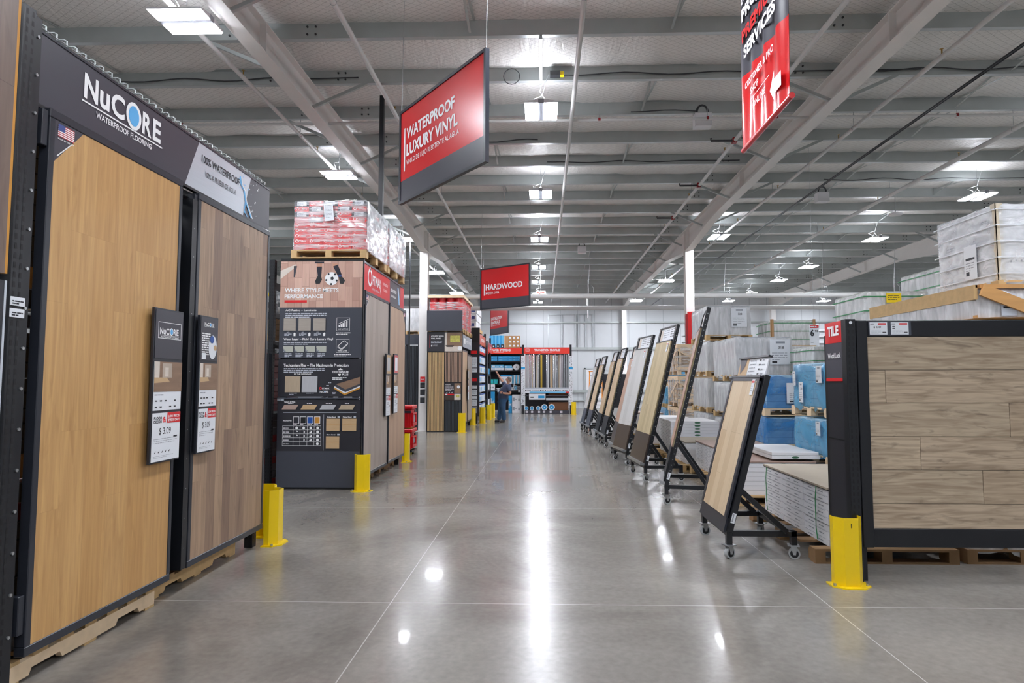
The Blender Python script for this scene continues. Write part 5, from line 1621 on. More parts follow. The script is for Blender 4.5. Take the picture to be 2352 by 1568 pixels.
def white_load(x0, y0, z0, lx, ly, h, label, m='layers_white', fm='film_white', tagside=None, seed=0, straps=None, pm_='pallet_wood', rag=0.03, corner=None, note=None, palrun='Y', palh=True):
    t = thing('wrapped_pallet_load', label, 'pallet load', (x0 + lx / 2, y0 + ly / 2, z0))
    zb = 0.0
    if palh:
        pallet_sub(t, -lx / 2, -ly / 2, lx, ly, 0.0, pm_, palrun); zb = 0.13
    b = MB(); b.box(-lx / 2 + 0.03, -ly / 2 + 0.03, zb, lx / 2 - 0.03, ly / 2 - 0.03, zb + h - 0.02, m); b.build('carton_stack', t, bevel=0.01)
    if fm:
        b = MB(); b.wrinkled(-lx / 2 + 0.008, -ly / 2 + 0.008, zb - 0.03 if palh else zb + 0.01, lx / 2 - 0.008, ly / 2 - 0.008, zb + h - 0.02, fm, step=0.065, amp=0.022 if 'blue' in fm or 'deep' in fm else 0.013, seed=seed, rag=rag); b.build('stretch_wrap', t)
    if straps:
        for k in range(straps):
            z = zb + h * (k + 0.7) / (straps + 0.2)
            b = MB()
            for (xa, ya, xb, yb) in [(-lx / 2 - 0.004, -ly / 2 - 0.004, lx / 2 + 0.004, -ly / 2), (-lx / 2 - 0.004, ly / 2, lx / 2 + 0.004, ly / 2 + 0.004), (-lx / 2 - 0.004, -ly / 2, -lx / 2, ly / 2), (lx / 2, -ly / 2, lx / 2 + 0.004, ly / 2)]:
                b.box(xa, ya, z, xb, yb, z + 0.014, 'green_strap')
            b.build('strap', t)
    if corner:
        for (sx, sy) in ((-1, -1), (1, -1)):
            b = MB(); x = sx * (lx / 2 + 0.006); y = -ly / 2 - 0.006
            b.box(min(x, x - sx * 0.06), y, zb, max(x, x - sx * 0.06), y + 0.006, zb + h, 'cardboard'); b.box(min(x, x - sx * 0.006), y, zb, max(x, x - sx * 0.006), y + 0.06, zb + h, 'cardboard'); b.build('corner_board', t)
    if note:
        for (side, a, zz, w_, h_, s_) in note:
            if side == 'F': M = facing_cam(a, -ly / 2 - 0.02, zb + zz)
            else: M = facing_left(-lx / 2 - 0.022, a, zb + zz)
            b = MB(M); b.box(0, 0, 0, w_, h_, 0.003, 'paper')
            if s_: b.text(s_, w_ * 0.42, h_ * 0.62, 'ink', h=h_ * 0.11, z=0.004, bold=0.01)
            b.rect(w_ * 0.3, h_ * 0.84, w_ * 0.75, h_ * 0.92, 'ink_grey', 0.004)
            b.scribble(w_ * 0.1, h_ * 0.45, w_ * 0.85, h_ * 0.09, 4, 'ink_grey', z=0.004, seed=seed, fill=0.25); b.rect(w_ * 0.1, h_ * 0.06, w_ * 0.35, h_ * 0.14, 'ink', 0.004)
            b.build('paper_label', t)
    return t
white_load(-4.95, 20.0, 3.1, 0.95, 1.0, 0.75, 'pale wrapped load on the rack left of the white column', seed=4)

# ---------------------------------------------------------------- price chart rack and the next ones
t = thing('display_rack', 'black rack with blue and white price charts beside the second wood panel', 'rack', (0, 0, 0))
rack(t, -3.7, -2.5, 23.5, 26.05, 3.5, [1.0, 1.9, 2.8, 3.4], deck=False)
t = thing('chart_board', 'narrow dark board of white price charts with two red headings', 'board', (-3.7, 23.44, 0))
b = MB(); b.box(0, 0, 0.25, 1.28, 0.03, 3.62, 'charcoal_dark'); b.build('backing', t)
b = MB(); b.box(0.0, -0.02, 3.05, 1.28, 0, 3.6, 'black_matt'); b.build('top_panel', t)
b = MB(facing_cam(0, -0.001, 0))
for z in (2.62, 1.58): b.rect(0.95, z, 1.18, z + 0.12, 'red', 0.002)
for k, (z0, z1) in enumerate([(2.1, 2.5), (1.92, 2.07), (1.3, 1.42), (1.05, 1.26), (0.92, 1.02), (0.65, 0.88)]):
    b.rect(0.93, z0, 1.18, z1, 'paper', 0.002); b.scribble(0.95, z1 - 0.04, 1.16, 0.04, int((z1 - z0) / 0.05), 'ink_grey', z=0.003, seed=k, fill=0.25)
b.rect(0.93, 0.38, 1.18, 0.62, 'grey_card', 0.002)
b.build('price_charts', t)
t = thing('header_sign', 'red header board over the blue and white price cards', 'sign', (-2.44, 23.5, 3.0))
b = MB(); b.box(-0.02, 0, 0, 0, 2.5, 0.4, 'red_sign'); b.build('board', t)
b = MB(facing_aisle(0.001, 0, 0)); b.text('WOOD TRIM', 0.6, 0.14, 'ink_white', h=0.13, w=1.3, bold=0.02); b.build('lettering', t)
for k in range(7):
    z = 0.42 + k * 0.37
    b = MB(facing_aisle(-2.44, 23.55, z)); b.box(0, 0, -0.02, 2.35, 0.3, 0.0, 'paper'); b.rect(0, 0.25, 2.35, 0.3, 'blue_dark', 0.001)
    for q in range(4): b.rect(0.15 + q * 0.55, 0.05, 0.45 + q * 0.55, 0.2, 'blue_box_light' if (q + k) % 2 else 'paper_grey', 0.002); b.scribble(0.1 + q * 0.55, 0.02, 0.5 + q * 0.55, 0.02, 1, 'ink', z=0.003, seed=q)
    if k == 6: b.rect(0, 0.0, 2.35, 0.1, 'red', 0.003)
    tag(b.build('price_card', loc=(-2.44, 23.55, z)), 'blue topped white price card beside the chart board, %s from the bottom' % ordw(k), 'price card', 'price cards facing the aisle')
    carton(-3.5, 23.7, {0: 0.0, 1: 0.3, 2: 0.6, 3: 1.0, 4: 1.3, 5: 1.9, 6: 2.2}[k] + 0.001, 0.9, 2.2, 0.28, 'charcoal', 'dark carton behind the price cards, %s from the bottom' % ordw(k), None, 'cartons behind the price cards')
for k in range(3):
    for j in range(2):
        b = MB(); b.box(0, 0, 0, 0.62, 0.8, 0.27, 'white_box'); b.M = facing_cam(0, -0.001, 0); b.rect(0.04, 0.05, 0.3, 0.2, 'grey_card', 0); b.rect(0.33, 0.06, 0.55, 0.18, 'flag_blue', 0)
        o = b.build('carton', bevel=0.01); o.location = (-3.2 + 0.02 * k, 23.62 + j * 0.85, 3.63 + k * 0.275)
        tag(o, '%s white carton on top of the price chart rack, %s row' % (('lowest', 'middle', 'topmost')[k], ('front', 'rear')[j]), 'carton', 'white cartons on the price chart rack')
b = MB(); b.box(-3.3, 23.55, 3.5, -2.5, 25.3, 3.629, 'pallet_wood'); tag(b.build('pallet', loc=(-3, 24.4, 3.5)), 'timber pallet under the white cartons on the price chart rack', 'pallet')
t = thing('display_rack', 'tall black rack between the price cards and the person, with a red header', 'rack', (0, 0, 0))
rack(t, -3.7, -2.46, 26.35, 29.0, 3.6, [0.5, 1.2, 1.9], deck=False)
b = MB(); b.box(-2.44, 26.3, 0.3, -2.4, 26.9, 3.3, 'black'); b.build('side_panel', t)
t = thing('header_sign', 'small red header board facing the aisle left of the blue boxed goods', 'sign', (-2.39, 26.9, 2.85))
b = MB(); b.box(-0.02, 0, 0, 0, 2.1, 0.42, 'red_sign'); b.build('board', t)
b = MB(facing_aisle(0.001, 0, 0)); b.text('TOOLS', 0.6, 0.15, 'ink_white', h=0.14, w=0.9, bold=0.02); b.build('lettering', t)
for k in range(3):
    z = (0.5, 1.2, 1.9)[k] + 0.003
    for j in range(3):
        b = MB(); b.box(0, 0, 0, 0.5, 0.55, 0.26, ('white_box', 'blue_box', 'white_box')[(j + k) % 3])
        o = b.build('carton'); o.location = (-3.0, 27.0 + j * 0.6, z)
        tag(o, 'carton on the shelves left of the person, %s shelf, %s from the front' % (('lowest', 'middle', 'top')[k], ordw(j)), 'carton', 'cartons on the shelves left of the person')
b = MB(); b.tube([(-2.65, 27.3, 0.35), (-2.6, 27.3, 0.35)], 0.2, 'flag_red', 20); b.tube([(-2.6, 27.3, 0.35), (-2.595, 27.3, 0.35)], 0.14, 'paper', 20)
b.box(-2.75, 27.2, 0.0, -2.5, 27.4, 0.16, 'black')
tag(b.build('hose_reel', loc=(-2.62, 27.3, 0.0)), 'pinkish round reel low on the shelf left of the person', 'reel')

# ---------------------------------------------------------------- shower systems shelves (far centre-left)
SY = 31.0
t = thing('display_rack', 'dark shelves of blue and white boxes under the shower systems header', 'rack', (0, 0, 0))
for x in (-3.5, -1.12): upright(t, x, SY + 0.05, 0, 3.3); upright(t, x, SY + 0.9, 0, 3.3)
for z in (1.12, 1.45, 2.13, 2.58, 3.26):
    b = MB(); b.box(-3.46, SY, z - 0.06, -1.16, SY + 0.95, z, 'black'); b.build('shelf', t)
b = MB(); b.box(-3.46, SY + 0.95, 0.1, -1.16, SY + 0.98, 3.2, 'charcoal_dark'); b.build('back_panel', t)
t = thing('header_sign', 'red header board lettered for shower systems', 'sign', (-3.5, SY - 0.03, 2.94))
b = MB(); b.box(0, -0.02, 0, 2.43, 0, 0.31, 'red_header_lit'); b.build('board', t)
b = MB(facing_cam(0, -0.021, 0)); b.text('SHOWER SYSTEMS', 0.68, 0.13, 'ink_white', h=0.12, w=1.18, bold=0.04); b.text('SISTEMAS DE DUCHA', 1.0, 0.06, 'ink_white', h=0.03, w=0.5); b.build('lettering', t)
def gbox(x, z, w_, h_, m, label, mark='paper', dy=0.0, d=0.4, name='carton', grp='goods on the shower system shelves'):
    b = MB(); b.box(0, 0, 0, w_, d, h_, m); b.M = facing_cam(0, -0.001, 0)
    if mark: b.rect(w_ * 0.06, h_ * 0.3, w_ * 0.3, h_ * 0.7, mark, 0); b.rect(w_ * 0.75, h_ * 0.35, w_ * 0.92, h_ * 0.6, mark, 0); b.rect(w_ * 0.35, h_ * 0.45, w_ * 0.62, h_ * 0.55, mark, 0)
    o = b.build(name, bevel=0.004); o.location = (x, SY + 0.05 + dy, z); return tag(o, label, name.replace('_', ' '), grp)
i = 0
for x, w_ in [(-2.62, 0.3), (-2.28, 0.75), (-1.52, 0.33)]:
    for k in range(2):
        gbox(x, 2.581 + k * 0.125, w_, 0.12, 'blue_box', 'blue box on the top shower shelf, %s stack from left, %s' % (ordw(i), ('lower', 'upper')[k]), 'blue_box_light')
    i += 1
gbox(-2.62, 2.131, 0.62, 0.12, 'white_box', 'wide white box on the second shower shelf, bottom left', 'blue_box'); gbox(-2.62, 2.252, 0.62, 0.15, 'blue_box_light', 'pale blue wide box stacked left on the second shower shelf', 'paper')
gbox(-1.95, 2.131, 0.4, 0.1, 'white_box', 'low white box in the middle of the second shower shelf', 'grey_card'); gbox(-1.95, 2.232, 0.36, 0.13, 'blue_box_light', 'blue box upon the low white one on the second shower shelf', 'paper')
def reel(x, z, r_, m1, m2, label, y=SY + 0.12):
    b = MB(); b.tube([(0, 0, r_), (0, 0.14, r_)], r_, m1, 24); b.tube([(0, -0.003, r_), (0, 0.0, r_)], r_ * 0.72, m2, 20); b.tube([(0, -0.006, r_), (0, -0.003, r_)], r_ * 0.2, 'brown_board' if m2 == 'white_box' else 'paper', 14)
    o = b.build('roll'); o.location = (x, y, z); return tag(o, label, 'roll')
reel(-1.62, 2.131, 0.1, 'white_box', 'blue_box', 'small blue faced roll on the second shower shelf'); reel(-1.36, 2.131, 0.155, 'white_box', 'white_box', 'larger white roll with brown core on the second shower shelf')
gbox(-2.2, 1.451, 0.62, 0.36, 'white_box', 'large white box with a grey picture on the third shower shelf', 'grey_card'); gbox(-2.15, 1.812, 0.55, 0.07, 'blue_box', 'flat blue box on top of the large white box, third shower shelf', None)
for k in range(5):
    gbox(-1.56 + k * 0.085, 1.451, 0.07, 0.43, 'blue_box_light' if k % 2 == 0 else 'white_box', 'slim upright box on the third shower shelf, %s from the left' % ordw(k), None)
for k, x in enumerate((-2.72, -2.5)):
    gbox(x, 1.451, 0.2, 0.22, 'teal', 'teal bag on the third shower shelf, %s one' % ('left', 'right')[k], 'blue_box')
gbox(-2.85, 1.121, 0.42, 0.3, 'white_box', 'white bucket-like tub low on the left of the shower shelves', 'grey_card', dy=-0.25)
for k in range(4):
    gbox(-2.38 + k * 0.24, 1.121, 0.2, 0.12 + 0.03 * (k % 2), 'white_box', 'small white packet on the lowest shower shelf, %s from the left' % ordw(k), 'ink')
reel(-1.4, 1.121, 0.13, 'white_box', 'blue_box_light', 'pale blue roll on the lowest shower shelf'); reel(-1.22, 1.121, 0.1, 'white_box', 'grey_card', 'grey faced small roll at the right end of the lowest shower shelf')
for k in range(5):
    b = MB(facing_cam(0, 0, 0)); b.box(0, 0, 0, 0.09, 0.1, 0.003, 'paper'); b.rect(0.015, 0.03, 0.07, 0.06, 'ink', 0.004)
    o = b.build('price_tag'); o.location = (-2.3 + k * 0.26, SY - 0.005, 1.35 if k % 2 else 1.03); tag(o, 'white price tag on the shower shelf edge, %s from the left' % ordw(k), 'price tag', 'price tags on the shower shelves')
for k, (x, w_, h_, m) in enumerate([(-2.62, 0.2, 1.05, 'blue_box'), (-1.72, 0.16, 0.85, 'blue_box'), (-1.54, 0.4, 0.45, 'white_box'), (-1.14, 0.06, 0.9, 'white_box')]):
    gbox(x, 0.001, w_, h_, m, ['tall blue box on the floor directly left of the person', 'tall blue box on the floor just right of the person', 'lower white box with blue band on the floor right of the person', 'thin white sheet pack on the floor at the right end of the shower shelves'][k], 'paper' if m == 'blue_box' else 'grey_card', dy=-0.46)
gbox(-1.54, 0.452, 0.4, 0.45, 'white_box', 'upper white box with blue band right of the person', 'grey_card', dy=-0.46)
b = MB(); b.box(-0.001, -0.253, 0.36, 0.401, -0.2515, 0.43, 'blue_box')
# blue tubes and brown cartons above
for k in range(8):
    b = MB(); b.box(0, 0, 0, 0.085, 0.3, 0.62, 'blue_box_light' if k % 2 else 'blue_box'); o = b.build('carton'); o.location = (-2.72 + k * 0.09, SY + 0.2, 3.262)
    tag(o, 'upright blue carton above the shower header, %s from the left' % ordw(k), 'carton', 'blue cartons above the shower header')
for k in range(3):
    b = MB(); b.tube([(0, 0, 0), (0, 0, 0.16)], 0.07, 'black', 14); b.box(-0.03, -0.073, 0.03, 0.03, -0.068, 0.1, 'paper'); o = b.build('jar'); o.location = (-2.5 + k * 0.22, SY + 0.08, 3.262)
    tag(o, 'small black jar above the shower header, %s from the left' % ordw(k), 'jar', 'black jars above the shower header')
for k in range(4):
    for j in range(3):
        if j == 2 and k == 3: pass
        b = MB(); b.box(0, 0, 0, 0.19, 0.3, 0.2, 'cardboard'); b.M = facing_cam(0, -0.001, 0)
        if k > 0: b.rect(0.05, 0.06, 0.14, 0.15, 'paper', 0)
        o = b.build('carton', bevel=0.004); o.location = (-1.96 + k * 0.195, SY + 0.2, 3.262 + j * 0.203)
        tag(o, 'brown carton above the shower header, %s row, %s from the left' % (('bottom', 'middle', 'top')[j], ordw(k)), 'carton', 'brown cartons above the shower header')

# ---------------------------------------------------------------- transition profiles rack
TY = 30.1
t = thing('display_rack', 'transition profiles rack at the far end of the aisle', 'rack', (0.15, TY, 0))
for x in (-1.14, 1.18):
    b = MB(); b.box(x - 0.05, 0, 0, x + 0.05, 0.1, 3.35, 'black'); b.build('post', t)
    b = MB(); b.box(x - 0.09, -0.03, 0.42, x + 0.09, 0.0, 2.8, 'paper')
    r = random.Random(9 if x < 0 else 4)
    for k in range(170):
        z = r.uniform(0.45, 2.76); xx = x + r.uniform(-0.08, 0.06)
        b.box(xx, -0.032, z, xx + r.uniform(0.008, 0.02), -0.03, z + r.uniform(0.01, 0.03), 'ink')
    b.box(x - 0.09, -0.036, 2.15, x + 0.1, -0.03, 2.27, 'blue_box')
    b.build('patterned_sleeve', t)
b = MB(); b.box(-1.05, 0.85, 0.1, 1.09, 0.9, 3.2, 'charcoal_dark'); b.build('back_panel', t)
b = MB(); b.box(-1.05, 0.02, 0, 1.09, 0.85, 0.16, 'charcoal'); b.build('base', t)
for z in (0.85, 1.2):
    b = MB(); b.box(-1.05, 0.0, z, 1.09, 0.85, z + 0.05, 'white_box' if z > 1 else 'charcoal'); b.build('shelf', t)
b = MB(); b.box(-1.05, -0.015, 1.0, 1.09, 0.0, 1.22, 'paper'); b.box(-1.05, -0.02, 1.2, 1.09, 0.0, 1.27, 'paper_grey')
r = random.Random(2)
for k in range(26):
    x = -1.03 + k * 0.08; b.box(x, -0.018, 1.1, x + r.uniform(0.02, 0.06), -0.015, 1.1 + r.uniform(0.02, 0.06), r.choice(['ink', 'ink_grey', 'charcoal']))
b.box(-0.82, -0.018, 1.01, 1.09, -0.016, 1.07, 'blue_box_light'); b.box(0.92, -0.02, 1.01, 1.09, -0.018, 1.07, 'red')
b.build('info_strip', t)
b = MB(); b.box(-0.85, -0.02, 0.68, -0.05, 0.0, 0.97, 'paper'); b.box(-0.4, -0.022, 0.75, -0.1, -0.02, 0.88, 'blue_box'); b.box(-0.78, -0.022, 0.77, -0.62, -0.02, 0.83, 'ink'); b.build('info_card', t)
b = MB(); b.box(0.1, 0.1, 0.17, 1.07, 0.6, 0.55, 'carpet_brown'); b.build('mat_roll', t)
b = MB(); b.box(0.1, 0.1, 0.9, 1.07, 0.6, 0.98, 'carpet_brown'); b.build('mat_roll', t)
b = MB(); b.box(-0.02, -0.01, 0.66, 1.09, 0.02, 0.76, 'paper_grey'); b.build('price_rail', t)
for k, x in enumerate((-0.96, -0.7, -0.36, -0.12, 0.2, 0.72)):
    b = MB(); b.box(x - 0.05, -0.004, 0.04, x + 0.05, 0.018, 0.14, 'paper'); b.box(x - 0.03, -0.006, 0.07, x + 0.03, -0.004, 0.1, 'red_dark'); b.build('price_tag', t)
t = thing('header_sign', 'red header board lettered for transition profiles', 'sign', (-1.0, TY - 0.03, 2.91))
b = MB(); b.box(0.05, -0.02, 0, 2.28, 0, 0.3, 'red_header_lit'); b.build('board', t)
b = MB(facing_cam(0, -0.021, 0)); b.text('TRANSITION PROFILES', 0.56, 0.12, 'ink_white', h=0.11, w=1.27, bold=0.04); b.text('PERFILES DE TRANSICION', 0.93, 0.06, 'ink_white', h=0.03, w=0.52); b.frame_rect(0.14, 0.12, 0.32, 0.24, 0.012, 'ink_white'); b.rect(0.16, 0.17, 0.3, 0.19, 'ink_white'); b.build('lettering', t)
r = random.Random(11)
cols = ['chrome', 'zinc', 'galv_bright', 'paper', 'chrome', 'zinc', 'chrome', 'beige', 'chrome', 'white_box', 'dark_metal', 'beige', 'swatch_sage', 'white_box', 'chrome', 'dark_metal', 'gold', 'gold',
        'black', 'dark_metal', 'dark_metal', 'frame_dark', 'chrome', 'zinc', 'white_box', 'dark_metal', 'beige', 'swatch_tan', 'beige', 'chrome', 'zinc', 'galv_bright', 'paper_grey', 'chrome', 'dark_metal', 'beige', 'swatch_sage', 'white_box', 'chrome', 'zinc', 'dark_metal', 'chrome', 'black', 'zinc', 'dark_metal', 'chrome']
words = {'chrome': 'shiny silver', 'zinc': 'satin silver', 'galv_bright': 'brushed grey', 'paper': 'white', 'beige': 'beige', 'white_box': 'white', 'dark_metal': 'dark', 'swatch_sage': 'sage grey', 'gold': 'golden', 'black': 'black', 'frame_dark': 'charcoal', 'swatch_tan': 'tan', 'paper_grey': 'pale grey'}
n = len(cols); x = -0.88
for k, m in enumerate(cols):
    wd = 2.14 / n
    b = MB(); b.box(0, 0, 0, wd * r.uniform(0.6, 0.92), 0.02, 1.6 + r.uniform(-0.02, 0.04), m)
    o = b.build('trim_strip', bevel=0.004); o.location = (x + k * wd, TY + 0.06 + 0.03 * (k % 3), 1.251); o.rotation_euler = (R(-2), 0, 0)
    tag(o, '%s trim strip in the transition rack, %s from the left' % (words[m], ordw(k)), 'trim strip', 'trim strips in the transition rack')
for k, (x, r_) in enumerate([(-0.83, 0.1), (-0.56, 0.1), (-0.25, 0.105), (0.05, 0.15), (0.4, 0.155)]):
    reel(x, 0.162, r_, 'white_box', 'blue_box', 'blue and white round roll at the foot of the transition rack, %s from the left' % ordw(k), y=TY + 0.06)

# ---------------------------------------------------------------- the person
def skin_mesh(name, nodes, edges, m, parent, root=0, levels=2):
    """grow a tapering surface around connected joints; nodes: (x, y, z, rx, ry)"""
    me = bpy.data.meshes.new(name)
    me.from_pydata([n_[:3] for n_ in nodes], edges, [])
    o = bpy.data.objects.new(name, me); C.objects.link(o)
    md = o.modifiers.new('skin', 'SKIN'); md.use_smooth_shade = True
    for i, n_ in enumerate(nodes):
        sv = me.skin_vertices[0].data[i]; sv.radius = (n_[3], n_[4] if len(n_) > 4 else n_[3]); sv.use_root = (i == root)
    sd = o.modifiers.new('sub', 'SUBSURF'); sd.levels = levels; sd.render_levels = levels
    dg = bpy.context.evaluated_depsgraph_get()
    m2 = bpy.data.meshes.new_from_object(o.evaluated_get(dg))
    m2.materials.clear(); m2.materials.append(MATS[m])
    m2.polygons.foreach_set('use_smooth', [True] * len(m2.polygons))
    bpy.data.objects.remove(o)
    o = bpy.data.objects.new(name, m2); C.objects.link(o); o.parent = parent
    return o
per = thing('person', 'person in dark blue t-shirt and jeans reaching up to the shelf at left', 'person', (-1.62, 23.85, 0))
J = dict(pel=(0.03, 0, 0.94), sp=(0.08, 0, 1.12), ch=(0.17, 0, 1.32), nk=(0.25, 0, 1.47), hd0=(0.28, 0, 1.54), hd=(0.29, -0.01, 1.63), hdt=(0.31, -0.01, 1.7))
body = [(0.03, 0, 0.94, .13, .15), (0.08, 0, 1.12, .12, .14), (0.18, 0, 1.34, .12, .16), (0.25, 0, 1.47, .055, .055), (0.28, 0, 1.53, .06, .06), (0.285, 0, 1.62, .085, .08), (0.30, 0, 1.68, .065, .06),   # 0-6
        (0.03, 0.1, 0.86, .09, .09), (-0.05, 0.11, 0.5, .06, .06), (-0.1, 0.12, 0.09, .04, .04),      # 7-9 far leg
        (0.06, -0.1, 0.86, .09, .09), (0.08, -0.11, 0.5, .06, .06), (0.12, -0.1, 0.09, .04, .04),   # 10-12 near leg
        (0.14, 0.18, 1.42, .055, .055), (0.0, 0.27, 1.62, .052, .052), (-0.15, 0.36, 1.84, .036, .036), (-0.18, 0.38, 1.89, .034, .024),  # 13-16 raised arm
        (0.27, -0.19, 1.38, .055, .055), (0.37, -0.24, 1.1, .055, .055), (0.13, -0.3, 1.12, .036, .036), (0.07, -0.31, 1.14, .034, .022)]  # 17-20
edges = [(0, 1), (1, 2), (2, 3), (3, 4), (4, 5), (5, 6), (0, 7), (7, 8), (8, 9), (0, 10), (10, 11), (11, 12), (2, 13), (13, 14), (14, 15), (15, 16), (2, 17), (17, 18), (18, 19), (19, 20)]
skin_mesh('body', body, edges, 'skin', per)
skin_mesh('shirt', [(0.02, 0, 0.78, .22, .23), (0.07, 0, 1.06, .22, .23), (0.17, 0, 1.32, .21, .25), (0.24, 0, 1.46, .09, .1), (0.15, 0.19, 1.41, .095, .095), (0.04, 0.26, 1.56, .08, .08),
                    (0.27, -0.2, 1.38, .1, .1), (0.34, -0.235, 1.18, .085, .085)], [(0, 1), (1, 2), (2, 3), (2, 4), (4, 5), (2, 6), (6, 7)], 'shirt', per)
skin_mesh('jeans', [(0.03, 0, 1.02, .19, .2), (0.02, 0.1, 0.78, .13, .13), (-0.05, 0.11, 0.48, .1, .1), (-0.1, 0.12, 0.07, .088, .088), (0.07, -0.1, 0.78, .13, .13), (0.08, -0.11, 0.48, .1, .1), (0.12, -0.1, 0.07, .088, .088)],
          [(0, 1), (1, 2), (2, 3), (0, 4), (4, 5), (5, 6)], 'jeans', per)
for (x, y) in ((-0.1, 0.12), (0.12, -0.1)):
    skin_mesh('shoe', [(x + 0.04, y, 0.045, .045, .045), (x - 0.06, y, 0.045, .045, .04), (x - 0.17, y, 0.035, .03, .042)], [(0, 1), (1, 2)], 'shoe', per)
def ico(name, c, r_, m, parent, sc_=(1, 1, 1), cut=None):
    b = MB(); vs_ = []; fs = []
    nu, nv = 20, 12
    for j in range(nv + 1):
        th = math.pi * j / nv
        for i in range(nu):
            ph = 2 * math.pi * i / nu
            vs_.append((c[0] + r_ * sc_[0] * math.sin(th) * math.cos(ph), c[1] + r_ * sc_[1] * math.sin(th) * math.sin(ph), c[2] + r_ * sc_[2] * math.cos(th)))
    for j in range(nv):
        for i in range(nu):
            q = [(j * nu + i), (j + 1) * nu + i, (j + 1) * nu + (i + 1) % nu, j * nu + (i + 1) % nu]
            if cut:
                cc = sum((Vector(vs_[a]) for a in q), Vector()) / 4
                if not cut(cc): continue
            fs.append(tuple(q))
    b.add(vs_, fs, m, True)
    return b.build(name, parent)
ico('head', (0.285, -0.005, 1.63), 0.1, 'skin', per, (0.98, 0.8, 1.14))
ico('hair', (0.292, -0.005, 1.638), 0.104, 'hair', per, (0.99, 0.84, 1.12), cut=lambda p: (p.x - 0.27) * 0.9 + (p.z - 1.66) * 0.8 > 0.0)
ico('nose', (0.178, -0.01, 1.64), 0.018, 'skin', per, (1.2, 0.8, 1.2))
for sy in (-0.085, 0.075): ico('ear', (0.3, sy, 1.63), 0.026, 'skin', per, (0.8, 0.4, 1.2))
for sy in (-0.04, 0.03): ico('eye', (0.192, sy, 1.668), 0.011, 'ink', per)
b = MB(); b.box(0.188, -0.03, 1.585, 0.2, 0.02, 1.591, 'red_dark'); b.build('mouth', per)
def hand(base, d, side, spread, parent):
    d = Vector(d).normalized(); s_ = Vector(side).normalized()
    for k in range(4):
        p0 = Vector(base) + s_ * (k - 1.5) * 0.019 + d * 0.02
        L = (0.07, 0.082, 0.077, 0.06)[k]
        n_ = d.cross(s_) * 0.012
        pts = [p0, p0 + d * L * 0.5 + n_ * 0.6 + s_ * (k - 1.5) * 0.003, p0 + d * L + n_ * 2.0 + s_ * (k - 1.5) * 0.006]
        b = MB(); b.tube(pts, [0.0095, 0.0085, 0.007], 'skin', 8); b.build('finger', parent)
    p0 = Vector(base) - s_ * 0.03 - d * 0.01
    b = MB(); b.tube([p0, p0 - s_ * 0.025 + d * 0.025, p0 - s_ * 0.035 + d * 0.05], [0.011, 0.0095, 0.008], 'skin', 8); b.build('thumb', parent)
hand((-0.185, 0.385, 1.9), (-0.3, 0.2, 0.9), (0.6, 0.8, 0.05), 0, per)
hand((0.06, -0.312, 1.142), (-0.97, -0.1, 0.2), (0, 0.3, -0.95), 0, per)
b = MB(facing_cam(0.09, -0.2, 1.26)); b.M = Matrix.Translation((0.1, -0.192, 1.27)) @ Matrix.Rotation(0, 4, 'Z') @ facing_cam(0, 0, 0)
b.disc(0, 0, 0, 0.04, 'red_dark', 16, r0=0.028); b.build('chest_print', per)

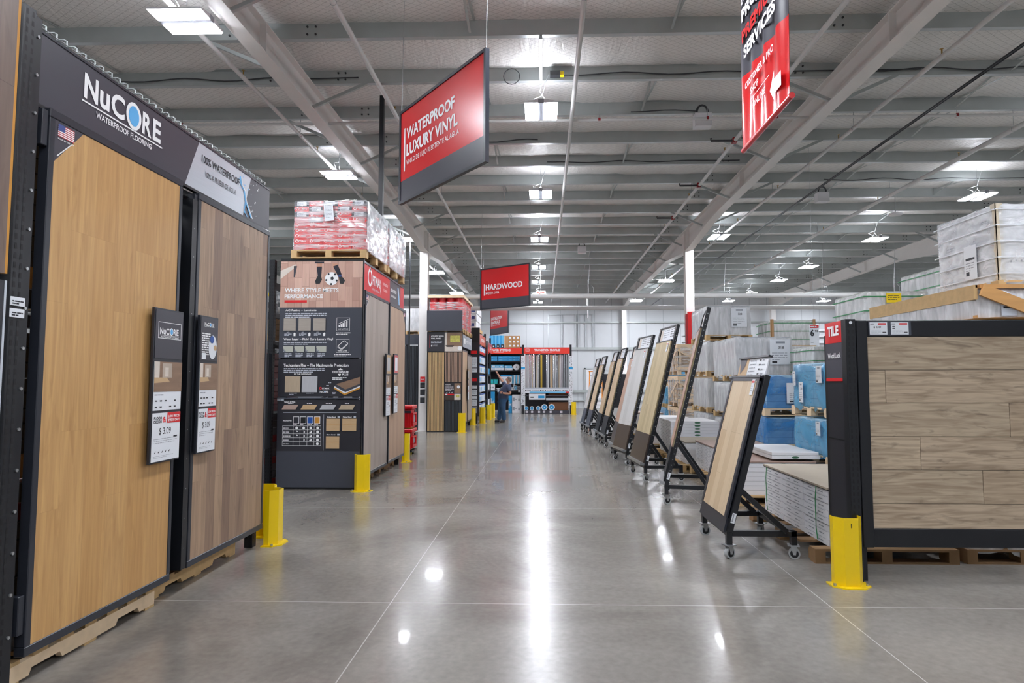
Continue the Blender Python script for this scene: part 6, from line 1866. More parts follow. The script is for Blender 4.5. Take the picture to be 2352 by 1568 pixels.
# ---------------------------------------------------------------- wheeled A-frame flooring displays
def caster():
    b = MB(); b.box(-0.05, -0.045, 0.118, 0.05, 0.045, 0.126, 'zinc')
    b.prism([(-0.026, 0.118), (0.03, 0.118), (0.018, 0.04), (-0.004, 0.04)], -0.026, -0.022, 'zinc', 'Y')
    b.prism([(-0.026, 0.118), (0.03, 0.118), (0.018, 0.04), (-0.004, 0.04)], 0.022, 0.026, 'zinc', 'Y')
    b.tube([(0.006, -0.03, 0.05), (0.006, 0.03, 0.05)], 0.008, 'zinc', 8)
    f = b.mesh('caster')
    b = MB(); b.tube([(0.006, -0.018, 0.05), (0.006, 0.018, 0.05)], 0.05, 'tyre_grey', 24); b.tube([(0.006, -0.0195, 0.05), (0.006, 0.0195, 0.05)], 0.036, 'black', 20)
    return f, b.mesh('wheel')
CF, CW = caster()
def aframe(label, x, y, w_, rz, ztop, face, s=0.25, split=0.72, sign=True, low='brown_board', header='plain', depth=0.575, framed=False):
    t = thing('display_stand', label, 'display stand', (x, y, 0), rz)
    for i, (cx, cyy) in enumerate(((0.0, 0.0), (0.0, w_), (depth, 0.0), (depth, w_))):
        o = bpy.data.objects.new('caster', CF); C.objects.link(o); o.parent = t; o.location = (cx, cyy, 0); o.rotation_euler = (0, 0, (0.5, 0.2, -0.3, 0.8)[i])
        q = bpy.data.objects.new('wheel', CW); C.objects.link(q); q.parent = o
    K = 0.05
    for cx, cyy in ((0.0, 0.0), (0.0, w_), (depth, 0.0), (depth, w_)):
        b = MB(); b.box(cx - K / 2, cyy - K / 2, 0.126, cx + K / 2, cyy + K / 2, 0.25, 'black'); b.build('leg', t)
    b = MB()
    for cyy in (0.0, w_): b.box(0.025, cyy - K / 2, 0.2, depth + K / 2, cyy + K / 2, 0.25, 'black')
    b.box(depth - K / 2, K / 2, 0.2, depth + K / 2, w_ - K / 2, 0.25, 'black'); b.box(-K / 2, K / 2, 0.2, K / 2, w_ - K / 2, 0.25, 'black')
    b.build('base_frame', t, bevel=0.003)
    L = (ztop - 0.25) * math.sqrt(1 + s * s)
    d = Vector((s, 0, 1)).normalized()
    for cyy, nm in ((0.0, 'rail'), (w_, 'rail')):
        p = Vector((0.0, cyy, 0.24)); b = MB(); b.beam(p, p + d * L, K, 0.085, 'black', (1, 0, 0) if False else (0, 1, 0))
        o = b.build(nm, t, bevel=0.003)
        b = MB()
        k = 0.2
        while k < L - 0.05:
            c = p + d * k; b.tube([(c.x, cyy - 0.046, c.z), (c.x, cyy - 0.0425, c.z)], 0.006, 'zinc', 6); k += 0.075
        if not framed: b.build('rail_screws', o)
    hb = 0.62 if ztop < 2 else 0.8
    for cyy in (0.0, w_):
        p = Vector((s * (hb - 0.24), cyy, hb)); b = MB(); b.beam(p, (depth - 0.06, cyy, 0.24), K * 0.9, 0.06, 'black', (0, 1, 0)); b.build('brace', t, bevel=0.003)
    M = frm((0, w_, 0.22), (0, -1, 0), d)
    zz0 = split - 0.2 if low else 0.1
    x0, x1 = 0.03, w_ - 0.03
    top_b = L - (0.02 if framed else 0.26)
    b = MB(M); b.box(x0, zz0, -0.01, x1, top_b, 0.045, 'plank_edge' if not framed else 'frame_dark'); b.build('backing_board', t)
    b = MB(M); b.box(x0 + (0.03 if framed else -0.012), zz0 + 0.002, 0.046, x1 - (0.03 if framed else -0.012), top_b - (0.03 if framed else 0.0), 0.056, face); b.build('plank_board', t)
    if framed:
        b = MB(M); b.box(-0.0, 0.0, 0.03, w_, zz0, 0.05, low); b.box(0, zz0, 0.04, x0 + 0.03, top_b, 0.06, 'frame_dark'); b.box(x1 - 0.03, zz0, 0.04, w_, top_b, 0.06, 'frame_dark'); b.box(0, top_b - 0.03, 0.04, w_, top_b, 0.06, 'frame_dark'); b.build('board_frame', t)
    elif low:
        b = MB(M); b.box(0.0, 0.06, 0.03, w_, zz0, 0.055, low); b.build('kick_board', t)
        b = MB(M); b.box(-0.01, 0.02, 0.0, w_ + 0.01, 0.06, 0.1, 'zinc'); b.build('ledge', t)
    # header card
    if framed: h0, h1 = L + 0.005, L + 0.19
    else: h0, h1 = L - 0.24, L
    b = MB(M); b.box(0.03, h0, 0.0, w_ - 0.03, h1, 0.012, 'paper'); b.build('header_card', t)
    b = MB(M); b.box(0.0, h1, -0.01, w_, h1 + 0.018, 0.03, 'frame_dark'); b.box(0.0, h0 - 0.02, 0.0, w_, h0, 0.06, 'frame_dark')
    if not framed: b.box(0, h0 - 0.02, 0, 0.025, h1 + 0.018, 0.03, 'frame_dark')
    b.build('header_clip', t)
    b = MB(M)
    if header == 'photo':
        b.rect(0.03, h0, 0.3, h1, 'swatch_tan', 0.014); b.poly([(0.03, h1), (0.24, h1), (0.2, h0 + 0.09), (0.1, h0 + 0.03)], 'charcoal', 0.016)
        b.scribble(0.34, h1 - 0.03, 0.52, 0.035, 5, 'ink_grey', z=0.014, seed=3, fill=0.25)
        for k in range(4): b.rect(0.6, h0 + 0.02 + k * 0.045, 0.65, h0 + 0.035 + k * 0.045, 'ink', 0.014); b.scribble(0.68, h0 + 0.02 + k * 0.045, 0.78, 0.02, 1, 'ink_grey', z=0.014, seed=k)
    else:
        b.rect(0.05, h0 + 0.03, 0.2, h1 - 0.02, 'photo_light', 0.014); b.scribble(0.25, h1 - 0.05, w_ * 0.6, 0.04, 4, 'ink_grey', z=0.014, seed=2, fill=0.3)
        b.scribble(w_ * 0.7, h1 - 0.05, w_ * 0.92, 0.04, 4, 'ink', z=0.014, seed=5, fill=0.3)
    b.build('header_print', t)
    b = MB(M); tx = w_ - 0.17; ty = h0 - (0.19 if framed else 0.2); b.box(tx, ty, 0.06, tx + 0.075, ty + 0.15, 0.064, 'paper'); b.rect(tx, ty + 0.115, tx + 0.075, ty + 0.135, 'red', 0.066); b.scribble(tx + 0.01, ty + 0.08, tx + 0.065, 0.02, 3, 'ink_grey', z=0.066, seed=4, fill=0.3); b.build('price_tag', t)
    p = Vector((0.0, 0.0, 0.24)) + d * 0.13
    b = MB(frm((p.x, -0.0435, p.z), (d.z, 0, -d.x), d)); b.box(-0.018, -0.045, 0, 0.018, 0.045, 0.002, 'paper'); b.rect(-0.012, -0.035, 0.0, 0.035, 'grey_card', 0.003); b.build('barcode_label', t)
    return t
aframe('small framed pale maple display stand, nearest of the wheeled stands', 1.672, 5.741, 0.853, 0.0, 1.66, 'vinyl_maple', s=0.266, split=0.33, header='photo', framed=True, low='frame_dark')
aframe('tall wheeled stand with a blush plank, turned away, second from the front', 1.60, 8.21, 0.95, -0.195, 2.56, 'vinyl_blush', low='black')
aframe('tall wheeled stand with ash planks over a brown kick board, third from the front', 1.626, 10.03, 0.92, 0.087, 2.52, 'vinyl_ash')
aframe('tall wheeled stand with whitish planks over a brown kick board, fourth from the front', 1.585, 11.91, 0.84, 0.16, 2.49, 'vinyl_white')
aframe('tall wheeled stand with tan planks, mostly hidden behind the whitish one', 1.49, 12.95, 0.66, 0.0, 2.34, 'vinyl_blush')
aframe('tall wheeled stand with pale tan planks and black kick board, sixth from the front', 1.504, 15.06, 0.8, 0.03, 2.41, 'vinyl_sand', low='black')
aframe('tall wheeled stand with sand planks, third from the far end', 1.451, 16.22, 0.8, 0.02, 2.37, 'vinyl_sand', low='black')
aframe('tall wheeled stand with maple planks, second from the far end', 1.36, 18.2, 0.8, 0.05, 2.33, 'vinyl_maple', low='edge_grey')
aframe('tall wheeled stand with pale planks, farthest of the row', 1.27, 19.3, 0.8, 0.04, 2.3, 'vinyl_white', low='edge_grey')

# ---------------------------------------------------------------- low stacks of boxed tile
def tile_stack(x0, y0, lx, ly, top, label, pal=None, lay=0.045, n=3, cover=None, strap=True, sm='layers_tile', dx=0.16, ovals=False):
    t = thing('tile_stack', label, 'tile stack', (x0, y0, 0))
    pallet_sub(t, 0, 0, lx, ly, 0.0, pal or 'pallet_wood', 'Y')
    r = random.Random(int(x0 * 100 + y0 * 10))
    w_ = lx - 2 * 0.06 - (dx - 0.06); l_ = (ly - 0.16) / n
    nl = max(1, int((top - 0.127 - 0.02) / lay)); lay = (top - 0.127 - 0.02) / nl
    b = MB(); b.box(0, 0, 0, w_, l_ - 0.004, lay - 0.003, 'white_box')
    for q in range(2): b.box(-0.0006, l_ * (0.2 + 0.4 * q), lay * 0.3, 0, l_ * (0.4 + 0.4 * q), lay * 0.42, 'ink_grey')
    b.box(-0.0006, l_ * 0.1, lay * 0.84, 0, l_ * 0.95, lay * 0.88, 'ink_grey')
    if ovals:
        b.M = facing_cam(0, -0.0006, 0); b.disc(w_ * 0.55, lay * 0.5, 0, 0.06, 'green_ink', 14, sy=0.3)
        b.M = Matrix()
    m = b.mesh('carton')
    for k in range(nl):
        for j in range(n):
            o = bpy.data.objects.new('carton', m); C.objects.link(o); o.parent = t
            o.location = (dx + r.uniform(-.006, .006), 0.08 + j * l_, 0.1275 + k * lay)
    zt = 0.1275 + nl * lay
    if cover:
        b = MB(); b.box(dx - 0.012, 0.07, zt, dx + w_ + 0.01, ly - 0.07, zt + 0.018, cover); b.box(dx - 0.008, 0.074, zt - 0.008, dx + w_ + 0.006, ly - 0.074, zt, 'frame_dark'); b.build('top_sheet', t)
    if strap:
        for yy in (0.3, ly * 0.9):
            b = MB(); b.tube([(dx - 0.008, yy, 0.14), (dx - 0.022, yy - 0.01, zt * 0.4), (dx - 0.01, yy + 0.02, zt * 0.6), (dx - 0.02, yy, zt * 0.8), (dx - 0.008, yy, zt)], 0.004, 'green_strap', 5); b.build('strap', t)
    return t
tile_stack(2.38, 5.6, 1.24, 1.75, 0.645, 'tile cartons under a tan sheet on a pallet, beside the numbered yellow guard', cover='tile_grey', lay=0.058, pal='pallet_old')
tile_stack(2.5, 8.1, 1.07, 1.35, 0.56, 'tile carton stack with green ovals behind the nearest wheeled stand', ovals=True, lay=0.055, n=2, strap=False, dx=0.1, cover='tile_pink')
b = MB(); b.box(0, 0, 0, 0.62, 1.1, 0.045, 'white_box'); b.box(0.0, 0, 0.048, 0.6, 1.08, 0.09, 'white_box'); b.M = facing_cam(0, -0.001, 0); b.disc(0.3, 0.024, 0, 0.05, 'green_ink', 12, sy=0.3)
o = b.build('carton', bevel=0.004); o.location = (2.95, 8.16, 0.585); tag(o, 'long white carton pair lying on the green oval tile stack', 'carton')
tile_stack(2.55, 9.75, 1.1, 1.25, 0.57, 'tile stack with pinkish top sheet right of the blush wheeled stand', cover='tile_pink', lay=0.04, n=2, ovals=True, strap=False, dx=0.1)
tile_stack(2.42, 11.05, 1.1, 1.15, 0.52, 'low tile stack with grey top sheet behind the pinkish one', cover='tile_grey', lay=0.045, n=2, ovals=True, strap=False, dx=0.1)
tile_stack(2.42, 12.3, 1.1, 1.4, 0.82, 'tall tile stack with a column of green ovals, right of the ash wheeled stand', lay=0.06, n=2, ovals=True, strap=False, dx=0.1)
tile_stack(2.4, 14.6, 1.1, 1.3, 0.75, 'tile stack on a pallet behind the whitish wheeled stand', lay=0.06, n=2, strap=False, dx=0.1)
tile_stack(2.3, 17.4, 1.1, 1.3, 0.7, 'tile stack on a pallet behind the sand plank wheeled stands', lay=0.06, n=2, strap=False, dx=0.1, cover='tile_pink')

# ---------------------------------------------------------------- wrapped pallets stacked on the right
B1 = (3.6, 7.95, 1.12, 1.18)
white_load(3.6, 7.95, 0.0, 1.12, 1.18, 0.37, 'lowest pallet of blue wrapped cartons in the right blue column', m='layers_blue', fm='film_blue', seed=11, rag=0.06)
white_load(3.6, 7.95, 0.505, 1.12, 1.18, 0.48, 'middle pallet of blue wrapped cartons in the right blue column', m='layers_blue', fm='film_blue', seed=12, rag=0.08, note=[('L', -0.25, 0.25, 0.13, 0.18, '')], pm_='pallet_pale')
white_load(3.6, 7.95, 1.12, 1.12, 1.18, 0.6, 'topmost pallet of blue wrapped cartons in the right blue column', m='layers_blue', fm='film_blue', seed=13, rag=0.1, note=[('L', 0.46, 0.28, 0.1, 0.2, ''), ('L', 0.25, 0.05, 0.13, 0.28, '230'), ('L', -0.3, 0.32, 0.16, 0.22, '')], pm_='pallet_pale')
white_load(3.7, 10.5, 0.0, 1.12, 1.1, 0.28, 'lowest pallet in the deep blue column, on the floor', m='layers_blue', fm='film_deep', seed=14)
white_load(3.7, 10.5, 0.415, 1.12, 1.1, 0.46, 'middle deep blue wrapped pallet with cartons showing through', m='layers_blue', fm='film_deep', seed=15, rag=0.05, pm_='pallet_pale')
white_load(3.7, 10.5, 1.01, 1.12, 1.1, 0.57, 'top deep blue wrapped pallet with a large white label', m='layers_blue', fm='film_deep', seed=16, rag=0.06, pm_='pallet_pale', note=[('F', -0.2, 0.08, 0.45, 0.34, 'JENAB 230')])
SB = dict(m='layers_grey', fm='film_white')
white_load(3.85, 12.5, 0.0, 1.15, 1.7, 0.68, 'bottom clear wrapped tile pallet, column behind the nearest stand header', seed=21, **SB)
white_load(3.85, 12.5, 0.815, 1.15, 1.7, 0.64, 'middle clear wrapped tile pallet, column behind the nearest stand header', seed=22, rag=0.06, **SB)
white_load(3.85, 12.5, 1.59, 1.15, 1.7, 0.78, 'top clear wrapped tile pallet labelled 318, behind the nearest stand header', seed=23, rag=0.07, note=[('F', 0.1, 0.2, 0.4, 0.5, '318')], **SB)
for k, (z, nm) in enumerate([(0, 'bottom'), (0.85, 'second'), (1.7, 'third'), (2.55, 'topmost')]):
    white_load(3.84, 14.65, z, 1.08, 1.5, 0.71, '%s clear wrapped pallet of the tall column right of the red column guard' % nm, seed=31 + k, rag=0.06, note=[('F', 0.05, 0.18, 0.36, 0.45, '328')] if k == 3 else None, **SB)
SG = dict(m='layers_green', fm='film_white', straps=3)
for k, z in enumerate((0, 0.78, 1.56)):
    white_load(5.1, 13.0, z, 1.05, 1.1, 0.64, '%s wrapped pallet behind the pallet labelled 318' % ('bottom', 'middle', 'top')[k], seed=41 + k, m='layers_white', fm='film_white')
for k, (z, h) in enumerate(((0, 0.62), (0.76, 0.62), (1.52, 0.62), (2.28, 0.6))):
    white_load(5.25, 14.35, z, 1.0, 1.0, h, '%s strapped tile pallet with brown corner boards, just left of the price sign' % ('lowest', 'second', 'third', 'topmost')[k], seed=51 + k, corner=True, **SG)
for k, z in enumerate((0, 0.75, 1.5)):
    white_load(4.9, 11.36, z, 1.05, 1.05, 0.61, '%s wrapped pallet in the column under the hanging price sign' % ('bottom', 'middle', 'top')[k], seed=61 + k, **SG)
for k, (z, h) in enumerate(((0, 0.58), (0.71, 0.58), (1.42, 0.58), (2.13, 0.7))):
    white_load(4.68 + 0.12, 9.35, z, 1.0, 1.0, h, '%s green strapped pallet of the column above the tile sign' % ('bottom', 'second', 'third', 'topmost')[k], seed=71 + k, rag=0.05, **SG)
for k, (z, h) in enumerate(((0, 0.72), (0.86, 0.72), (1.72, 0.72), (2.58, 0.7))):
    white_load(6.2, 9.75, z, 1.05, 1.15, h, '%s green strapped pallet of the column behind the big white load' % ('bottom', 'second', 'third', 'topmost')[k], seed=81 + k, **SG)
# hidden carrying loads under the crate, and their plastic seen below the panel
for k, (z, h) in enumerate(((0, 0.62), (0.76, 0.62), (1.52, 0.62))):
    white_load(4.86, 6.92, z, 1.6, 1.05, h, '%s wrapped pallet carrying the timber crate behind the tile display' % ('lowest', 'middle', 'upper')[k], seed=91 + k, m='layers_tan', fm='film_white')
    white_load(4.86, 8.0, z, 1.6, 1.0, h, '%s wrapped pallet under the rear of the timber crate' % ('lowest', 'middle', 'upper')[k], seed=94 + k, m='layers_tan', fm='film_white')
white_load(3.7, 5.62, 0.0, 1.0, 1.1, 0.5, 'plastic wrapped pallet glimpsed under the wood-look tile display', seed=97, m='layers_tan', fm='film_white', rag=0.08, pm_='pallet_old')
# timber crate with diagonal plank
t = thing('timber_crate', 'long timber framed crate wrapped in film, above the wood-look tile display', 'crate', (4.69, 6.8, 2.275))
b = MB(); b.box(0, 0, 0, 1.85, 2.15, 0.03, 'lumber'); b.box(0.05, 0.05, 0.03, 1.8, 2.1, 0.33, 'layers_white'); b.build('body', t)
b = MB(); b.box(-0.02, -0.0, 0.2, 0.02, 2.15, 0.36, 'pallet_wood'); b.build('side_plank', t)
b = MB(); b.box(0.02, -0.04, 0.32, 1.85, 0.0, 0.36, 'lumber'); b.build('top_plank', t)
b = MB(); b.beam((0.03, -0.05, 0.3), (0.95, -0.05, -0.08), 0.03, 0.13, 'lumber'); b.build('diagonal_plank', t)
b = MB(); b.wrinkled(-0.01, -0.02, 0.0, 1.86, 2.16, 0.33, 'film_white', step=0.09, amp=0.014, seed=5, top=False); b.build('stretch_wrap', t)
b = MB(); b.box(0.0, 0.0, 0.33, 1.8, 2.12, 0.36, 'pallet_wood'); b.build('lid', t)
b = MB(facing_cam(0.24, -0.03, 0.02)); b.box(0, 0, 0, 0.16, 0.24, 0.004, 'paper_grey'); b.scribble(0.02, 0.2, 0.14, 0.04, 4, 'ink', z=0.006, seed=2); b.build('paper_label', t)
# big white strapped load on top
t = thing('wrapped_pallet_load', 'big white film wrapped carton load with brown corner board at upper right', 'pallet load', (5.85, 7.85, 2.64))
pallet_sub(t, -0.55, -0.55, 1.1, 1.1, 0.0, 'pallet_wood', 'Y')
for i in range(2):
    for j in range(2):
        for k in range(2):
            b = MB(); b.box(-0.53 + i * 0.53, -0.53 + j * 0.53, 0.13 + k * 0.45, -0.004 + i * 0.53, -0.004 + j * 0.53, 0.575 + k * 0.45, 'white_box')
            if i == 0:
                b.M = facing_left(-0.531, -0.53 + j * 0.53 + 0.53, 0.13 + k * 0.45); b.scribble(0.1, 0.28, 0.42, 0.02, 4, 'grey_card', z=0.0, seed=k, fill=0.7); b.scribble(0.1, 0.08, 0.42, 0.03, 2, 'grey_card', z=0, seed=j)
            if j == 0:
                b.M = facing_cam(-0.53 + i * 0.53, -0.531, 0.13 + k * 0.45)
                for q in range(6): b.rect(0.08 + q * 0.06, 0.2, 0.1 + q * 0.06, 0.24, 'grey_card', 0)
            b.M = Matrix(); b.build('carton', t)
b = MB(); b.box(-0.542, -0.542, 0.13, -0.46, -0.534, 1.04, 'beige'); b.box(-0.542, -0.542, 0.13, -0.534, -0.46, 1.04, 'beige'); b.build('corner_board', t)
b = MB(); b.wrinkled(-0.55, -0.55, 0.05, 0.55, 0.55, 1.05, 'film_side', step=0.06, amp=0.014, seed=3, rag=0.05); b.build('stretch_wrap', t)
for k in range(5):
    b = MB(); z = 0.2 + k * 0.19; b.box(-0.568, -0.568, z, 0.568, -0.562, z + 0.012, 'paper'); b.box(-0.568, -0.568, z - 0.004, -0.562, 0.568, z + 0.01, 'paper'); b.build('strap', t)
b = MB(facing_left(-0.572, -0.02, 0.2)); b.box(0, 0, 0, 0.22, 0.42, 0.003, 'paper'); b.scribble(0.03, 0.2, 0.18, 0.03, 4, 'ink_grey', z=0.004, seed=7, fill=0.3); b.rect(0.03, 0.05, 0.09, 0.1, 'ink', 0.004); b.rect(0.03, 0.24, 0.19, 0.27, 'ink', 0.004); b.build('paper_label', t)
# yellow tag on the green strapped pallet
b = MB(facing_cam(5.12, 9.325, 2.76)); b.box(0, 0, 0, 0.22, 0.14, 0.004, 'yellow'); b.scribble(0.02, 0.1, 0.19, 0.03, 3, 'ink', z=0.006, seed=2, fill=0.3)
o = b.build('warning_label', loc=(5.12, 9.325, 2.76)); tag(o, 'small yellow paper label on the green strapped pallet above the tile sign', 'label')
# timber crates further back
def slat_crate(x0, y0, z0, lx, ly, h, label):
    t = thing('timber_crate', label, 'crate', (x0, y0, z0))
    pallet_sub(t, 0, 0, lx, ly, 0.0, 'pallet_pale', 'Y')
    b = MB(); b.box(0.1, 0.1, 0.13, lx - 0.1, ly - 0.1, h - 0.15, 'layers_tan'); b.build('contents', t)
    b = MB()
    for k in range(4):
        x = 0.0 + (lx - 0.09) * k / 3
        b.box(x, 0, 0.13, x + 0.09, 0.025, h, 'pallet_pale')
    for k in range(5):
        y = (ly - 0.09) * k / 4
        b.box(0, y, 0.13, 0.025, y + 0.09, h, 'pallet_pale')
    b.build('slats', t)
    b = MB(); b.box(-0.02, -0.02, h - 0.12, lx, 0.0, h, 'pallet_pale'); b.box(-0.02, 0, h - 0.12, 0.0, ly, h, 'pallet_pale'); b.box(-0.02, -0.02, 0.13, lx, 0, 0.22, 'pallet_pale'); b.build('rails', t)
    b = MB(); b.beam((0.0, -0.01, h - 0.15), (lx * 0.8, -0.01, 0.2), 0.02, 0.08, 'pallet_pale'); b.beam((-0.01, 0.1, h - 0.15), (-0.01, ly * 0.9, 0.2), 0.02, 0.08, 'pallet_pale'); b.build('diagonal_braces', t)
    b = MB(); b.wrinkled(-0.03, -0.03, 0.1, lx, ly, h + 0.005, 'film_clear', step=0.12, amp=0.012, seed=int(z0 * 10), top=False); b.build('stretch_wrap', t)
for k, z in enumerate((0, 0.88, 1.76)):
    slat_crate(3.72, 17.2, z, 1.1, 1.4, 0.85, '%s slatted timber crate of the stack between the tall wheeled stands' % ('lowest', 'middle', 'top')[k])
for k in range(3):
    white_load(4.0, 20.5, k * 0.72, 1.0, 1.1, 0.57, '%s pale blue wrapped pallet of the far column left of the timber crates' % ('bottom', 'middle', 'top')[k], m='layers_blue', fm='film_blue', seed=101 + k)
for (x, y, n_, lb) in [(6.3, 16.8, 4, 'left'), (8.6, 15.0, 4, 'right')]:
    for k in range(n_):
        white_load(x, y, k * 0.76, 1.1, 1.2, 0.62, '%s pallet of the %s wrapped column far behind the blue pallets' % (('bottom', 'second', 'third', 'top')[k], lb), seed=111 + k + int(x), **SB)
# hanging price sign
t = thing('price_sign', 'hanging white price card reading 6.95 above the wrapped pallets', 'price sign', (5.08, 11.9, 2.32))
b = MB(); b.box(-0.005, 0.0, -0.05, 0.17, 0.01, 0.34, 'paper'); b.build('card', t)
b = MB(facing_cam(0, -0.002, 0)); b.rect(0.0, 0.28, 0.165, 0.335, 'red', 0); b.scribble(0.01, 0.3, 0.15, 0.03, 1, 'paper', z=0.001, seed=2); b.text('6', 0.005, 0.12, 'ink', h=0.13, w=0.07, bold=0.04); b.text('95', 0.09, 0.2, 'ink', h=0.04, w=0.06, bold=0.02); b.rect(0.01, 0.0, 0.06, 0.006, 'ink'); b.build('lettering', t)
b = MB(); b.tube([(0.08, 0.005, 0.34), (0.08, 0.005, ZP - 2.32)], 0.002, 'zinc', 4); b.build('hanging_wire', t)
for k in range(3):
    b = MB(); b.box(14.6, Y1 - 0.12, 3.75 + k * 0.35, 16.3, Y1 - 0.001, 3.85 + k * 0.35, 'white_box'); struct(b.build('trim_%d' % (8 + k), loc=(14.6, Y1, 3.8 + k * 0.35)))

# ---------------------------------------------------------------- wood-look tile display at right
t = thing('tile_display', 'black framed display of wood-look tiles at the right edge', 'display board', (2.545, 5.16, 0))
def fr(x0, z0, x1, z1, y0=-0.06, y1=0.0, m='black'):
    b.box(x0, y0, z0, x1, y1, z1, m)
FWD = 1.9
b = MB(); fr(0.03, 0.275, FWD, 0.42); fr(0.03, 1.957, FWD, 2.09); fr(0.0, 0.275, 0.085, 2.09, -0.075); fr(FWD - 0.1, 0.42, FWD, 1.957); b.build('frame', t, bevel=0.004)
rows = [0.42, 0.617, 0.884, 1.149, 1.42, 1.686, 1.957]
joints = [[1.55], [0.966], [0.485, 1.7], [1.2], [0.227, 1.45], []]
joints = {0: [], 1: [3.486 - 2.52], 2: [3.005 - 2.52], 3: [3.719 - 2.52], 4: [2.747 - 2.52], 5: []}
def tilemat(i):
    nm = 'wood_tile_%d' % i
    m, n, l, bs = newmat(nm)
    bs.inputs['Roughness'].default_value = 0.35
    tc = n.new('ShaderNodeTexCoord')
    mp = n.new('ShaderNodeMapping'); mp.inputs['Location'].default_value = (i * 3.7, 0, i * 1.3); mp.inputs['Scale'].default_value = (1.2, 1, 14)
    l.new(tc.outputs['Object'], mp.inputs['Vector'])
    nz = n.new('ShaderNodeTexNoise'); nz.inputs['Scale'].default_value = 2.0; nz.inputs['Detail'].default_value = 7; nz.inputs['Distortion'].default_value = 1.3
    l.new(mp.outputs[0], nz.inputs['Vector'])
    cr = n.new('ShaderNodeValToRGB'); cr.color_ramp.elements[0].position = 0.32; cr.color_ramp.elements[0].color = srgb('96836e'); cr.color_ramp.elements[1].position = 0.62; cr.color_ramp.elements[1].color = srgb(('c0ad95', 'bbaa92', 'b9a58c', 'c2b097')[i % 4])
    l.new(nz.outputs['Fac'], cr.inputs[0])
    m2 = n.new('ShaderNodeMapping'); m2.inputs['Location'].default_value = (i * 1.7, 0, i * 2.3); m2.inputs['Scale'].default_value = (1.3, 1, 5)
    l.new(tc.outputs['Object'], m2.inputs['Vector'])
    n2 = n.new('ShaderNodeTexNoise'); n2.inputs['Scale'].default_value = 2.2; n2.inputs['Detail'].default_value = 4; n2.inputs['Distortion'].default_value = 1.5
    l.new(m2.outputs[0], n2.inputs['Vector'])
    mr = n.new('ShaderNodeMapRange'); mr.inputs[1].default_value = 0.6; mr.inputs[2].default_value = 0.72; mr.inputs[4].default_value = 0.65
    l.new(n2.outputs['Fac'], mr.inputs[0])
    mi = n.new('ShaderNodeMix'); mi.data_type = 'RGBA'; mi.inputs[7].default_value = srgb('6d5f52')
    l.new(mr.outputs[0], mi.inputs[0]); l.new(cr.outputs[0], mi.inputs[6]); l.new(mi.outputs[2], bs.inputs['Base Color'])
    return nm
b = MB(); b.box(0.06, -0.04, 0.4, FWD - 0.05, -0.01, 1.97, 'black_matt'); b.build('backing_board', t)
c_ = 0
for i in range(6):
    z0, z1 = rows[i], rows[i + 1]
    xs = [0.083] + joints[i] + [FWD - 0.1]
    for xa, xb in zip(xs[:-1], xs[1:]):
        b = MB(); b.box(xa + 0.002, -0.052, z0 + 0.002, xb - 0.002, -0.04, z1 - 0.002, tilemat(c_)); b.build('tile', t); c_ += 1
b = MB(facing_cam(0.1, -0.062, 1.965)); b.box(0, 0, 0, 0.34, 0.115, 0.006, 'edge_grey')
b.build('tag_holder', t)
for k in range(2):
    b = MB(facing_cam(0.108 + k * 0.17, -0.069, 1.972)); b.box(0, 0, 0, 0.14, 0.1, 0.002, 'paper')
    b.rect(0.065, 0.08, 0.13, 0.093, 'red', 0.003); b.scribble(0.005, 0.083, 0.055, 0.012, 1, 'ink', z=0.003, seed=1)
    if k == 0: b.text('$ 4.49', 0.03, 0.05, 'ink', h=0.018, w=0.06)
    else:
        b.rect(0.01, 0.062, 0.03, 0.068, 'ink', 0.003); b.rect(0.01, 0.047, 0.03, 0.053, 'ink', 0.003)
    b.scribble(0.01, 0.03, 0.09, 0.01, 3, 'ink_grey', z=0.003, seed=2, fill=0.2); b.rect(0.1, 0.015, 0.13, 0.022, 'ink', 0.003)
    b.build('price_tag', t)
b = MB(); b.box(0.0, -0.02, 0.0, 0.05, 0.03, 0.275, 'black'); b.box(FWD - 0.06, -0.02, 0.0, FWD, 0.03, 0.275, 'black'); b.build('leg', t)
t = thing('tile_rack_end', 'charcoal rack end panel headed by a red tile sign', 'rack end', (2.5, 5.18, 0))
b = MB(); b.box(0.0, 0.03, 0.06, 0.02, 0.345, 2.1, 'charcoal_dark'); b.build('end_panel', t)
b = MB(); b.box(-0.012, 0.03, 1.92, 0.0, 0.345, 2.1, 'red_sign'); p = b.build('red_sign', t)
b = MB(facing_left(-0.0135, 0.345, 1.92)); b.text('TILE', 0.06, 0.06, 'ink_white', h=0.085, w=0.2, bold=0.05); b.build('lettering', p)
b = MB(); b.box(-0.01, 0.03, 1.62, 0.0, 0.345, 1.92, 'charcoal'); p = b.build('category_card', t)
b = MB(facing_left(-0.0115, 0.345, 1.62)); b.text('Wood Look', 0.05, 0.17, 'ink_white', h=0.045, w=0.23, bold=0.02); b.build('lettering', p)
b = MB(); b.box(-0.012, 0.03, 1.595, 0.0, 0.345, 1.62, 'red'); b.build('red_stripe', t)
b = MB(); b.box(-0.006, 0.03, 1.1, 0.0, 0.345, 1.11, 'black_matt'); b.build('seam', t)
upright(t, -0.005, -0.06, 0.0, 2.1)
upright(t, 0.06, 0.4, 0.0, 2.0)
b = MB(facing_cam(-0.005, -0.103, 2.07)); b.disc(0, 0, 0, 0.013, 'paper', 12); b.build('round_sticker', t)

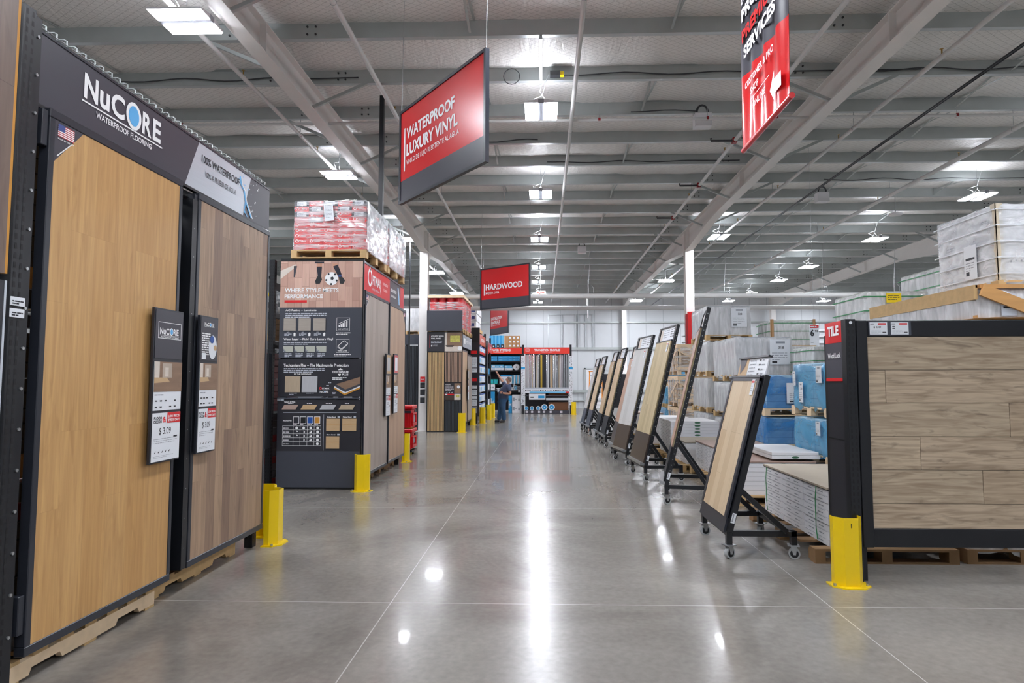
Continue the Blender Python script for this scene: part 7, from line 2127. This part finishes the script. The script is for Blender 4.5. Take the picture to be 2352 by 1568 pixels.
# ---------------------------------------------------------------- red guard on the right column and small things
t = thing('column_guard', 'red painted guard high on the right white column', 'column guard', (4.66, 19.6, 2.75))
b = MB(); b.box(-0.1, -0.03, 0.0, 0.16, 0.0, 1.02, 'red_paint'); b.build('front_plate', t)
b = MB(); b.box(-0.16, -0.05, -0.05, -0.1, 0.1, 0.95, 'red_dark'); b.build('side_plate', t)
b = MB()
for z in (0.05, 0.25): b.tube([(-0.16, -0.02, z), (-0.3, -0.02, z - 0.02)], 0.02, 'chrome', 8)
b.box(-0.34, -0.04, -0.35, -0.24, 0.04, -0.02, 'white_box'); b.build('valve_box', t)
t = thing('display_board', 'black blank board on legs between the far wheeled stands', 'board', (2.45, 21.2, 0))
b = MB(); b.box(-0.4, 0, 0.68, 0.42, 0.04, 1.83, 'charcoal_dark'); b.box(-0.43, -0.01, 0.66, -0.4, 0.05, 1.84, 'black'); b.build('panel', t)
b = MB(); b.box(-0.38, 0.0, 0.0, -0.34, 0.04, 0.68, 'black'); b.box(0.34, 0.0, 0.0, 0.38, 0.04, 0.68, 'black'); b.box(-0.42, -0.25, 0.0, -0.32, 0.28, 0.03, 'black'); b.box(0.3, -0.25, 0, 0.42, 0.28, 0.03, 'black'); b.build('leg', t)
t = thing('step_ladder', 'orange rolling ladder far behind the last wheeled stands', 'ladder', (2.3, 27.5, 0))
for x in (-0.3, 0.28):
    b = MB(); b.beam((x, 0, 0.02), (x + 0.12, 0.9, 2.0), 0.05, 0.07, 'orange'); b.build('side_rail', t)
    b = MB(); b.beam((x + 0.12, 0.95, 2.0), (x + 0.12, 1.0, 0.02), 0.05, 0.05, 'orange'); b.build('rear_leg', t)
for k in range(7):
    b = MB(); z = 0.25 + k * 0.26; b.box(-0.3 + 0.12 * z / 2, 0.9 * z / 2 - 0.05, z, 0.3 + 0.12 * z / 2, 0.9 * z / 2 + 0.05, z + 0.03, 'grey_card'); b.build('step', t)
b = MB(); b.box(-0.22, 0.85, 2.0, 0.45, 1.02, 2.04, 'orange'); b.build('top_cap', t)
